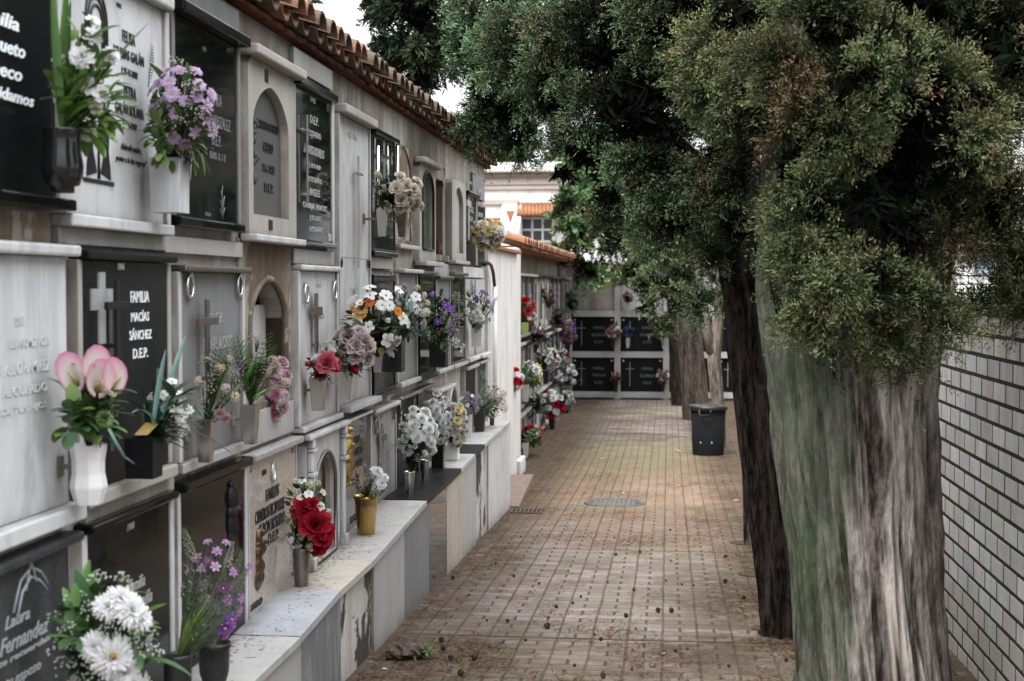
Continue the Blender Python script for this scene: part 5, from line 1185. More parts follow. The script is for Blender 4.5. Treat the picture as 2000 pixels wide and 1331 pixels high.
# 18 brass pot
m = vase('shiny brass pot against the brown granite plaque', 'cup', 715, 968, 1024, 47, brass, ('x', -1.50), wb=34, on=ledge_z(W(715, 1000, -1.5).y)+.001)
bouquet('white carnations and a cloud of filler sprigs in the brass pot', m, (720, 940), (36, 30), ('x', -1.47), [('gyp', (.50, .50, .48), None, 7, 30)], [('grass', (.10, .14, .06), 20, .12, .006, .9), ('twig', (.10, .10, .08), 8, .03, .006, 1.0)],
        [(735, 920, 'carn', WHT, (.84, .84, .86), 26), (741, 944, 'carn', WHT, (.84, .84, .86), 26), (750, 932, 'carn', WHT, None, 20), (728, 917, 'carn', WHT, None, 18)])
# 19 white roses
m = vase('flared steel vase with white roses on the dark granite ledge slab', 'round', 800, 921, 972, 22, steel, ('x', -1.48), wb=12, on=ledge_z(W(800, 950, -1.48).y)+.001)
m2_ = vase('second flared steel vase, just behind the white roses', 'round', 829, 898, 942, 20, steel, ('x', -1.50), wb=11, on=ledge_z(W(829, 920, -1.5).y)+.001)
bouquet('dense white roses on dark stems in the flared steel vase', m, (812, 846), (38, 50), ('x', -1.44), [('peony', WHT, (.80, .80, .76), 9, 24)], [('leaf', DG, 50, .06, .02, .8), ('leaf', (.14, .16, .05), 8, .05, .015, .9)],
        [(783, 830, 'peony', WHT, None, 24), (802, 828, 'peony', WHT, None, 26), (818, 815, 'peony', WHT, None, 26), (808, 850, 'peony', WHT, None, 28), (832, 835, 'peony', WHT, None, 26), (803, 868, 'bud', WHT, None, 22), (838, 862, 'peony', WHT, None, 26), (824, 882, 'bud', WHT, None, 22), (845, 880, 'peony', WHT, None, 20), (830, 855, 'peony', WHT, None, 24), (795, 842, 'peony', WHT, None, 24)])
leafmass(newest(), 778, 850, 805, 905, 80, [(.015, .03, .014), (.03, .05, .02)], .055, .016, -1.48)
m = vase('tall black box vase on the ledge behind the white roses', 'square', 856, 848, 908, 24, black_vase, ('x', -1.50), wb=24, on=ledge_z(W(856, 880, -1.5).y)+.001)
bouquet('tall columns of small white roses with dark leaves in the tall black box vase', m, (853, 818), (28, 50), ('x', -1.45), [('peony', (.62, .64, .62), WHT, 15, 18)], [('leaf', DG, 50, .05, .018, 1.0), ('leaf', TEAL, 6, .05, .02, 1.0)])
m = vase('low white box pot on the ledge with yellow and white roses', 'square', 883, 868, 896, 27, ceram_w, ('x', -1.47), wb=25, on=ledge_z(W(883, 885, -1.47).y)+.001)
bouquet('white and lemon roses in a mound above the low white box pot', m, (888, 830), (22, 44), ('x', -1.44), [('rose', WHT, CREAM, 11, 15), ('rose', LEMON, CREAM, 4, 14)], [('leaf', (.045, .085, .04), 40, .045, .018, 1.0)], [(892, 800, 'rose', LEMON, None, 16), (889, 820, 'rose', LEMON, None, 16)])
m = vase('black square pot near the end of the ledge', 'square', 937, 805, 847, 20, plastic_b, ('x', -1.50), wb=18, on=ledge_z(W(937, 830, -1.5).y)+.001)
bouquet('pale pink hydrangeas beside green stems near the end of the ledge', m, (958, 783), (30, 34), ('x', -1.46), [('cluster', PALEP, (.70, .54, .54), 6, 22), ('cluster', (.55, .42, .4), CREAM, 3, 16)], [('leaf', (.06, .13, .03), 50, .05, .015, 1.05), ('twig', (.06, .11, .05), 8, .08, .014, 1.1)],
        [(960, 775, 'cluster', PALEP, (.72, .56, .56), 26), (950, 788, 'cluster', PALEP, None, 22), (943, 750, 'spike', (.1, .16, .08), (.5, .55, .5), 44)])
m = W(918, 822, -1.52)
m = vase('slim pale vase holding lilac blossoms at the end of the ledge', 'square', 918, 800, 850, 8, ceram_w, ('x', -1.52), wb=7, on=ledge_z(W(918, 830, -1.52).y)+.001)
bouquet('small bunch of dusky lilac blossoms beside the black square pot', m, (917, 787), (22, 18), ('x', -1.49), [('cluster', (.30, .20, .34), (.44, .34, .46), 6, 16), ('five', WHT, None, 2, 10)], [('leaf', MG, 24, .04, .014, 1.0)])
leafmass(newest(), 905, 940, 770, 806, 40, [(.03, .06, .025)], .04, .014, -1.51)
m = vase('slim brown vase standing on the last white ledge slab', 'round', 961, 812, 838, 10, bronze, ('x', -1.46), wb=9, on=ledge_z(W(961, 825, -1.46).y)+.001)
# ---------------------------------------------------------------- link wall, pipe, corner pillar
lw = empty('link_wall', (-1.75, 13.8, zg(13.8)), 'whitewashed plain wall between the two niche blocks on the left', 'wall')
mb = MB(); mb.box(-1.95, -1.60, Y_END+.02, 15.05, -.7, CZ+.34); mb.build('plaster', white_plaster, lw)
mb = MB(); mb.box(-2.0, -1.55, Y_END+.0, 15.06, CZ+.341, CZ+.375); mb.build('coping', terra_far, lw, .006)
pipe = empty('drain_pipe', (-1.56, Yw(966, .3, -1.56), W(966, 775, -1.56).z), 'white drain pipe with a curved black hose at the end of the near burial wall', 'pipe')
p0, p1 = W(966, 560, -1.56), W(966, 790, -1.56)
MB().tube([p0, p1], .022, 10).build('pipe', ceram_w, pipe)
a = [W(945, 520, -1.60), W(952, 513, -1.57), W(959, 518, -1.56), W(963, 532, -1.56), W(966, 560, -1.56), W(966, 566, -1.56)]
MB().tube(a, .016, 10).build('hose', plastic_b, pipe)
py_ = 15.2; px0, px1 = D(998, 700, py_).x-.30, D(1013, 700, py_).x
pil = empty('corner_pillar', ((px0+px1)/2, py_+.2, zg(py_)), 'white corner pillar with a stepped base where the second niche block begins', 'pillar')
MB().box(px0, px1-.02, py_, py_+.42, zg(py_)+.16, CZ+.42).build('shaft', white_plaster, pil, .01)
MB().box(px0-.02, px1+.03, py_-.05, py_+.46, zg(py_)-.1, zg(py_)+.158).build('base', white_plaster, pil, .012)
MB().box(px0-.02, px1-.09, py_-.012, py_-.001, zg(py_)+.2, CZ+.36).build('edge_strip', brown_plaster, pil)

# ---------------------------------------------------------------- second niche block
X2 = -1.80; B2 = [-.55, .0, .86, 1.70]
blk = empty('burial_wall', (-2.6, 20.6, zg(20)), 'second lower block of burial niches further along the left side, with an orange tiled roof', 'burial wall')
mb = MB(); mb.box(-3.6, X2-.04, 15.65, 25.75, -.75, 1.90); mb.build('plaster', plaster('dark stained plaster', (.30, .275, .24), (.13, .10, .075), None, .6), blk)  # stained plaster, also darkened in colour to carry this block's shade
tile_rows(15.5, 25.8, X2+.22, 1.90, .42, .30, None, blk, rows=4).build('roof', [terra_far, terracotta], blk)
MB().box(-3.6, X2+.13, 15.55, 25.75, 1.885, 1.925).build('eave_course', terra_far, blk)
protos = {}
for i in range(12):
    y = 15.72+i*.835
    for r in range(3):
        z0, z1 = B2[r]+.03, B2[r+1]-.10
        mi = (i*5+r*7+(i*r) % 3) % 4
        m, lab = [(cream, 'cream plaque'), (dark_gr, 'dark plaque'), (marble_g, 'grey plaque'), (black_gr, 'black plaque')][mi]
        key = (mi, r)
        grp = 'plaques on the second niche block'
        lb = f"{lab} in the {['bottom', 'middle', 'top'][r]} row of the second niche block"
        if key not in protos:
            root = empty('grave_plaque', (X2, y, z0), lb, 'grave plaque', grp)
            MB().box(X2-.045, X2, y+.04, y+.79, z0, z1).build('slab', m, root, .004)
            MB().box(X2-.045, X2+.07, y+.01, y+.82, z1+.002, z1+.035).build('cornice', (dark_gr, cream, marble_g, dark_steel)[mi], root, .004)  # darker frame stone, standing in for shade on this block
            MB().box(X2-.045, X2+.05, y+.01, y+.82, z0-.035, z0-.002).build('shelf', (cream, marble_g, marble_beige, dark_gr)[mi], root, .004)
            for k in (0, 1): MB().box(X2-.045, X2+.012, y+(.0 if k == 0 else .792), y+(.038 if k == 0 else .83), z0, z1).build('jamb', (cream, marble_g, brown_plaster, marble_g)[mi], root)
            mb = MB(); mb.box(X2+.001, X2+.02, y+.22, y+.25, z0+.12, z1-.08); mb.box(X2+.001, X2+.021, y+.14, y+.33, z1-.26, z1-.23); mb.build('cross', dark_steel if mi in (0, 2) else silver_letter, root)
            protos[key] = (root, [c for c in root.children])
        else:
            src, _ = protos[key]; root = src.copy(); COL.objects.link(root); root.location = (X2, y, z0); root['label'] = lb
            for c in src.children:
                d = c.copy(); COL.objects.link(d); d.parent = root
g2 = 'bouquets on the second niche block'
def far_vase(label, px, pyt, pyb, w, mat, plane): return vase(label, 'square', px, pyt, pyb, w, mat, plane, wb=w*.7, group='flower vases on the second niche block')
XB = X2+.13
P2 = ('x', XB)
m = far_vase('pale green vase with scarlet flowers, nearest on the second block', 1026, 630, 652, 14, plain('green glazed ceramic', (.32, .42, .12), .4), P2)
bouquet('scarlet and white flowers on the nearest top niche of the second block', m, (1027, 606), (15, 26), P2, [('rose', (.45, .02, .03), (.6, .08, .1), 4, 15), ('rose', WHT, None, 1, 14)], [('leaf', MG, 20, .07, .025, 1.0)], [(1024, 586, 'rose', (.5, .02, .03), None, 16), (1028, 608, 'rose', (.5, .05, .07), None, 18), (1042, 617, 'peony', WHT, None, 16)], group=g2, xmin=X2+.02)
m = far_vase('grey vase with dusky plum flowers, top row of the second block', 1072, 602, 625, 13, steel, P2)
bouquet('dusky plum flowers high on the second block', m, (1073, 580), (14, 18), P2, [('cluster', (.22, .10, .14), (.34, .2, .24), 7, 14)], [('leaf', DG, 16, .07, .025, 1.0)], group=g2, xmin=X2+.02)
m = far_vase('white jar with one red flower beside the corner pillar', 1003, 757, 780, 14, ceram_w, ('x', -1.62))
bouquet('white and red flowers beside the corner pillar', m, (1004, 740), (16, 20), ('x', -1.60), [('peony', WHT, None, 3, 15), ('rose', (.5, .02, .03), None, 2, 14)], [('leaf', MG, 10, .05, .02, 1.0)], group=g2, xmin=-1.66)
m = far_vase('pale vase with white and yellow flowers, middle row of the second block', 1026, 752, 785, 14, cream, P2)
bouquet('white and bright yellow flowers in the middle row of the second block', m, (1032, 730), (22, 26), P2, [('peony', WHT, None, 5, 16), ('rose', (.70, .55, .06), LEMON, 2, 14)], [('leaf', MG, 30, .07, .025, 1.0)], [(1042, 721, 'peony', WHT, None, 22), (1045, 740, 'peony', (.72, .58, .08), LEMON, 18)], group=g2, xmin=X2+.02)
m = far_vase('dark vase with cream and pink flowers, middle row of the second block', 1066, 725, 750, 12, iron, P2)
bouquet('cream and dusty pink flowers in the middle row of the second block', m, (1066, 702), (24, 22), P2, [('rose', CREAM, WHT, 9, 12), ('rose', PALEP, None, 4, 11)], [('leaf', DG, 30, .07, .025, 1.0)], group=g2, xmin=X2+.02)
m = far_vase('dark vase with white and red flowers, bottom row of the second block', 1078, 815, 838, 13, iron, P2)
bouquet('white and crimson flowers in the bottom row of the second block', m, (1078, 792), (24, 27), P2, [('peony', WHT, None, 6, 16), ('rose', (.35, .01, .03), None, 4, 15)], [('leaf', DG, 34, .08, .03, 1.0)], group=g2, xmin=X2+.02)
m = far_vase('slim vase with dark red flowers, lowest niche beside the corner pillar', 1027, 866, 895, 11, cream, P2)
bouquet('dark red flowers above the paving, lowest niche of the second block', m, (1038, 847), (19, 15), P2, [('rose', (.38, .012, .02), (.5, .03, .04), 5, 14)], [('leaf', MG, 24, .08, .03, 1.0)], group=g2, xmin=X2+.02)
m = far_vase('dark vase with violet flowers deep in the second block', 1108, 665, 690, 12, iron, P2)
bouquet('deep purple flowers near the far end of the second block', m, (1106, 650), (18, 22), P2, [('cluster', (.16, .05, .12), (.28, .12, .2), 8, 14), ('rose', (.10, .12, .4), None, 2, 10)], [('leaf', DG, 24, .09, .03, 1.0)], group=g2, xmin=X2+.02)
m = far_vase('grey vase with white and lilac flowers near the far end of the second block', 1110, 752, 775, 12, steel, P2)
bouquet('white and lilac flowers near the far end of the second block', m, (1110, 735), (15, 26), P2, [('peony', WHT, None, 5, 13), ('cluster', (.4, .28, .45), None, 3, 13)], [('leaf', DG, 20, .09, .03, 1.0)], group=g2, xmin=X2+.02)
m = far_vase('low dark vase with faded pink flowers, bottom row of the second block', 1104, 800, 822, 12, iron, P2)
bouquet('faded pink and white flowers, bottom row, far end of the second block', m, (1104, 782), (16, 18), P2, [('peony', (.55, .47, .45), WHT, 6, 13)], [('leaf', DG, 20, .09, .03, 1.0)], group=g2, xmin=X2+.02)

for (px, py, rx, ry, cols, lab) in ((1050, 655, 18, 16, [('peony', (.40, .30, .32), PALEP, 5, 13), ('peony', WHT, None, 2, 12)], 'dusty pink and white flowers under the scarlet bunch, second block'),
        (1088, 620, 14, 20, [('cluster', (.14, .07, .08), (.25, .15, .15), 6, 13)], 'dark wine coloured flowers in the upper row of the second block'),
        (1090, 700, 20, 20, [('peony', (.46, .40, .36), WHT, 6, 12), ('rose', (.25, .02, .04), None, 2, 11)], 'beige and wine flowers in the middle row of the second block'),
        (1050, 790, 15, 16, [('peony', WHT, CREAM, 4, 12), ('cluster', (.3, .2, .33), None, 3, 12)], 'white and mauve flowers in the bottom row of the second block'),
        (1118, 590, 10, 22, [('cluster', (.20, .30, .26), (.3, .42, .36), 6, 13)], 'pale green foliage bunch at the far top corner of the second block')):
    c0 = W(px, py+ry*.9, XB)
    bouquet(lab, c0, (px, py), (rx, ry), P2, cols, [('leaf', DG, 26, .09, .03, 1.1)], group=g2, xmin=X2+.02)
# ---------------------------------------------------------------- far wall across the lane
Y3 = 26.0; zg3 = zg(Y3)
far = empty('burial_wall', (2.6, Y3+1, zg3), 'white concrete grid of wide dark niches closing the far end of the lane', 'burial wall')
X3 = [-1.80+.885*i for i in range(9)]; Z3 = [-.50, .235, .98, 1.75]
mb = MB(); mb.box(X3[0]-.3, X3[-1]+.2, Y3+.08, Y3+2.6, zg3-.1, Z3[-1]+.12); mb.build('core', grey_plaster, far)
mb = MB()
for x in X3: mb.box(x-.055, x+.055, Y3-.03, Y3+.09, zg3-.05, Z3[-1]+.1)
mb.build('upright_grid', marble_lg, far)
mb = MB()
for z in Z3:
    for x in X3[:-1]: mb.box(x+.056, x+.829, Y3-.025, Y3+.09, z-.055, z+.055)
mb.build('beam_grid', marble_lg, far)
MB().box(X3[0]-.4, X3[-1]+.3, Y3-.2, Y3+2.7, Z3[-1]+.121, Z3[-1]+.20).build('coping', white_plaster, far, .02)
fnames = {(0, 2): 'BAZAGA', (1, 2): 'MARTIN', (0, 1): 'TEJADA', (1, 1): 'GUERRA'}
for c in range(8):
    for r in range(3):
        x0, x1 = X3[c]+.056, X3[c+1]-.056; z0, z1 = Z3[r]+.056, Z3[r+1]-.056
        if r == 2: m, lab = (grey_plaster, 'blank cement grey front') if c in (0, 4) else (marble_clean, 'white plaque')
        else: m, lab = black_gr, 'black plaque with a thin pale cross'
        where = ['bottom', 'middle', 'top'][r]
        ordn = ['first', 'second', 'third', 'fourth', 'fifth', 'sixth', 'seventh', 'eighth'][c]
        root = empty('grave_plaque', ((x0+x1)/2, Y3+.04, z0), f'{lab}, {ordn} from left, {where} row of the far wall', 'grave plaque', 'plaques on the far wall')
        MB().box(x0+.002, x1-.002, Y3+.03, Y3+.085, z0+.002, z1-.002).build('slab', m, root, .004)
        if r == 2 and c not in (0, 4): MB().box((x0+x1)/2-.05, (x0+x1)/2+.05, Y3+.024, Y3+.031, z0+.05, z0+.08).build('number_plate', iron, root)
        if r < 2:
            mb = MB(); cx = x0+.17; mb.box(cx-.008, cx+.008, Y3+.018, Y3+.031, z0+.10, z1-.08); mb.box(cx-.075, cx+.075, Y3+.017, Y3+.031, z1-.215, z1-.20); mb.build('cross', faded_letter, root)
            mb = MB()
            for sx in (x0+.05, x1-.05): mb.ball((sx, Y3+.028, z1-.06), .018, 8, 5)
            mb.build('stud', ceram_w, root)
            for k, s in enumerate(('FAMILIA', fnames.get((c, r+1), 'RUBIO'), 'D.E.P.')):
                pass
            vs = []
            cu = None
            lines = [('FAMILIA', .20, z1-.20, .05), (fnames.get((c, r+1), 'RUBIO'), .26, z1-.33, .055), ('D.E.P.', .16, z1-.46, .05)]
            for s, w, z, h in lines:
                mt = MB(); t_ = text_lines([(s, 0, w, 0, h)], 0, grey_letter, None, 'inscription', .001, .0)
                for v in t_.data.vertices: mt.v.append((x0+.36+v.co.y+(.26-w)/2, Y3+.026, z+v.co.z))
                for p in t_.data.polygons: mt.f.append(list(p.vertices)); mt.m.append(0); mt.sm.append(False)
                bpy.data.objects.remove(t_); mt.build('inscription', faded_letter, root)
P3 = ('y', Y3-.12); g3 = 'bouquets on the far wall'
def fv(label, px, pyt, pyb, w, mat): return vase(label, 'square', px, pyt, pyb, w, mat, P3, wb=w*.7, group='flower vases on the far wall')
m = fv('dark vase with pink and white flowers on the far wall', 1197, 662, 680, 9, iron)
bouquet('pink and white flowers, largest bunch on the far wall', m, (1197, 648), (14, 12), P3, [('peony', (.42, .14, .15), PINK, 5, 11), ('peony', WHT, None, 4, 10)], [('leaf', DG, 14, .08, .03, 1.0)], group=g3, xmin=-9)
m = fv('pale vase with blue flowers between two black plaques', 1226, 660, 680, 7, cream)
bouquet('bright blue flowers right of the pink bunch on the far wall', m, (1226, 648), (10, 8), P3, [('peony', (.08, .08, .36), (.15, .15, .45), 5, 9)], [('leaf', MG, 14, .08, .03, 1.0)], group=g3, xmin=-9)
m = fv('pale vase with blue flowers beside the dark tree trunk', 1296, 662, 680, 7, cream)
bouquet('deep blue flowers beside the dark tree trunk on the far wall', m, (1290, 648), (12, 12), P3, [('peony', (.10, .10, .46), (.3, .3, .62), 6, 11)], [('leaf', MG, 14, .08, .03, 1.0)], group=g3, xmin=-9)
m = fv('dark vase with faded red flowers, bottom row of the far wall', 1203, 748, 766, 8, iron)
bouquet('faded red flowers at the bottom of the far wall', m, (1202, 738), (10, 9), P3, [('peony', (.26, .07, .06), (.35, .2, .1), 6, 9)], [('leaf', DG, 10, .08, .03, 1.0)], group=g3, xmin=-9)
m = fv('dark vase with dusky flowers at the foot of the dark tree trunk', 1295, 748, 764, 8, iron)
bouquet('dusky white and wine flowers next to the tree trunk, bottom of the far wall', m, (1295, 736), (12, 12), P3, [('peony', (.28, .08, .10), PALEP, 5, 10), ('peony', WHT, None, 2, 9)], [('leaf', DG, 10, .08, .03, 1.0)], group=g3, xmin=-9)
m = fv('pale vase with rust coloured flowers in the top row of the far wall', 1226, 592, 608, 8, cream)
bouquet('rust coloured flowers in the top row of the far wall', m, (1225, 582), (9, 9), P3, [('peony', (.38, .16, .10), (.5, .3, .2), 6, 8)], [('leaf', DG, 10, .08, .03, 1.0)], group=g3, xmin=-9)

# ---------------------------------------------------------------- white building behind
YB = 32.0
def bx_(L, R, T_, B_, y=YB): a, b = D(L, T_, y), D(R, B_, y); return a.x, b.x, b.z, a.z
bld = empty('white_building', (-3.0, YB+2, zg(YB)), 'bright white rendered building with a tile-topped window behind the second niche block', 'building')
x0, x1, z0, z1 = bx_(700, 1215, 345, 780); MB().box(x0, x1, YB, YB+6, zg(YB)-.1, z1).build('wall', build_white, bld)
x0, x1, z0, z1 = bx_(690, 1222, 322, 336); MB().box(x0, x1, YB-.25, YB+6.2, z0, z1).build('parapet', build_white, bld, .03)
x0, x1, z0, z1 = bx_(695, 1218, 336, 345); MB().box(x0, x1, YB-.12, YB+6.1, z0+.002, z1-.002).build('cornice', plain('shaded brown moulding', (.24, .18, .15), .9), bld)  # moulding with a plain brown base colour
for (t, b) in ((356, 360), (366, 369), (393, 400)):
    x0, x1, z0, z1 = bx_(700, 1215 if t < 390 else 1012, t, b); MB().box(x0, x1, YB-.06, YB+.02, z0, z1).build('moulding', plain('weathered moulding', (.42, .36, .32), .9), bld)
for (L, R) in ((982, 1022),):
    x0, x1, z0, z1 = bx_(L, R, 398, 620); MB().prism([(YB-1.1, z0), (YB, z0), (YB, z1), (YB-.25, z1-.1), (YB-1.1, z1-.7)], x0, x1, 'x').build('buttress', build_white, bld)
for (pts) in ([(988, 412), (1006, 412), (997, 438)], [(955, 426), (980, 426), (974, 440), (955, 440)]):
    q = [D(a, b, YB-1.12) for a, b in pts]; mb = MB(); mb.prism([(p.x, p.z) for p in q], YB-1.14, YB-1.11, 'y'); mb.build('tile_cap', terra_far, bld)
x0, x1, z0, z1 = bx_(1013, 1092, 401, 424); mb = MB(); n = 11
mb._add([(x0, YB-.01, z1), (x1, YB-.01, z1), (x1+.1, YB-.55, z0), (x0+.1, YB-.55, z0)], [(0, 1, 2, 3)])
for i in range(n+1):
    x = x0+(x1-x0)*i/n; mb.tube([(x, YB+.01, z1+.02), (x+.05, YB-.58, z0+.02)], .045, 8)
mb.build('window_roof', terra_far, bld)
x0, x1, z0, z1 = bx_(1018, 1083, 425, 474); wf = MB(); wf.box(x0, x1, YB-.08, YB-.005, z0, z1); wfo = wf.build('window', ceram_w, bld)
for i in range(3):
    for j in range(2):
        a = x0+.05+(x1-x0-.05)*i/3; b = x0+(x1-x0-.05)*(i+1)/3; c = z0+.05+(z1-z0-.05)*j/2; d = z0+(z1-z0-.05)*(j+1)/2
        MB().box(a, b, YB-.095, YB-.079, c, d).build('pane', window_mat, wfo)

# ---------------------------------------------------------------- brick wall on the right
bw = empty('brick_wall', (1.45, 8, zg(8)), 'low wall of white bricks with deep dark mortar joints, right of the trees', 'wall')
XW = 1.345
white_brick = None
t = NT('white glazed brick'); a = t.n('ShaderNodeAttribute', attribute_name='tint')
c = t.mix(t.ramp(t.noise(9, 6, .7, t.map((1, 1, .6))), [(.45, 0), (.8, .55)]), a.outputs['Color'], (.30, .26, .21)); c = t.mix(t.ramp(t.noise(70, 4, .7), [(.55, 0), (.8, .35)]), c, (.24, .22, .19))
sp2 = t.n('ShaderNodeSeparateXYZ'); t.l(t.co, sp2.inputs[0]); zr = t.n('ShaderNodeMapRange'); t.l(sp2.outputs[2], zr.inputs[0]); zr.inputs[1].default_value = .9; zr.inputs[2].default_value = 1.7; zr.inputs[3].default_value = .25; zr.inputs[4].default_value = 1.0
st = t.math('MULTIPLY', t.ramp(t.noise(1.0, 6, .7, t.map((7, 7, .8), (2, 5, 0))), [(.42, 0), (.72, .85)]), zr.outputs[0]); c = t.mix(st, c, (.20, .20, .17))
t.col(c); t.rough(.55); t.spec(.15); t.bump(t.noise(45, 5, .6), .25, .005); white_brick = t.m
mortar = plain('dark mossy mortar', (.050, .046, .037), 1, 0, .6, 8, .5)
mb = MB(); y0w, y1w = 2.2, 12.0; ztop = 1.36
cp = .0905; bl = .222; n = int((ztop-zg(12)+.1)/cp)
for r in range(n):
    z = ztop-(r+1)*cp; off = (r % 2)*bl/2+random.uniform(-.004, .004)
    zt = 0
    y = y0w-off
    while y < y1w:
        if z+cp > zg(y)-.08:
            cc = random.choice([(.68, .68, .665), (.64, .635, .62), (.60, .59, .575), (.72, .715, .70), (.58, .555, .52)])
            zl_, zh_ = z+.0085+random.uniform(-.001, .001), z+cp-.0090+random.uniform(-.001, .001)
            if z+cp < zg(y)+.35: cc = lerp(cc, (.34, .29, .23), .45)
            xx = XW+random.uniform(-.0010, .0008)
            a0, a1, g_ = y+.0098, y+bl-.0098, .0010
            vs = [(xx+.05, a0, zl_), (xx+.05, a1, zl_), (xx+.05, a1, zh_), (xx+.05, a0, zh_), (xx+g_, a0, zl_), (xx+g_, a1, zl_), (xx+g_, a1, zh_), (xx+g_, a0, zh_), (xx, a0+g_, zl_+g_), (xx, a1-g_, zl_+g_), (xx, a1-g_, zh_-g_), (xx, a0+g_, zh_-g_)]
            mb._add(vs, [(0, 4, 5, 1), (1, 5, 6, 2), (2, 6, 7, 3), (3, 7, 4, 0), (4, 8, 9, 5), (5, 9, 10, 6), (6, 10, 11, 7), (7, 11, 8, 4), (8, 11, 10, 9)], 0, False, jitc(cc, .11))
        y += bl
mb.build('brickwork', white_brick, bw)
MB().box(XW+.0012, XW+.22, y0w, y1w, -.7, ztop-.01).build('mortar_core', mortar, bw)
MB().box(XW-.02, XW+.24, y0w-.02, y1w+.02, ztop-.009, ztop+.035).build('coping', mortar, bw, .006)

# brick house behind, facing the camera
bh = empty('brick_building', (6.2, 17.5, zg(15.4)), 'pale brick building glimpsed through the cypress at the right edge', 'building')
mb = MB(); YH = 15.4; xh0 = D(1868, 480, YH).x; xh1 = 10.0
r = 0; z = zg(YH)
while z < 5.4:
    x = xh0-(r % 2)*.125
    while x < xh1:
        if not (3.16 < x+.12 < 3.40 and 1.58 < z < 1.95):
            mb.box(max(x+.006, xh0), x+.246, YH-.02, YH+.05, z+.008, z+.082)
            while len(mb.c) < len(mb.v): mb.c.append(jitc((.30, .275, .24), .15)+(1,))
        x += .252
    z += .0895; r += 1
mb.build('brickwork', white_brick, bh)
MB().box(xh0+.01, xh1, YH-.005, YH+5, zg(YH)-.1, 5.4).build('mortar_core', plain('grey brown mortar', (.14, .125, .10), 1, 0, .3), bh)
w_ = MB(); w_.box(3.17, 3.39, YH-.04, YH-.01, 1.60, 1.93); wo = w_.build('window', plain('blue grey window frame', (.35, .40, .48), .5), bh)
MB().box(3.19, 3.37, YH-.046, YH-.041, 1.68, 1.91).build('pane', plain('bluish lit pane', (.30, .38, .55), .2), wo)  # pane with a pale blue base colour
MB().box(xh0-.15, xh1, YH-.25, YH+5.2, 5.40, 5.55).build('roof', terracotta, bh)

# ---------------------------------------------------------------- rubbish bin
yb = 17.6; bb = D(1383, 884, yb); zb = zg(yb); k = yb/FPX; bxx = bb.x
binr = empty('rubbish_bin', (bxx, yb, zb), 'black plastic rubbish bin with a rim and side handles under the trees', 'rubbish bin')
h = 96*k; r1, r0_ = 35*k, 30*k
mb = MB(); mb.lathe([(r0_, 0), (r0_*1.01, .02), (r1*.97, h*.94), (r1*.93, h*.94), (r0_*.9, .1)], (bxx, yb, zb), 32); mb.build('body', plain('scuffed black plastic', (.013, .014, .015), .75, 0, .5, 18), binr)
mb = MB(); mb.lathe([(r1*.97, h*.90), (r1*1.06, h*.91), (r1*1.07, h), (r1*.98, h*1.005), (r1*.95, h*.92)], (bxx, yb, zb), 32, cap=False); mb.build('rim', plastic_b, binr)
for a in (-1.75, 1.4):
    cx, cy_ = bxx+math.cos(a)*r1*1.02, yb+math.sin(a)*r1*1.02; tx, ty = -math.sin(a), math.cos(a); ox, oy = math.cos(a)*.04, math.sin(a)*.04
    mb = MB(); mb.tube([(cx-tx*.07, cy_-ty*.07, zb+h*.93), (cx-tx*.07+ox, cy_-ty*.07+oy, zb+h*.90), (cx-tx*.06+ox, cy_-ty*.06+oy, zb+h*.82), (cx+tx*.06+ox, cy_+ty*.06+oy, zb+h*.82), (cx+tx*.07+ox, cy_+ty*.07+oy, zb+h*.90), (cx+tx*.07, cy_+ty*.07, zb+h*.93)], .012, 8); mb.build('handle', plastic_b, binr)
mb = MB(); rows = []
for i in range(6):
    rr = r1*.93*(1-i/6); rows.append([(bxx+rr*math.cos(2*PI*q/24), yb+rr*math.sin(2*PI*q/24), zb+h*(.985 if i == 0 else .95+.035*random.random())+(.012*random.random())) for q in range(24)])
mb.grid(rows, 0, True, None, True); mb.build('bag', plastic_b, binr)
for (px, py) in ((1366, 862), (1390, 862)):
    p = D(px, py, yb); ang = math.asin(max(-1, min(1, (p.x-bxx)/r1))); q = r0_+(r1*.97-r0_)*((p.z-zb)/h)
    x, y = bxx+q*math.sin(ang)*1.004, yb-q*math.cos(ang)*1.004; mb = MB(); mb.ball((x, y, p.z), .008, 6, 4, sc=(1, .4, 1.4), jit=.5); mb.build('paint_spot', ceram_w, binr)

# ---------------------------------------------------------------- things on the paving
def on_g(px, py, dz=0): p = G(px, py); return Vector((p.x, p.y, zg(p.y)+dz))
mc = on_g(1200, 984.5); mh = empty('manhole_cover', tuple(mc), 'round iron manhole cover set in the brick paving', 'manhole cover')
mb = MB(); mb.lathe([(.27, .002), (.27, .012), (.235, .012), (.232, .006), (.001, .006)], mc, 36, cap=False); mb.build('frame', plain('worn iron', (.10, .092, .085), .6, .4, .4), mh)
mb = MB()
for i in range(-5, 6):
    for j in range(-5, 6):
        if i*i+j*j < 26: mb.box(mc.x+i*.042-.014, mc.x+i*.042+.014, mc.y+j*.042-.014, mc.y+j*.042+.014, mc.z+.005, mc.z+.011)
mb.build('tread', plain('worn iron tread', (.13, .12, .11), .55, .4, .4), mh)
dr_ = on_g(1029, 1000); dg = empty('drain_grate', tuple(dr_), 'small slotted drain grate beside the end of the ledge', 'drain grate')
mb = MB(); mb.box(dr_.x-.135, dr_.x+.135, dr_.y-.13, dr_.y-.10, dr_.z-.01, dr_.z+.014); mb.box(dr_.x-.135, dr_.x+.135, dr_.y+.10, dr_.y+.13, dr_.z-.01, dr_.z+.010)
for i in range(8): mb.box(dr_.x-.135+i*.0355, dr_.x-.118+i*.0355, dr_.y-.0995, dr_.y+.0995, dr_.z-.01, dr_.z+.012)
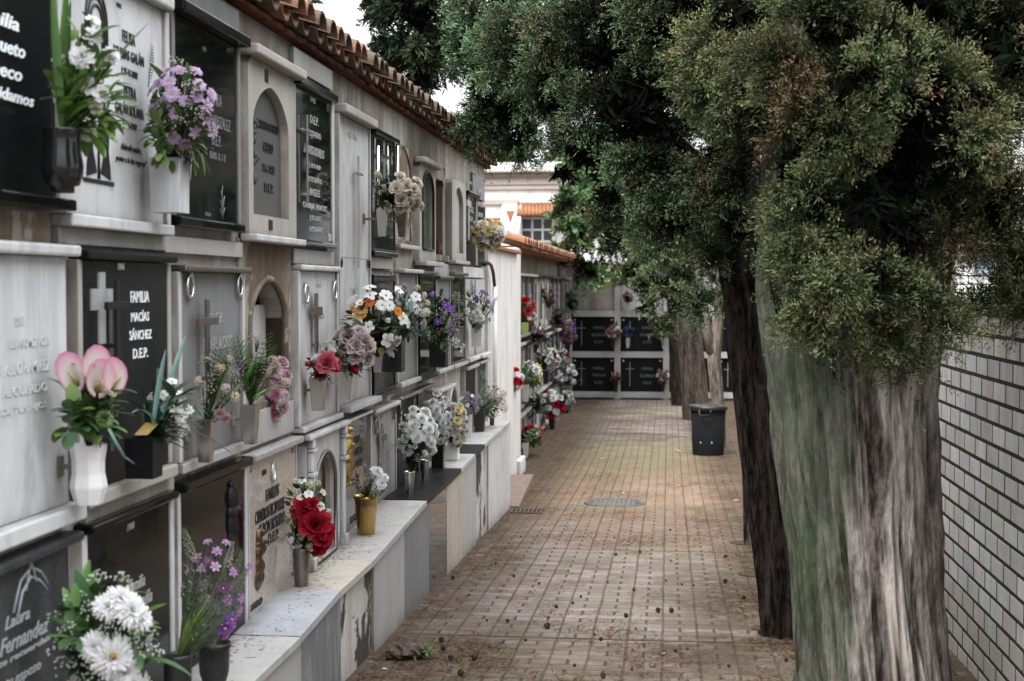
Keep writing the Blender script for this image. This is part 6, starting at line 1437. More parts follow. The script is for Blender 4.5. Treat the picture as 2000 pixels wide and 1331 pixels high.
mb.build('frame', plain('rusty iron', (.10, .075, .06), .8, .3, .5), dg); MB().box(dr_.x-.13, dr_.x+.13, dr_.y-.098, dr_.y+.098, dr_.z-.01, dr_.z+.003).build('pit', dark_hole, dg)
kb0, kb1 = on_g(1000, 992), on_g(1030, 944); kerb = empty('kerb_stone', tuple((kb0+kb1)/2), 'low pinkish kerb strip at the foot of the link wall', 'kerb')
mb = MB(); mb.prism([(-1.58, kb0.y), (kb0.x+.06, kb0.y), (kb1.x+.06, kb1.y), (-1.58, kb1.y)], zg(kb1.y)-.02, zg(kb0.y)+.012, 'z'); mb.build('slab', plain('pink cement', (.21, .155, .13), .9, 0, .5), kerb)
cones = [(865, 775, 1.25), (1345, 705, 1.1), (1403, 705, 1.1), (1637, 467, .9), (1637, 577, 1.1), (1717, 648, 1), (1162, 458, .8), (1267, 447, .8), (1206, 727, 1), (692, 748, .8), (828, 583, .6), (719, 551, .7), (904, 686, .8), (1010, 640, .6), (975, 668, .6), (413, 870, 1.1), (405, 835, 1.1), (445, 910, 1.0), (548, 912, 1.1), (490, 980, 1.2), (1097, 828, .8), (1106, 990, 1), (1421, 877, .7), (1786, 798, 1), (1070, 805, .5), (1902, 917, .7), (1652, 942, .6), (1472, 868, .5), (455, 560, .9), (770, 830, .6), (1500, 590, .5), (1240, 612, .7), (1448, 585, .5), (1380, 570, .5), (1127, 577, .5), (640, 496, .6), (1250, 780, .5), (602, 743, .5), (525, 633, .5), (1400, 482, .5), (1685, 455, .5), (1155, 383, .5), (750, 378, .5), (982, 940, .6), (1232, 957, .5), (1398, 350, .6), (1625, 142, .6), (870, 730, .5)]
mb = MB(); R_ = .0155
for i in range(14):
    th = math.acos(1-2*(i+.5)/14); az = i*2.4; d = Vector((math.sin(th)*math.cos(az), math.sin(th)*math.sin(az), math.cos(th)))
    a = d.orthogonal().normalized(); b = d.cross(a); cc = jitc((.075, .052, .038), .4)
    rim_ = [d*R_*.82+(a*math.cos(w)+b*math.sin(w))*R_*.46 for w in [2*PI*k_/6 for k_ in range(6)]]; top_ = [d*R_*1.0+(a*math.cos(w)+b*math.sin(w))*R_*.34 for w in [2*PI*k_/6 for k_ in range(6)]]
    mb._add(rim_+top_+[d*R_*1.06], [(k_, (k_+1) % 6, 6+(k_+1) % 6, 6+k_) for k_ in range(6)]+[(6+k_, 6+(k_+1) % 6, 12) for k_ in range(6)], 0, False, cc)
mb.ball((0, 0, 0), R_*.85, 8, 6, col=(.02, .014, .01))
cone_me = mb.mesh('cypress_cone', litter_mat)
for i, (cx, cy_, s) in enumerate(cones):
    p = on_g(680+cx/2.2222, 880+cy_/2.2222); o = bpy.data.objects.new('cypress_cone', cone_me); COL.objects.link(o)
    o.location = p+Vector((0, 0, R_*s*.9)); s *= .80; o.scale = (s*1.05, s, s*.95); o.rotation_euler = (random.uniform(0, 6), random.uniform(0, 6), random.uniform(0, 6))
    tag(o, 'small round dry cypress cone lying on the brick paving', 'cone', 'cypress cones fallen on the paving')
for (px, py, s, c, lab) in ((1329, 883, .065, (.62, .50, .05), 'bright yellow fallen leaf beside the bin'), (1444, 979, .05, (.40, .42, .06), 'green yellow fallen leaf beside the thin trunk'), (1173, 898, .05, (.62, .50, .18), 'pale yellow fallen leaf on the mossy paving'), (1308, 852, .05, (.5, .40, .10), 'dull yellow fallen leaf left of the bin'),
                            (1062, 846, .06, (.62, .60, .56), 'white fallen petal near the second niche block'), (1150, 878, .05, (.14, .03, .02), 'dark red fallen petal on the paving'), (1291, 1281, .02, (.58, .46, .2), 'tiny cream fallen leaf on the near paving'), (746, 1309, .02, (.7, .68, .64), 'tiny white scrap beside the ledge foot'), (1330, 950, .04, (.55, .50, .45), 'pale scrap of paper on the needle litter'), (1213, 965, .045, (.6, .48, .33), 'cream fallen leaf just above the manhole cover')):
    p = on_g(px, py, .006); mb = MB(); blade(mb, (0, 0, 0), Vector((random.uniform(-1, 1), random.uniform(-.6, .6), .12)), s*1.3, s*.8, .25, c, 5, .25)
    o = mb.build('fallen_leaf', leaf_mat, None); o.location = p; tag(o, lab, 'leaf', 'fallen leaves and petals')
# crumpled wrapped bouquet lying on the ground
wp = on_g(800, 1288); wr = empty('discarded_bouquet', tuple(wp), 'discarded bouquet in crumpled clear wrapping lying at the foot of the ledge', 'bouquet')
mb = MB(); rows = []
for i in range(9):
    t_ = i/8; cx = -.11+.17*t_; row = []
    for q in range(12):
        a = 2*PI*q/12; rr = (.030+.012*math.sin(t_*3))*(1+.25*random.uniform(-1, 1)); row.append((wp.x+cx+.01*random.random(), wp.y-.02+.05*t_+rr*1.25*math.cos(a), max(wp.z+.004, wp.z+.032+rr*.95*math.sin(a))))
    rows.append(row)
mb.grid(rows, 0, False, None, True)
wt = NT('crumpled wrapping'); wt.col(wt.mix(wt.noise(18, 4), (.05, .014, .012), (.06, .065, .05))); wt.rough(.5); wt.spec(.25); mb.build('wrapping', wt.m, wr)
mb = MB()
for i in range(46):
    b = Vector((wp.x+random.uniform(.02, .10), wp.y+random.uniform(-.04, .05), wp.z+random.uniform(.015, .05))); blade(mb, b, Vector((random.uniform(.1, 1), random.uniform(-.6, .8), random.uniform(-.1, .7))), random.uniform(.03, .06), .012, .6, jitc((.10, .17, .05), .3), 4)
mb.build('leaves', leaf_mat, wr)
# tree pits
for (px, py, rx, ry, lab) in ((1452, 1061, .10, .10, 'dark earth hollow around the thin trunk'), (1470, 1122, .10, .09, 'dark earth hollow in the paving behind the dark trunk'), (1500, 1228, .10, .07, 'earth patch at the foot of the dark trunk')):
    p = on_g(px, py); mb = MB(); n = 28
    ring = [(p.x+rx*(1+.2*random.uniform(-1, 1))*math.cos(2*PI*i/n), p.y+ry*(1+.2*random.uniform(-1, 1))*math.sin(2*PI*i/n)) for i in range(n)]
    mb._add([(x, y, zg(y)+.004) for x, y in ring], [list(range(n))]); o = mb.build('tree_pit', soil); tag(o, kind='structure')
# dry needles
V = []; C = []; N = 30000
xs = []; 
while len(xs) < N:
    y = 5.6+random.random()**1.6*13; x = random.uniform(-1.34, 1.34)
    w = .12
    if x < -1.0: w = max(w, .55*(1-(x+1.35)/.4))
    if x > .10 and y < 10: w = max(w, min(1, (x-.05)/.4)*.9)
    if 5 < y < 7.2: w = max(w, .35)
    if 10 < y < 16: w = max(w, .4)
    w *= .08+2.0*max(0, mnoise.noise(Vector((x*2.2, y*1.3, 1)))+.18)
    if random.random() < w: xs.append((x, y))
for x, y in xs:
    a = random.uniform(0, PI); L = random.uniform(.006, .022); wd = random.uniform(.0008, .0022); z = zg(y)+random.uniform(.003, .008)
    dx, dy = math.cos(a)*L, math.sin(a)*L; nx, ny = -math.sin(a)*wd, math.cos(a)*wd; tz = random.uniform(-.001, .004)
    V += [(x-dx-nx, y-dy-ny, z), (x+dx-nx, y+dy-ny, z+tz), (x+dx+nx, y+dy+ny, z+tz), (x-dx+nx, y-dy+ny, z)]; C += [jitc(random.choice([(.07, .045, .03), (.11, .07, .04), (.20, .12, .06), (.045, .03, .022)]), .3)+(1,)]*4
mb = MB(); mb.v = V; mb.f = [[4*i, 4*i+1, 4*i+2, 4*i+3] for i in range(N)]; mb.m = [0]*N; mb.sm = [False]*N; mb.c = C
tag(mb.build('dry_needle_litter', litter_mat), kind='stuff')
V = []; C = []; N = 1100     # on the ledge
for _ in range(N):
    y = random.uniform(3.8, 8.2); x = -1.582+abs(random.gauss(0, .05)) if random.random() < .65 else random.uniform(-1.58, -1.36)
    if x < -1.585 or mnoise.noise(Vector((x*5, y*2.2, 4)))+.02 < 0: continue
    a = random.uniform(0, PI); L = random.uniform(.003, .011); wd = random.uniform(.0007, .002); z = ledge_z(y)+.0015
    dx, dy = math.cos(a)*L, math.sin(a)*L; nx, ny = -math.sin(a)*wd, math.cos(a)*wd
    V += [(x-dx-nx, y-dy-ny, z), (x+dx-nx, y+dy-ny, z), (x+dx+nx, y+dy+ny, z), (x-dx+nx, y-dy+ny, z)]; C += [jitc((.08, .05, .03), .4)+(1,)]*4
mb = MB(); n = len(V)//4; mb.v = V; mb.f = [[4*i, 4*i+1, 4*i+2, 4*i+3] for i in range(n)]; mb.m = [0]*n; mb.sm = [False]*n; mb.c = C
tag(mb.build('ledge_needle_litter', litter_mat), kind='stuff')
# ---------------------------------------------------------------- cypress trees
def trunk(name, parent, axis, rad, mat, seg=72, rings=90, flutes=(), rough=.05, attr=None, ridged=0.0, burls=()):
    """axis: points (x,y,z) bottom to top, rad per point; flutes: (count, depth, phase)"""
    P = [Vector(p) for p in axis]; n = len(P)-1
    def at(t):
        s = t*n; i = min(int(s), n-1); f = s-i; f = f*f*(3-2*f) if False else f
        return P[i].lerp(P[i+1], f), rad[i]+(rad[i+1]-rad[i])*f
    mb = MB(); rows = []; cols = []
    for i in range(rings+1):
        t = i/rings; c, r = at(t); row = []
        for k in range(seg):
            a = 2*PI*k/seg; q = 1.0
            for (cnt, dep, ph) in flutes: q += dep*math.sin(cnt*a+ph+1.2*mnoise.noise(Vector((t*2, cnt, 0))))
            q += rough*mnoise.noise(Vector((math.cos(a)*5, math.sin(a)*5, c.z*1.5)))+rough*.6*mnoise.noise(Vector((math.cos(a)*13, math.sin(a)*13, c.z*3)))
            rd_ = 0
            if ridged:
                n1 = mnoise.noise(Vector((math.cos(a)*4.5, math.sin(a)*4.5, c.z*1.15))); n2 = mnoise.noise(Vector((math.cos(a)*11+5, math.sin(a)*11, c.z*2.4)))
                n3 = mnoise.noise(Vector((math.cos(a)*26, math.sin(a)*26+9, c.z*3.5)))
                rd_ = .46*(1-2.4*abs(n1))+.36*(1-2.2*abs(n2))+.42*n3; q += ridged*rd_
                for (ba, bz, bw_, bh, amp) in burls:
                    e = ((math.remainder(a-ba, 2*PI))/bw_)**2+((c.z-bz)/bh)**2
                    if e < 6: q += amp*math.exp(-e)*(1+.25*n3); rd_ = rd_*(1-.4*math.exp(-e))-.22*math.exp(-(math.sqrt(e)-1.2)**2*7)
            row.append((c.x+r*q*math.cos(a), c.y+r*q*math.sin(a), c.z))
            cols.append(attr(a, c.z, row[-1], rd_) if attr else (0, 0, 0, 1))
        rows.append(row)
    mb.grid(rows, 0, True, (1, 1, 1) if attr else None, True)
    if attr: mb.c = cols
    mb._add(rows[-1], [list(range(seg))]); 
    return mb.build(name, mat, parent)

def crown(name, parent, lobes, seed, clump=.16, dens=1.0, twigs=12, blades=26, bl=.035, bw=.007, col=(.034, .066, .030), tip=(.115, .165, .075), brown=.08, droop=0.0, shells=((1.0, .58), (.8, .24), (.55, .18)), flip=0.0):
    g = np.random.default_rng(seed); C = []; Dn = []; S = []; dark = []
    for (c, r) in lobes:
        c = np.array(c); r = np.array(r if hasattr(r, '__len__') else (r, r, r), dtype=float); r = np.maximum(r-.48*clump, .58*r)
        area = (r[0]*r[1]+r[1]*r[2]+r[0]*r[2])/3*4*PI; n = max(3, int(dens*area/(clump*clump)*.95))
        d = g.normal(size=(n, 3)); d /= np.linalg.norm(d, axis=1)[:, None]
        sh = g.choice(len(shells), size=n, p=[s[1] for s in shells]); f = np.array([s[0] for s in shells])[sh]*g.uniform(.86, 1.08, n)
        p = c+d*r*f[:, None]
        keep = np.ones(n, bool)
        for (c2, r2) in lobes:
            r2 = np.array(r2 if hasattr(r2, '__len__') else (r2, r2, r2), dtype=float)
            if np.allclose(c2, c): continue
            q = np.linalg.norm((p-np.array(c2))/r2, axis=1); keep &= ~(q < .62)
        if clump < .25:
            fq = 1/(clump*1.25); nz = np.array([mnoise.noise(Vector((x*fq, y*fq, z*fq))) for x, y, z in p]) if n else np.zeros(0); keep &= nz > -.10
        nd = d/r; nd /= np.linalg.norm(nd, axis=1)[:, None]
        C.append(p[keep]); Dn.append(nd[keep]); S.append(clump*g.uniform(.7, 1.35, keep.sum())); dark.append(np.where(f[keep] < .7, .12, np.where(f[keep] < .88, .42, 1.0)))  # dark: inner shells get their occlusion shade through colour
    C = np.concatenate(C); Dn = np.concatenate(Dn); S = np.concatenate(S); dark = np.concatenate(dark); n = len(C)
    ok = np.array([not (x < -1.55 and z < 2.9 and y < 13.5) and z > zg(y)+.4 for x, y, z in C]); C, Dn, S, dark = C[ok], Dn[ok], S[ok], dark[ok]; n = len(C); print('CROWN', parent.name, name, n, n*twigs*blades)
    Dn = Dn+np.array([0, 0, .28-droop])+g.normal(size=(n, 3))*.25; Dn /= np.linalg.norm(Dn, axis=1)[:, None]
    K, M = twigs, blades
    td = Dn[:, None, :]*.62+g.normal(size=(n, K, 3))*.60; td /= np.linalg.norm(td, axis=2)[..., None]
    tl = S[:, None]*g.uniform(.62, .92, (n, K))
    org = C[:, None, :]-Dn[:, None, :]*S[:, None, None]*.30+g.normal(size=(n, K, 3))*S[:, None, None]*.07
    t = ((np.arange(M)+.5)[None, None, :]/M*np.ones((n, K, 1))+g.uniform(-.3, .3, (n, K, M))/M).clip(.01, 1)**.62
    bend = np.array([0, 0, -.25-droop])
    pos = org[:, :, None, :]+td[:, :, None, :]*(t*tl[..., None])[..., None]+bend*((t**2)*tl[..., None]*.6)[..., None]
    pos += g.normal(size=pos.shape)*(.010*clump/.16)
    bd = td[:, :, None, :]*.85+g.normal(size=(n, K, M, 3))*.62; bd /= np.linalg.norm(bd, axis=3)[..., None]
    wv = np.cross(bd, g.normal(size=bd.shape)); wv /= np.linalg.norm(wv, axis=3)[..., None]+1e-9
    L = bl*g.uniform(.6, 1.35, (n, K, M))[..., None]; Wd = bw*g.uniform(.7, 1.3, (n, K, M))[..., None]
    v0 = pos-wv*Wd*.4; v1 = pos+wv*Wd*.4; v2 = pos+bd*L*.55+wv*Wd*.62; v3 = pos+bd*L*.55-wv*Wd*.62; v4 = pos+bd*L+wv*Wd*.12; v5 = pos+bd*L-wv*Wd*.12
    Vt = np.stack([v0, v1, v2, v3, v4, v5], axis=3).reshape(-1, 3)
    hue = g.normal(size=(n, 1, 1))*.5; br = (g.random((n, 1, 1)) < brown)*1.0
    brt = np.clip(br*.75+(g.random((n, K, 1)) < brown*1.6)*.85, 0, 1)
    col, tip = np.array(col), np.array(tip)
    tt = np.clip(t, 0, 1)[..., None]**2.4
    cc = col*(1-tt)+tip*tt  # pale tips; bases darkened as painted shade inside the clump
    cc = cc*(1+.30*hue[..., None])*np.array([1, 1, 1])+np.maximum(hue[..., None], 0)*np.array([.010, .004, -.004])
    bc = np.array([.05, .032, .018])*(1-tt)+np.array([.29, .20, .115])*tt
    cc = cc*(1-brt[..., None])+bc*brt[..., None]
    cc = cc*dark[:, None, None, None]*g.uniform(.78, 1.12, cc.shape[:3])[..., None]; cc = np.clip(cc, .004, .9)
    cc = np.repeat(cc.reshape(-1, 3), 6, axis=0); ca = np.ones((len(cc), 4), np.float32); ca[:, :3] = cc
    nb = len(Vt)//6; off = np.array(wloc(parent)); Vt = Vt-off
    me = bpy.data.meshes.new(name); me.vertices.add(len(Vt)); me.vertices.foreach_set('co', Vt.astype(np.float32).ravel())
    idx = (np.arange(nb)*6)[:, None]+np.array([[0, 1, 2, 3, 3, 2, 4, 5]]); me.loops.add(nb*8); me.loops.foreach_set('vertex_index', idx.ravel().astype(np.int32))
    me.polygons.add(nb*2); me.polygons.foreach_set('loop_start', (np.arange(nb*2)*4).astype(np.int32)); me.polygons.foreach_set('loop_total', np.full(nb*2, 4, np.int32))
    at = me.attributes.new('tint', 'FLOAT_COLOR', 'POINT'); at.data.foreach_set('color', ca.ravel())
    me.materials.append(crown_mat); me.update(); me.validate()
    o = bpy.data.objects.new(name, me); COL.objects.link(o); o.parent = parent
    return o, C
def lob(px, py, y, rpx, ry=None, dy=None):
    c = D(px, py, y); k = y/FPX; a = rpx*k; b = (ry or rpx)*k
    return ((c.x, c.y, c.z), (a, dy or min(a, b)*1.0, b))
def limbs(parent, mat, segs):
    for pts, r in segs: MB().tube(pts, r, 9).build('limb', mat, parent)

def inner(parent, lobes, seed, dens=1500, L=.05, Wd=.010, c=(.007, .010, .006), shrink=.12, fr=.74):  # twigs coloured near black, so the crown gaps carry painted shade
    g = np.random.default_rng(seed); V = []; lobes = [l for l in lobes if min(l[1] if hasattr(l[1], '__len__') else (l[1],)) > .16]
    for (ce, r) in lobes:
        ce = np.array(ce); r = np.maximum(np.array(r if hasattr(r, '__len__') else (r, r, r), dtype=float)-shrink, .3*np.array(r if hasattr(r, '__len__') else (r, r, r), dtype=float))*fr
        n = int(dens*4*PI*(r[0]*r[1]+r[1]*r[2]+r[0]*r[2])/3)+10
        d = g.normal(size=(n, 3)); d /= np.linalg.norm(d, axis=1)[:, None]; p = ce+d*r*g.uniform(.55, 1, n)[:, None]
        ok = ~((p[:, 0] < -1.5) & (p[:, 2] < 2.9) & (p[:, 1] < 13.5)); p = p[ok]; n = len(p)
        a = g.normal(size=(n, 3)); a /= np.linalg.norm(a, axis=1)[:, None]; b = np.cross(a, g.normal(size=(n, 3))); b /= np.linalg.norm(b, axis=1)[:, None]
        l = L*g.uniform(.6, 1.4, n)[:, None]; w = Wd*g.uniform(.6, 1.4, n)[:, None]
        V.append(np.stack([p-a*l-b*w*.3, p-b*w, p+a*l-b*w*.2, p+a*l+b*w*.2, p+b*w, p-a*l+b*w*.3], axis=1).reshape(-1, 3))
    V = np.concatenate(V)-np.array(wloc(parent)); nb = len(V)//6
    me = bpy.data.meshes.new('inner_twigs'); me.vertices.add(len(V)); me.vertices.foreach_set('co', V.astype(np.float32).ravel())
    idx = (np.arange(nb)*6)[:, None]+np.arange(6)[None, :]; me.loops.add(nb*6); me.loops.foreach_set('vertex_index', idx.ravel().astype(np.int32))
    me.polygons.add(nb); me.polygons.foreach_set('loop_start', (np.arange(nb)*6).astype(np.int32)); me.polygons.foreach_set('loop_total', np.full(nb, 6, np.int32))
    k = g.uniform(.5, 1.5, nb)[:, None]*np.array(c); ca = np.ones((nb*6, 4), np.float32); ca[:, :3] = np.repeat(k, 6, axis=0)
    at = me.attributes.new('tint', 'FLOAT_COLOR', 'POINT'); at.data.foreach_set('color', ca.ravel()); me.materials.append(litter_mat); me.update(); me.validate()
    o = bpy.data.objects.new('inner_twigs', me); COL.objects.link(o); o.parent = parent
# --- A: big pale trunk, front right
ya = 5.45
def ax(px, py, y=ya): p = D(px, py, y); return (p.x, p.y, p.z)
base = D(1712, 1440, ya); za = zg(ya)
A = empty('cypress_tree', (base.x, ya, za), 'massive cypress with a fluted pale trunk, green on its left side, nearest on the right', 'tree', 'cypress trees along the lane')
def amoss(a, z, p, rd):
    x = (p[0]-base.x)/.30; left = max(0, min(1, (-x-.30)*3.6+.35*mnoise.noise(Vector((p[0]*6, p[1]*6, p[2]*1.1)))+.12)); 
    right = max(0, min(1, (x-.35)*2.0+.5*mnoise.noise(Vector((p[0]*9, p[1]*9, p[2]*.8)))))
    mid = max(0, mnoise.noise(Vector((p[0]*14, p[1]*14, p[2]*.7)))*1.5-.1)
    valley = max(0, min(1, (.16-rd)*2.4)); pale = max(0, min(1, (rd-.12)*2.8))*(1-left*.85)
    up = max(0, min(1, (z-1.30)*3.0)); return (min(1, right*.8+valley*(1-left*.35)+up), left*(1-.5*up), pale*(1-right*.7)*(1-up), 1)  # up: crown shade painted into the colour of the upper trunk
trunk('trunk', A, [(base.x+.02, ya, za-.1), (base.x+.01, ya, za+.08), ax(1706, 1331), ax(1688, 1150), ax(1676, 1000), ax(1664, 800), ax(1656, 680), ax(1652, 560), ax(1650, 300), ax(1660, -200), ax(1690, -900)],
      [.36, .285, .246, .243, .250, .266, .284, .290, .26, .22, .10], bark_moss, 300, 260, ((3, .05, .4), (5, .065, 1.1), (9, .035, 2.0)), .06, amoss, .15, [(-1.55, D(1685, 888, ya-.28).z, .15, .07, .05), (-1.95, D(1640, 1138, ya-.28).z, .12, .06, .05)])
for (px, py, r) in ():
    p = D(px, py, ya-.285); mb = MB(); mb.ball((p.x, p.y+.022, p.z), r, 14, 8, sc=(1, .55, 1.5), jit=.22, col=(.35, .1, 0)); mb.build('knot', bark_moss, A)
limbs(A, bark_dark, [([ax(1560, 640, 5.35), ax(1520, 500, 5.35), ax(1500, 420, 5.5)], [.075, .06, .03]), ([ax(1700, 900, 5.5), ax(1770, 700, 5.42), ax(1815, 560, 5.3), ax(1850, 350, 5.4), ax(1880, 100, 5.4)], [.05, .085, .075, .06, .03]), ([ax(1690, 650, 5.3), ax(1760, 500, 5.2), ax(1830, 420, 5.0)], [.05, .04, .02])])
LA = [lob(1600, 600, 4.95, 75), lob(1555, 545, 5.0, 70), lob(1615, 660, 4.95, 45), lob(1850, 250, 5.0, 140), lob(1800, 160, 4.95, 130), lob(1930, 230, 5.05, 120), lob(1760, 440, 4.9, 110), lob(1905, 600, 5.6, 60, 34), lob(1990, 600, 5.5, 60, 34), lob(1620, 230, 4.85, 130), lob(1720, 110, 4.85, 150), lob(1590, 400, 4.9, 105), lob(1700, 390, 4.85, 120), lob(1620, 40, 4.9, 130), lob(1560, 500, 4.95, 72), lob(1640, 520, 4.85, 90), lob(1540, 330, 5.0, 90), lob(1530, 130, 5.0, 110), lob(1720, 540, 4.85, 95),  lob(1770, 580, 4.95, 70), lob(1590, 640, 5.02, 40), lob(1560, 180, 5.5, 210), lob(1720, 60, 5.4, 240), lob(1890, 150, 5.3, 220), lob(1620, 330, 5.2, 170), lob(1780, 330, 5.1, 190), lob(1930, 370, 5.3, 140), lob(1560, 430, 5.25, 115), lob(1660, 500, 5.05, 115), lob(1650, 600, 5.0, 78, 90), lob(1740, 640, 5.05, 62, 70), lob(1820, 640, 5.1, 66, 90), lob(1830, 520, 5.4, 90), lob(1790, 705, 5.02, 40, 45), lob(1945, 520, 5.5, 62, 75), lob(1870, 430, 5.0, 100), lob(1470, 90, 5.7, 190), lob(1960, 20, 5.6, 200), lob(1570, 545, 5.1, 46, 50), lob(1925, 625, 5.5, 38, 40), lob(1965, 555, 5.6, 95, 52), lob(1930, 470, 5.6, 70, 60), lob(2020, 500, 5.7, 90, 90)]
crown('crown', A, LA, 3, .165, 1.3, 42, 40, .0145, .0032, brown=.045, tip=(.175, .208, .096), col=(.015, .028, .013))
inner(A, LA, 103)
LA2 = [lob(1700, -380, 5.6, 360, 320), lob(1500, -260, 6.0, 280, 240), lob(1950, -330, 5.6, 340, 320), lob(1780, -800, 5.7, 320, 380), lob(2180, 100, 5.5, 200, 320)]
crown('upper_crown', A, LA2, 4, .30, .75, 14, 24, .042, .010)

# --- B: dark trunk
yb_ = 7.15
B = empty('cypress_tree', (D(1532, 1236, yb_).x, yb_, zg(yb_)), 'leaning cypress with a slim dark furrowed trunk, left of the massive pale trunk', 'tree', 'cypress trees along the lane')
bx2 = lambda px, py: ax(px, py, yb_)
trunk('trunk', B, [bx2(1537, 1262), bx2(1533, 1235), bx2(1526, 1150), bx2(1506, 1000), bx2(1483, 800), bx2(1468, 660), bx2(1456, 520), bx2(1440, 330), bx2(1425, 60), bx2(1420, -500)],
      [.135, .108, .104, .108, .112, .114, .118, .10, .07, .03], bark_dark, 84, 150, ((4, .04, .3), (7, .05, 1.0), (13, .05, .2), (23, .03, 1.4)), .14, None, .10)
limbs(B, bark_dark, [([bx2(1450, 460), bx2(1380, 330), bx2(1280, 240), bx2(1150, 150)], [.05, .04, .03, .015]), ([bx2(1440, 330), bx2(1360, 180), bx2(1290, 50)], [.05, .035, .02])])
LB = [lob(1440, 200, 6.6, 90), lob(1430, 60, 6.6, 90), lob(1450, 340, 6.6, 60), lob(1180, 60, 7.0, 175), lob(1330, 30, 6.9, 180), lob(1090, 180, 7.1, 110), lob(1240, 200, 6.8, 150), lob(1390, 190, 6.8, 150), lob(1140, 290, 7.0, 95), lob(1270, 330, 6.8, 120), lob(1420, 330, 6.8, 115), lob(1190, 380, 7.0, 75), lob(1310, 430, 6.9, 90), lob(1440, 440, 6.9, 80), lob(1400, 500, 6.95, 52, 42), lob(1250, 465, 7.1, 60, 50), lob(1030, 90, 7.4, 110), lob(1500, 480, 6.9, 50, 50)]
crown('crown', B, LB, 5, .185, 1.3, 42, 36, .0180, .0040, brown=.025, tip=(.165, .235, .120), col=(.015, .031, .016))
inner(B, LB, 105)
LB2 = [lob(1420, -330, 7.2, 170, 260), lob(1450, -700, 7.2, 140, 260)]
crown('upper_crown', B, LB2, 6, .34, .7, 14, 22, .05, .012)

# --- C: thin trunk behind B, its crown reaches over the lane to the left
yc_ = 10.35
Cc = empty('cypress_tree', (D(1478, 1062, yc_).x, yc_, zg(yc_)), 'cypress just behind the dark trunk, its crown reaching over the lane', 'tree', 'cypress trees along the lane')
cx2 = lambda px, py: ax(px, py, yc_)
trunk('trunk', Cc, [cx2(1481, 1072), cx2(1480, 1060), cx2(1476, 960), cx2(1470, 800), cx2(1462, 600), cx2(1440, 300), cx2(1420, -100)], [.115, .10, .088, .085, .085, .07, .03], bark_far, 48, 60, ((4, .05, .3), (9, .05, 1.0)), .1)
limbs(Cc, bark_dark, [([cx2(1455, 480), cx2(1300, 380), cx2(1120, 260), cx2(960, 170)], [.07, .05, .035, .015])])
LC = [lob(985, 60, 9.6, 130), lob(930, 185, 9.6, 50, 66), lob(965, 215, 9.5, 76, 76), lob(925, 20, 9.7, 70, 80), lob(915, 245, 9.6, 40, 36), lob(1000, 120, 9.3, 120),  lob(1000, 200, 9.4, 90), lob(925, 90, 9.6, 60, 70), lob(1030, 280, 9.6, 70, 56), lob(945, 270, 9.7, 40, 30), lob(1100, 340, 9.8, 60, 50), lob(1150, 440, 10, 36, 40), lob(1370, 585, 10.2, 50, 48), lob(1400, 640, 10.3, 26, 26), lob(1330, 520, 10.2, 60, 40), lob(1080, 60, 9.6, 110), lob(1230, 430, 10.2, 70, 60), lob(1330, 420, 10.3, 110, 80)]
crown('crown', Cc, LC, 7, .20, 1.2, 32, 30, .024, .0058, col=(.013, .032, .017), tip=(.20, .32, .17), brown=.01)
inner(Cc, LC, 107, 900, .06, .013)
mb_c = MB()
for (px, py) in ((945, 95), (968, 52), (1003, 78)):
    p = D(px, py, 9.15 if px > 850 else 9.3); mb_c.ball((p.x, p.y, p.z), .022, 9, 6, jit=.2, col=(.20, .15, .10))
mb_c.build('cone', litter_mat, Cc)
crown('upper_crown', Cc, [lob(1080, -110, 9.8, 110, 110), lob(1330, -150, 10.3, 160, 200), lob(1500, 100, 10.6, 180, 240)], 8, .36, .7, 14, 22, .05, .012)

# --- T: drooping dark cypress behind the near burial wall
T_ = empty('cypress_tree', (-3.9, 13.5, zg(13.5)), 'dark drooping cypress rising behind the tiled roof on the left', 'tree', 'cypress trees along the lane')
trunk('trunk', T_, [(-3.9, 13.5, zg(13.5)-.1), (-3.85, 13.5, 2), (-3.7, 13.4, 3.9), (-3.2, 13.2, 5.2)], [.20, .16, .11, .05], bark_dark, 32, 30, ((5, .06, 0),), .1)
crown('crown', T_, [lob(815, 20, 12.2, 95, 80), lob(768, 5, 12.4, 62, 80), lob(790, 85, 12.3, 66, 75), lob(832, 110, 12.2, 52, 66), lob(818, 150, 12.2, 40, 56), lob(846, 60, 12.2, 80, 80), lob(762, 55, 12.4, 44, 60)], 9, .17, 1.5, 12, 24, .055, .011, droop=.75, col=(.018, .036, .020), tip=(.055, .085, .045), brown=.0)
inner(T_, [lob(815, 20, 12.3, 75, 70), lob(790, 85, 12.4, 50, 60), lob(832, 100, 12.3, 40, 50)], 109, 900, .06, .014, (.008, .010, .007))
crown('upper_crown', T_, [((-3.78, 13.5, 3.55), (.55, .6, .75)), ((-3.7, 13.4, 4.7), (.5, .6, .8)), lob(830, -110, 12.6, 150, 130), lob(800, -350, 13, 160, 260)], 10, .4, .7, 9, 16, .11, .026)

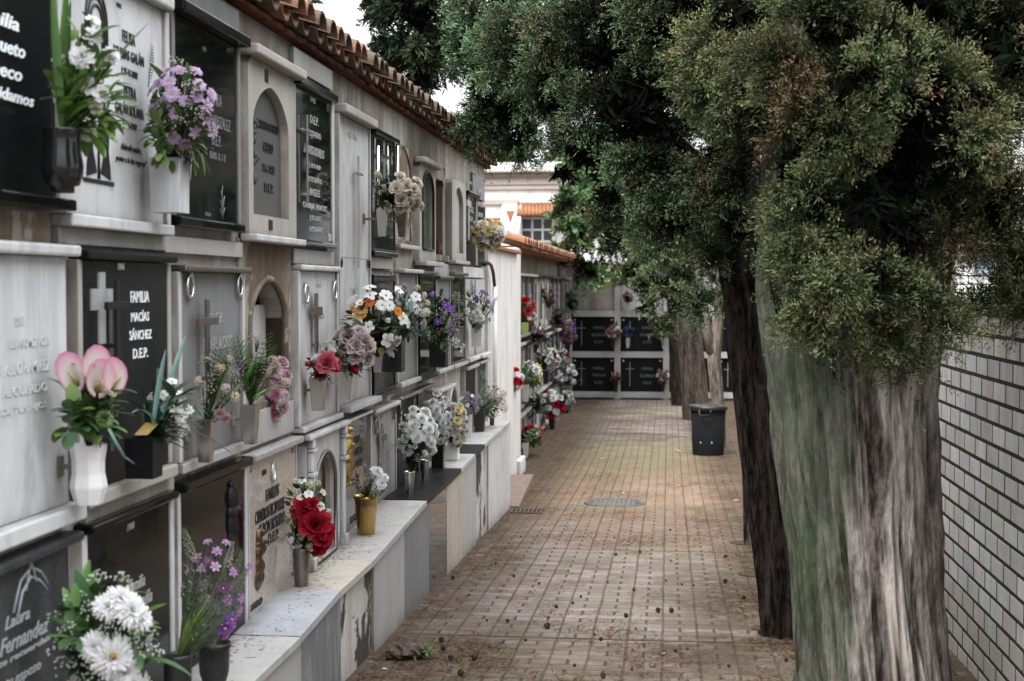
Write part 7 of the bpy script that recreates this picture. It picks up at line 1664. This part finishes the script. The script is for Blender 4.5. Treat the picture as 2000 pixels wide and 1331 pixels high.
# --- D, E: far trunks
def far_tree(y, axis, rad, mat, lab, lobes, seed, cl=.26, bl=.07, bw=.020, col=(.04, .085, .038), tip=(.13, .20, .085), extra=None, brown=.02, dens=1.0, blades=20):
    p0 = D(axis[0][0], axis[0][1], y)
    r = empty('cypress_tree', (p0.x, y, zg(y)), lab, 'tree', 'cypress trees along the lane')
    pts = [ax(a, b, y) for a, b in axis]; pts[0] = (pts[0][0], pts[0][1], zg(y)-.05)
    trunk('trunk', r, pts, rad, mat, 40, 50, ((4, .05, .3), (7, .04, 1.0)), .08)
    if extra: limbs(r, mat, extra)
    crown('crown', r, lobes, seed, cl, dens, 10, blades, bl, bw, col, tip, brown)
    inner(r, lobes, seed+100, 200, .11, .035, (.012, .02, .009), .22)
    return r
far_tree(24.9, [(1330, 792), (1322, 700), (1316, 620), (1310, 500), (1300, 300)], [.17, .125, .115, .10, .06], bark_dark, 'dark cypress trunk in front of the far niche wall', [lob(1125, 440, 24, 62, 60), lob(1150, 530, 24, 50, 34), lob(1105, 400, 24, 36, 44), lob(1180, 400, 24.5, 70), lob(1095, 500, 23.9, 26, 32), lob(1230, 470, 24.5, 60), lob(1160, 330, 25, 90)], 21, .30, .085, .026, (.045, .10, .045), (.15, .24, .10))
far_tree(22.3, [(1360, 818), (1356, 760), (1345, 640), (1338, 560), (1332, 400), (1320, 200)], [.215, .195, .18, .17, .14, .06], bark_far, 'stout grey brown cypress trunk leaning left behind the bin', [lob(1290, 560, 20, 60, 46), lob(1330, 540, 20, 60, 56), lob(1265, 600, 19.6, 34, 26), lob(1320, 600, 19.8, 30, 28), lob(1230, 530, 20.4, 50, 32), lob(1290, 480, 20.5, 70, 50), lob(1360, 480, 20.5, 80, 60), lob(1300, 630, 19.6, 22, 16), lob(1195, 545, 20.4, 26, 18)], 22, .22, .06, .018, (.055, .085, .035), (.20, .245, .115), dens=1.2)
e1 = [ax(1392, 690, 18.4), ax(1380, 640, 18.4), ax(1370, 570, 18.4), ax(1360, 500, 18.4)]
far_tree(18.4, [(1404, 873), (1402, 800), (1394, 700), (1404, 620), (1408, 520), (1408, 400)], [.095, .080, .085, .062, .05, .03], bark_pale, 'forked pale trunk standing right behind the bin', [lob(1420, 560, 18.4, 50, 50), lob(1390, 470, 18.4, 60, 50), lob(1450, 480, 18.4, 70, 60)], 23, .24, .065, .02, extra=[(e1, [.085, .07, .055, .03])], col=(.02, .035, .018), tip=(.06, .08, .04))

# --- broadleaf trees beyond the white building, and dark trees beyond the far wall
def bg_tree(x, y, h, r, lab, seed, col, tip, name='background_tree', cl=.7, zc=None):
    o = empty(name, (x, y, zg(y)), lab, 'tree', 'trees beyond the cemetery walls')
    trunk('trunk', o, [(x, y, zg(y)-.1), (x+.1, y, h*.5), (x, y, h)], [.28, .2, .06], bark_far, 20, 12)
    g = random.Random(seed); L = []
    for i in range(7):
        L.append(((x+g.uniform(-.6, .6)*r, y+g.uniform(-.5, .5)*r, h*.72+g.uniform(-.5, .5)*r), r*g.uniform(.4, .62)))
    crown('crown', o, L, seed, cl, .8, 9, 16, .22 if name == 'background_tree' else .10, .11 if name == 'background_tree' else .035, col, tip, 0)
bg_tree(-5.2, 46, 6.6, 2.6, 'pale green broadleaf tree behind the white building, left', 31, (.10, .17, .06), (.30, .40, .17))
bg_tree(-3.0, 50, 6.2, 2.2, 'pale green broadleaf tree behind the white building, right', 32, (.10, .16, .07), (.28, .38, .19))
for i, (x, y, h, r) in enumerate(((-.4, 31, 5.0, 1.8), (2.2, 31.5, 5.6, 2.0), (5.0, 31, 5.8, 2.1), (8.2, 31, 5.6, 2.2))):
    bg_tree(x, y, h, r, 'dark evergreen tree behind the far niche wall, ' + ['leftmost', 'second from the left', 'third from the left', 'rightmost'][i], 40+i, (.02, .04, .02), (.06, .09, .045), 'evergreen_tree', .6)
for i, (x, y, h, r) in enumerate(((3.9, .2, 5.2, 1.9), (4.2, 4.2, 5.6, 2.0), (4.0, 8.6, 5.0, 1.7))):
    bg_tree(x, y, h, r, 'dark evergreen tree beyond the brick wall, ' + ['nearest', 'second', 'third'][i], 60+i, (.022, .042, .02), (.07, .10, .045), 'evergreen_tree', .45)
sh = empty('evergreen_shrub', (2.75, 9.0, zg(9)), 'dark evergreen shrub rising just above the brick wall at the right edge', 'shrub', 'trees beyond the cemetery walls')
trunk('trunk', sh, [(2.75, 9, zg(9)-.1), (2.75, 9, .3), (2.7, 9, 1.0)], [.06, .05, .02], bark_far, 14, 8)
crown('crown', sh, [((2.6, 9.0, .95), (.75, .5, .72)), ((3.1, 9.1, .9), (.7, .5, .75)), ((2.2, 9.1, .8), (.5, .4, .6)), ((2.15, 8.6, 1.05), (.52, .45, .75)), ((1.92, 8.4, 1.05), (.42, .36, .78)), ((1.88, 8.9, .7), (.4, .36, .6)), ((2.7, 8.7, 1.2), (.75, .45, .62)), ((2.45, 8.5, 1.3), (.6, .4, .5))], 71, .2, 1.1, 14, 22, .04, .011, (.012, .022, .011), (.07, .10, .048), 0)
bg_tree(4.6, 12.6, 4.4, 1.5, 'dark evergreen tree between the brick wall and the brick building', 50, (.022, .042, .02), (.07, .10, .045), 'evergreen_tree', .4)

import bmesh
for o in [o for o in bpy.data.objects if o.name.split('.')[0] == 'leaf_mass']:      # the leaf bunches belong to the foliage of their bouquet
    sib = [c for c in o.parent.children if c.name.split('.')[0] == 'foliage']
    if not sib: o.name = 'foliage'; continue
    bm = bmesh.new(); bm.from_mesh(sib[0].data); bm.from_mesh(o.data); bm.to_mesh(sib[0].data); bm.free(); bpy.data.objects.remove(o)
# ---------------------------------------------------------------- light, sky, camera
w = bpy.data.worlds.new('World'); scene.world = w; w.use_nodes = True
nt = w.node_tree; bg = nt.nodes['Background']; sky = nt.nodes.new('ShaderNodeTexSky'); sky.sky_type = 'NISHITA'; sky.sun_disc = False
SUN_EL, SUN_AZ = math.radians(58), math.radians(212)     # azimuth clockwise from +y
sky.sun_elevation = SUN_EL; sky.sun_rotation = SUN_AZ; sky.dust_density = 4.0; sky.air_density = 1.0; sky.ozone_density = 1.0
hs = nt.nodes.new('ShaderNodeHueSaturation'); hs.inputs['Saturation'].default_value = .22; hs.inputs['Value'].default_value = 1.0
nt.links.new(sky.outputs[0], hs.inputs['Color'])
mx = nt.nodes.new('ShaderNodeMix'); mx.data_type = 'RGBA'; mx.inputs[0].default_value = .7; mx.inputs[7].default_value = (62, 63.3, 65.3, 1)   # overcast veil
nt.links.new(hs.outputs[0], mx.inputs[6])
tcw = nt.nodes.new('ShaderNodeTexCoord'); sx = nt.nodes.new('ShaderNodeSeparateXYZ'); nt.links.new(tcw.outputs['Generated'], sx.inputs[0])
ma = nt.nodes.new('ShaderNodeMath'); ma.operation = 'MULTIPLY_ADD'; ma.use_clamp = False; ma.inputs[1].default_value = .86; ma.inputs[2].default_value = .14      # overcast: the zenith far brighter than the horizon
nt.links.new(sx.outputs[2], ma.inputs[0]); mm_ = nt.nodes.new('ShaderNodeMath'); mm_.operation = 'MAXIMUM'; mm_.inputs[1].default_value = .10; nt.links.new(ma.outputs[0], mm_.inputs[0])
vs_ = nt.nodes.new('ShaderNodeVectorMath'); vs_.operation = 'SCALE'; nt.links.new(mx.outputs[2], vs_.inputs[0]); nt.links.new(mm_.outputs[0], vs_.inputs[3]); nt.links.new(vs_.outputs[0], bg.inputs[0]); bg.inputs[1].default_value = .13
sl = bpy.data.lights.new('sun', 'SUN'); sl.energy = 2.6; sl.angle = math.radians(18); sl.color = (1.0, .955, .89)
so = bpy.data.objects.new('sun', sl); COL.objects.link(so)
sd = Vector((math.sin(SUN_AZ)*math.cos(SUN_EL), math.cos(SUN_AZ)*math.cos(SUN_EL), math.sin(SUN_EL)))
so.rotation_euler = (-sd).to_track_quat('-Z', 'Y').to_euler(); so.location = sd*30
cam = bpy.data.cameras.new('camera'); co_ = bpy.data.objects.new('camera', cam); COL.objects.link(co_)
cam.lens = 50.0; cam.sensor_width = 36.0; cam.clip_start = .05; cam.clip_end = 2000
co_.location = CAM; co_.rotation_euler = (PI/2-_pit, 0, _yaw)
cam.dof.use_dof = True; cam.dof.focus_distance = 7.3; cam.dof.aperture_fstop = 4.3; cam.dof.aperture_blades = 9
scene.camera = co_
scene.view_settings.view_transform = 'Standard'; scene.view_settings.look = 'None'; scene.view_settings.exposure = 0; scene.view_settings.gamma = 1
scene.render.engine = 'CYCLES'; scene.cycles.max_bounces = 6; scene.cycles.use_denoising = True
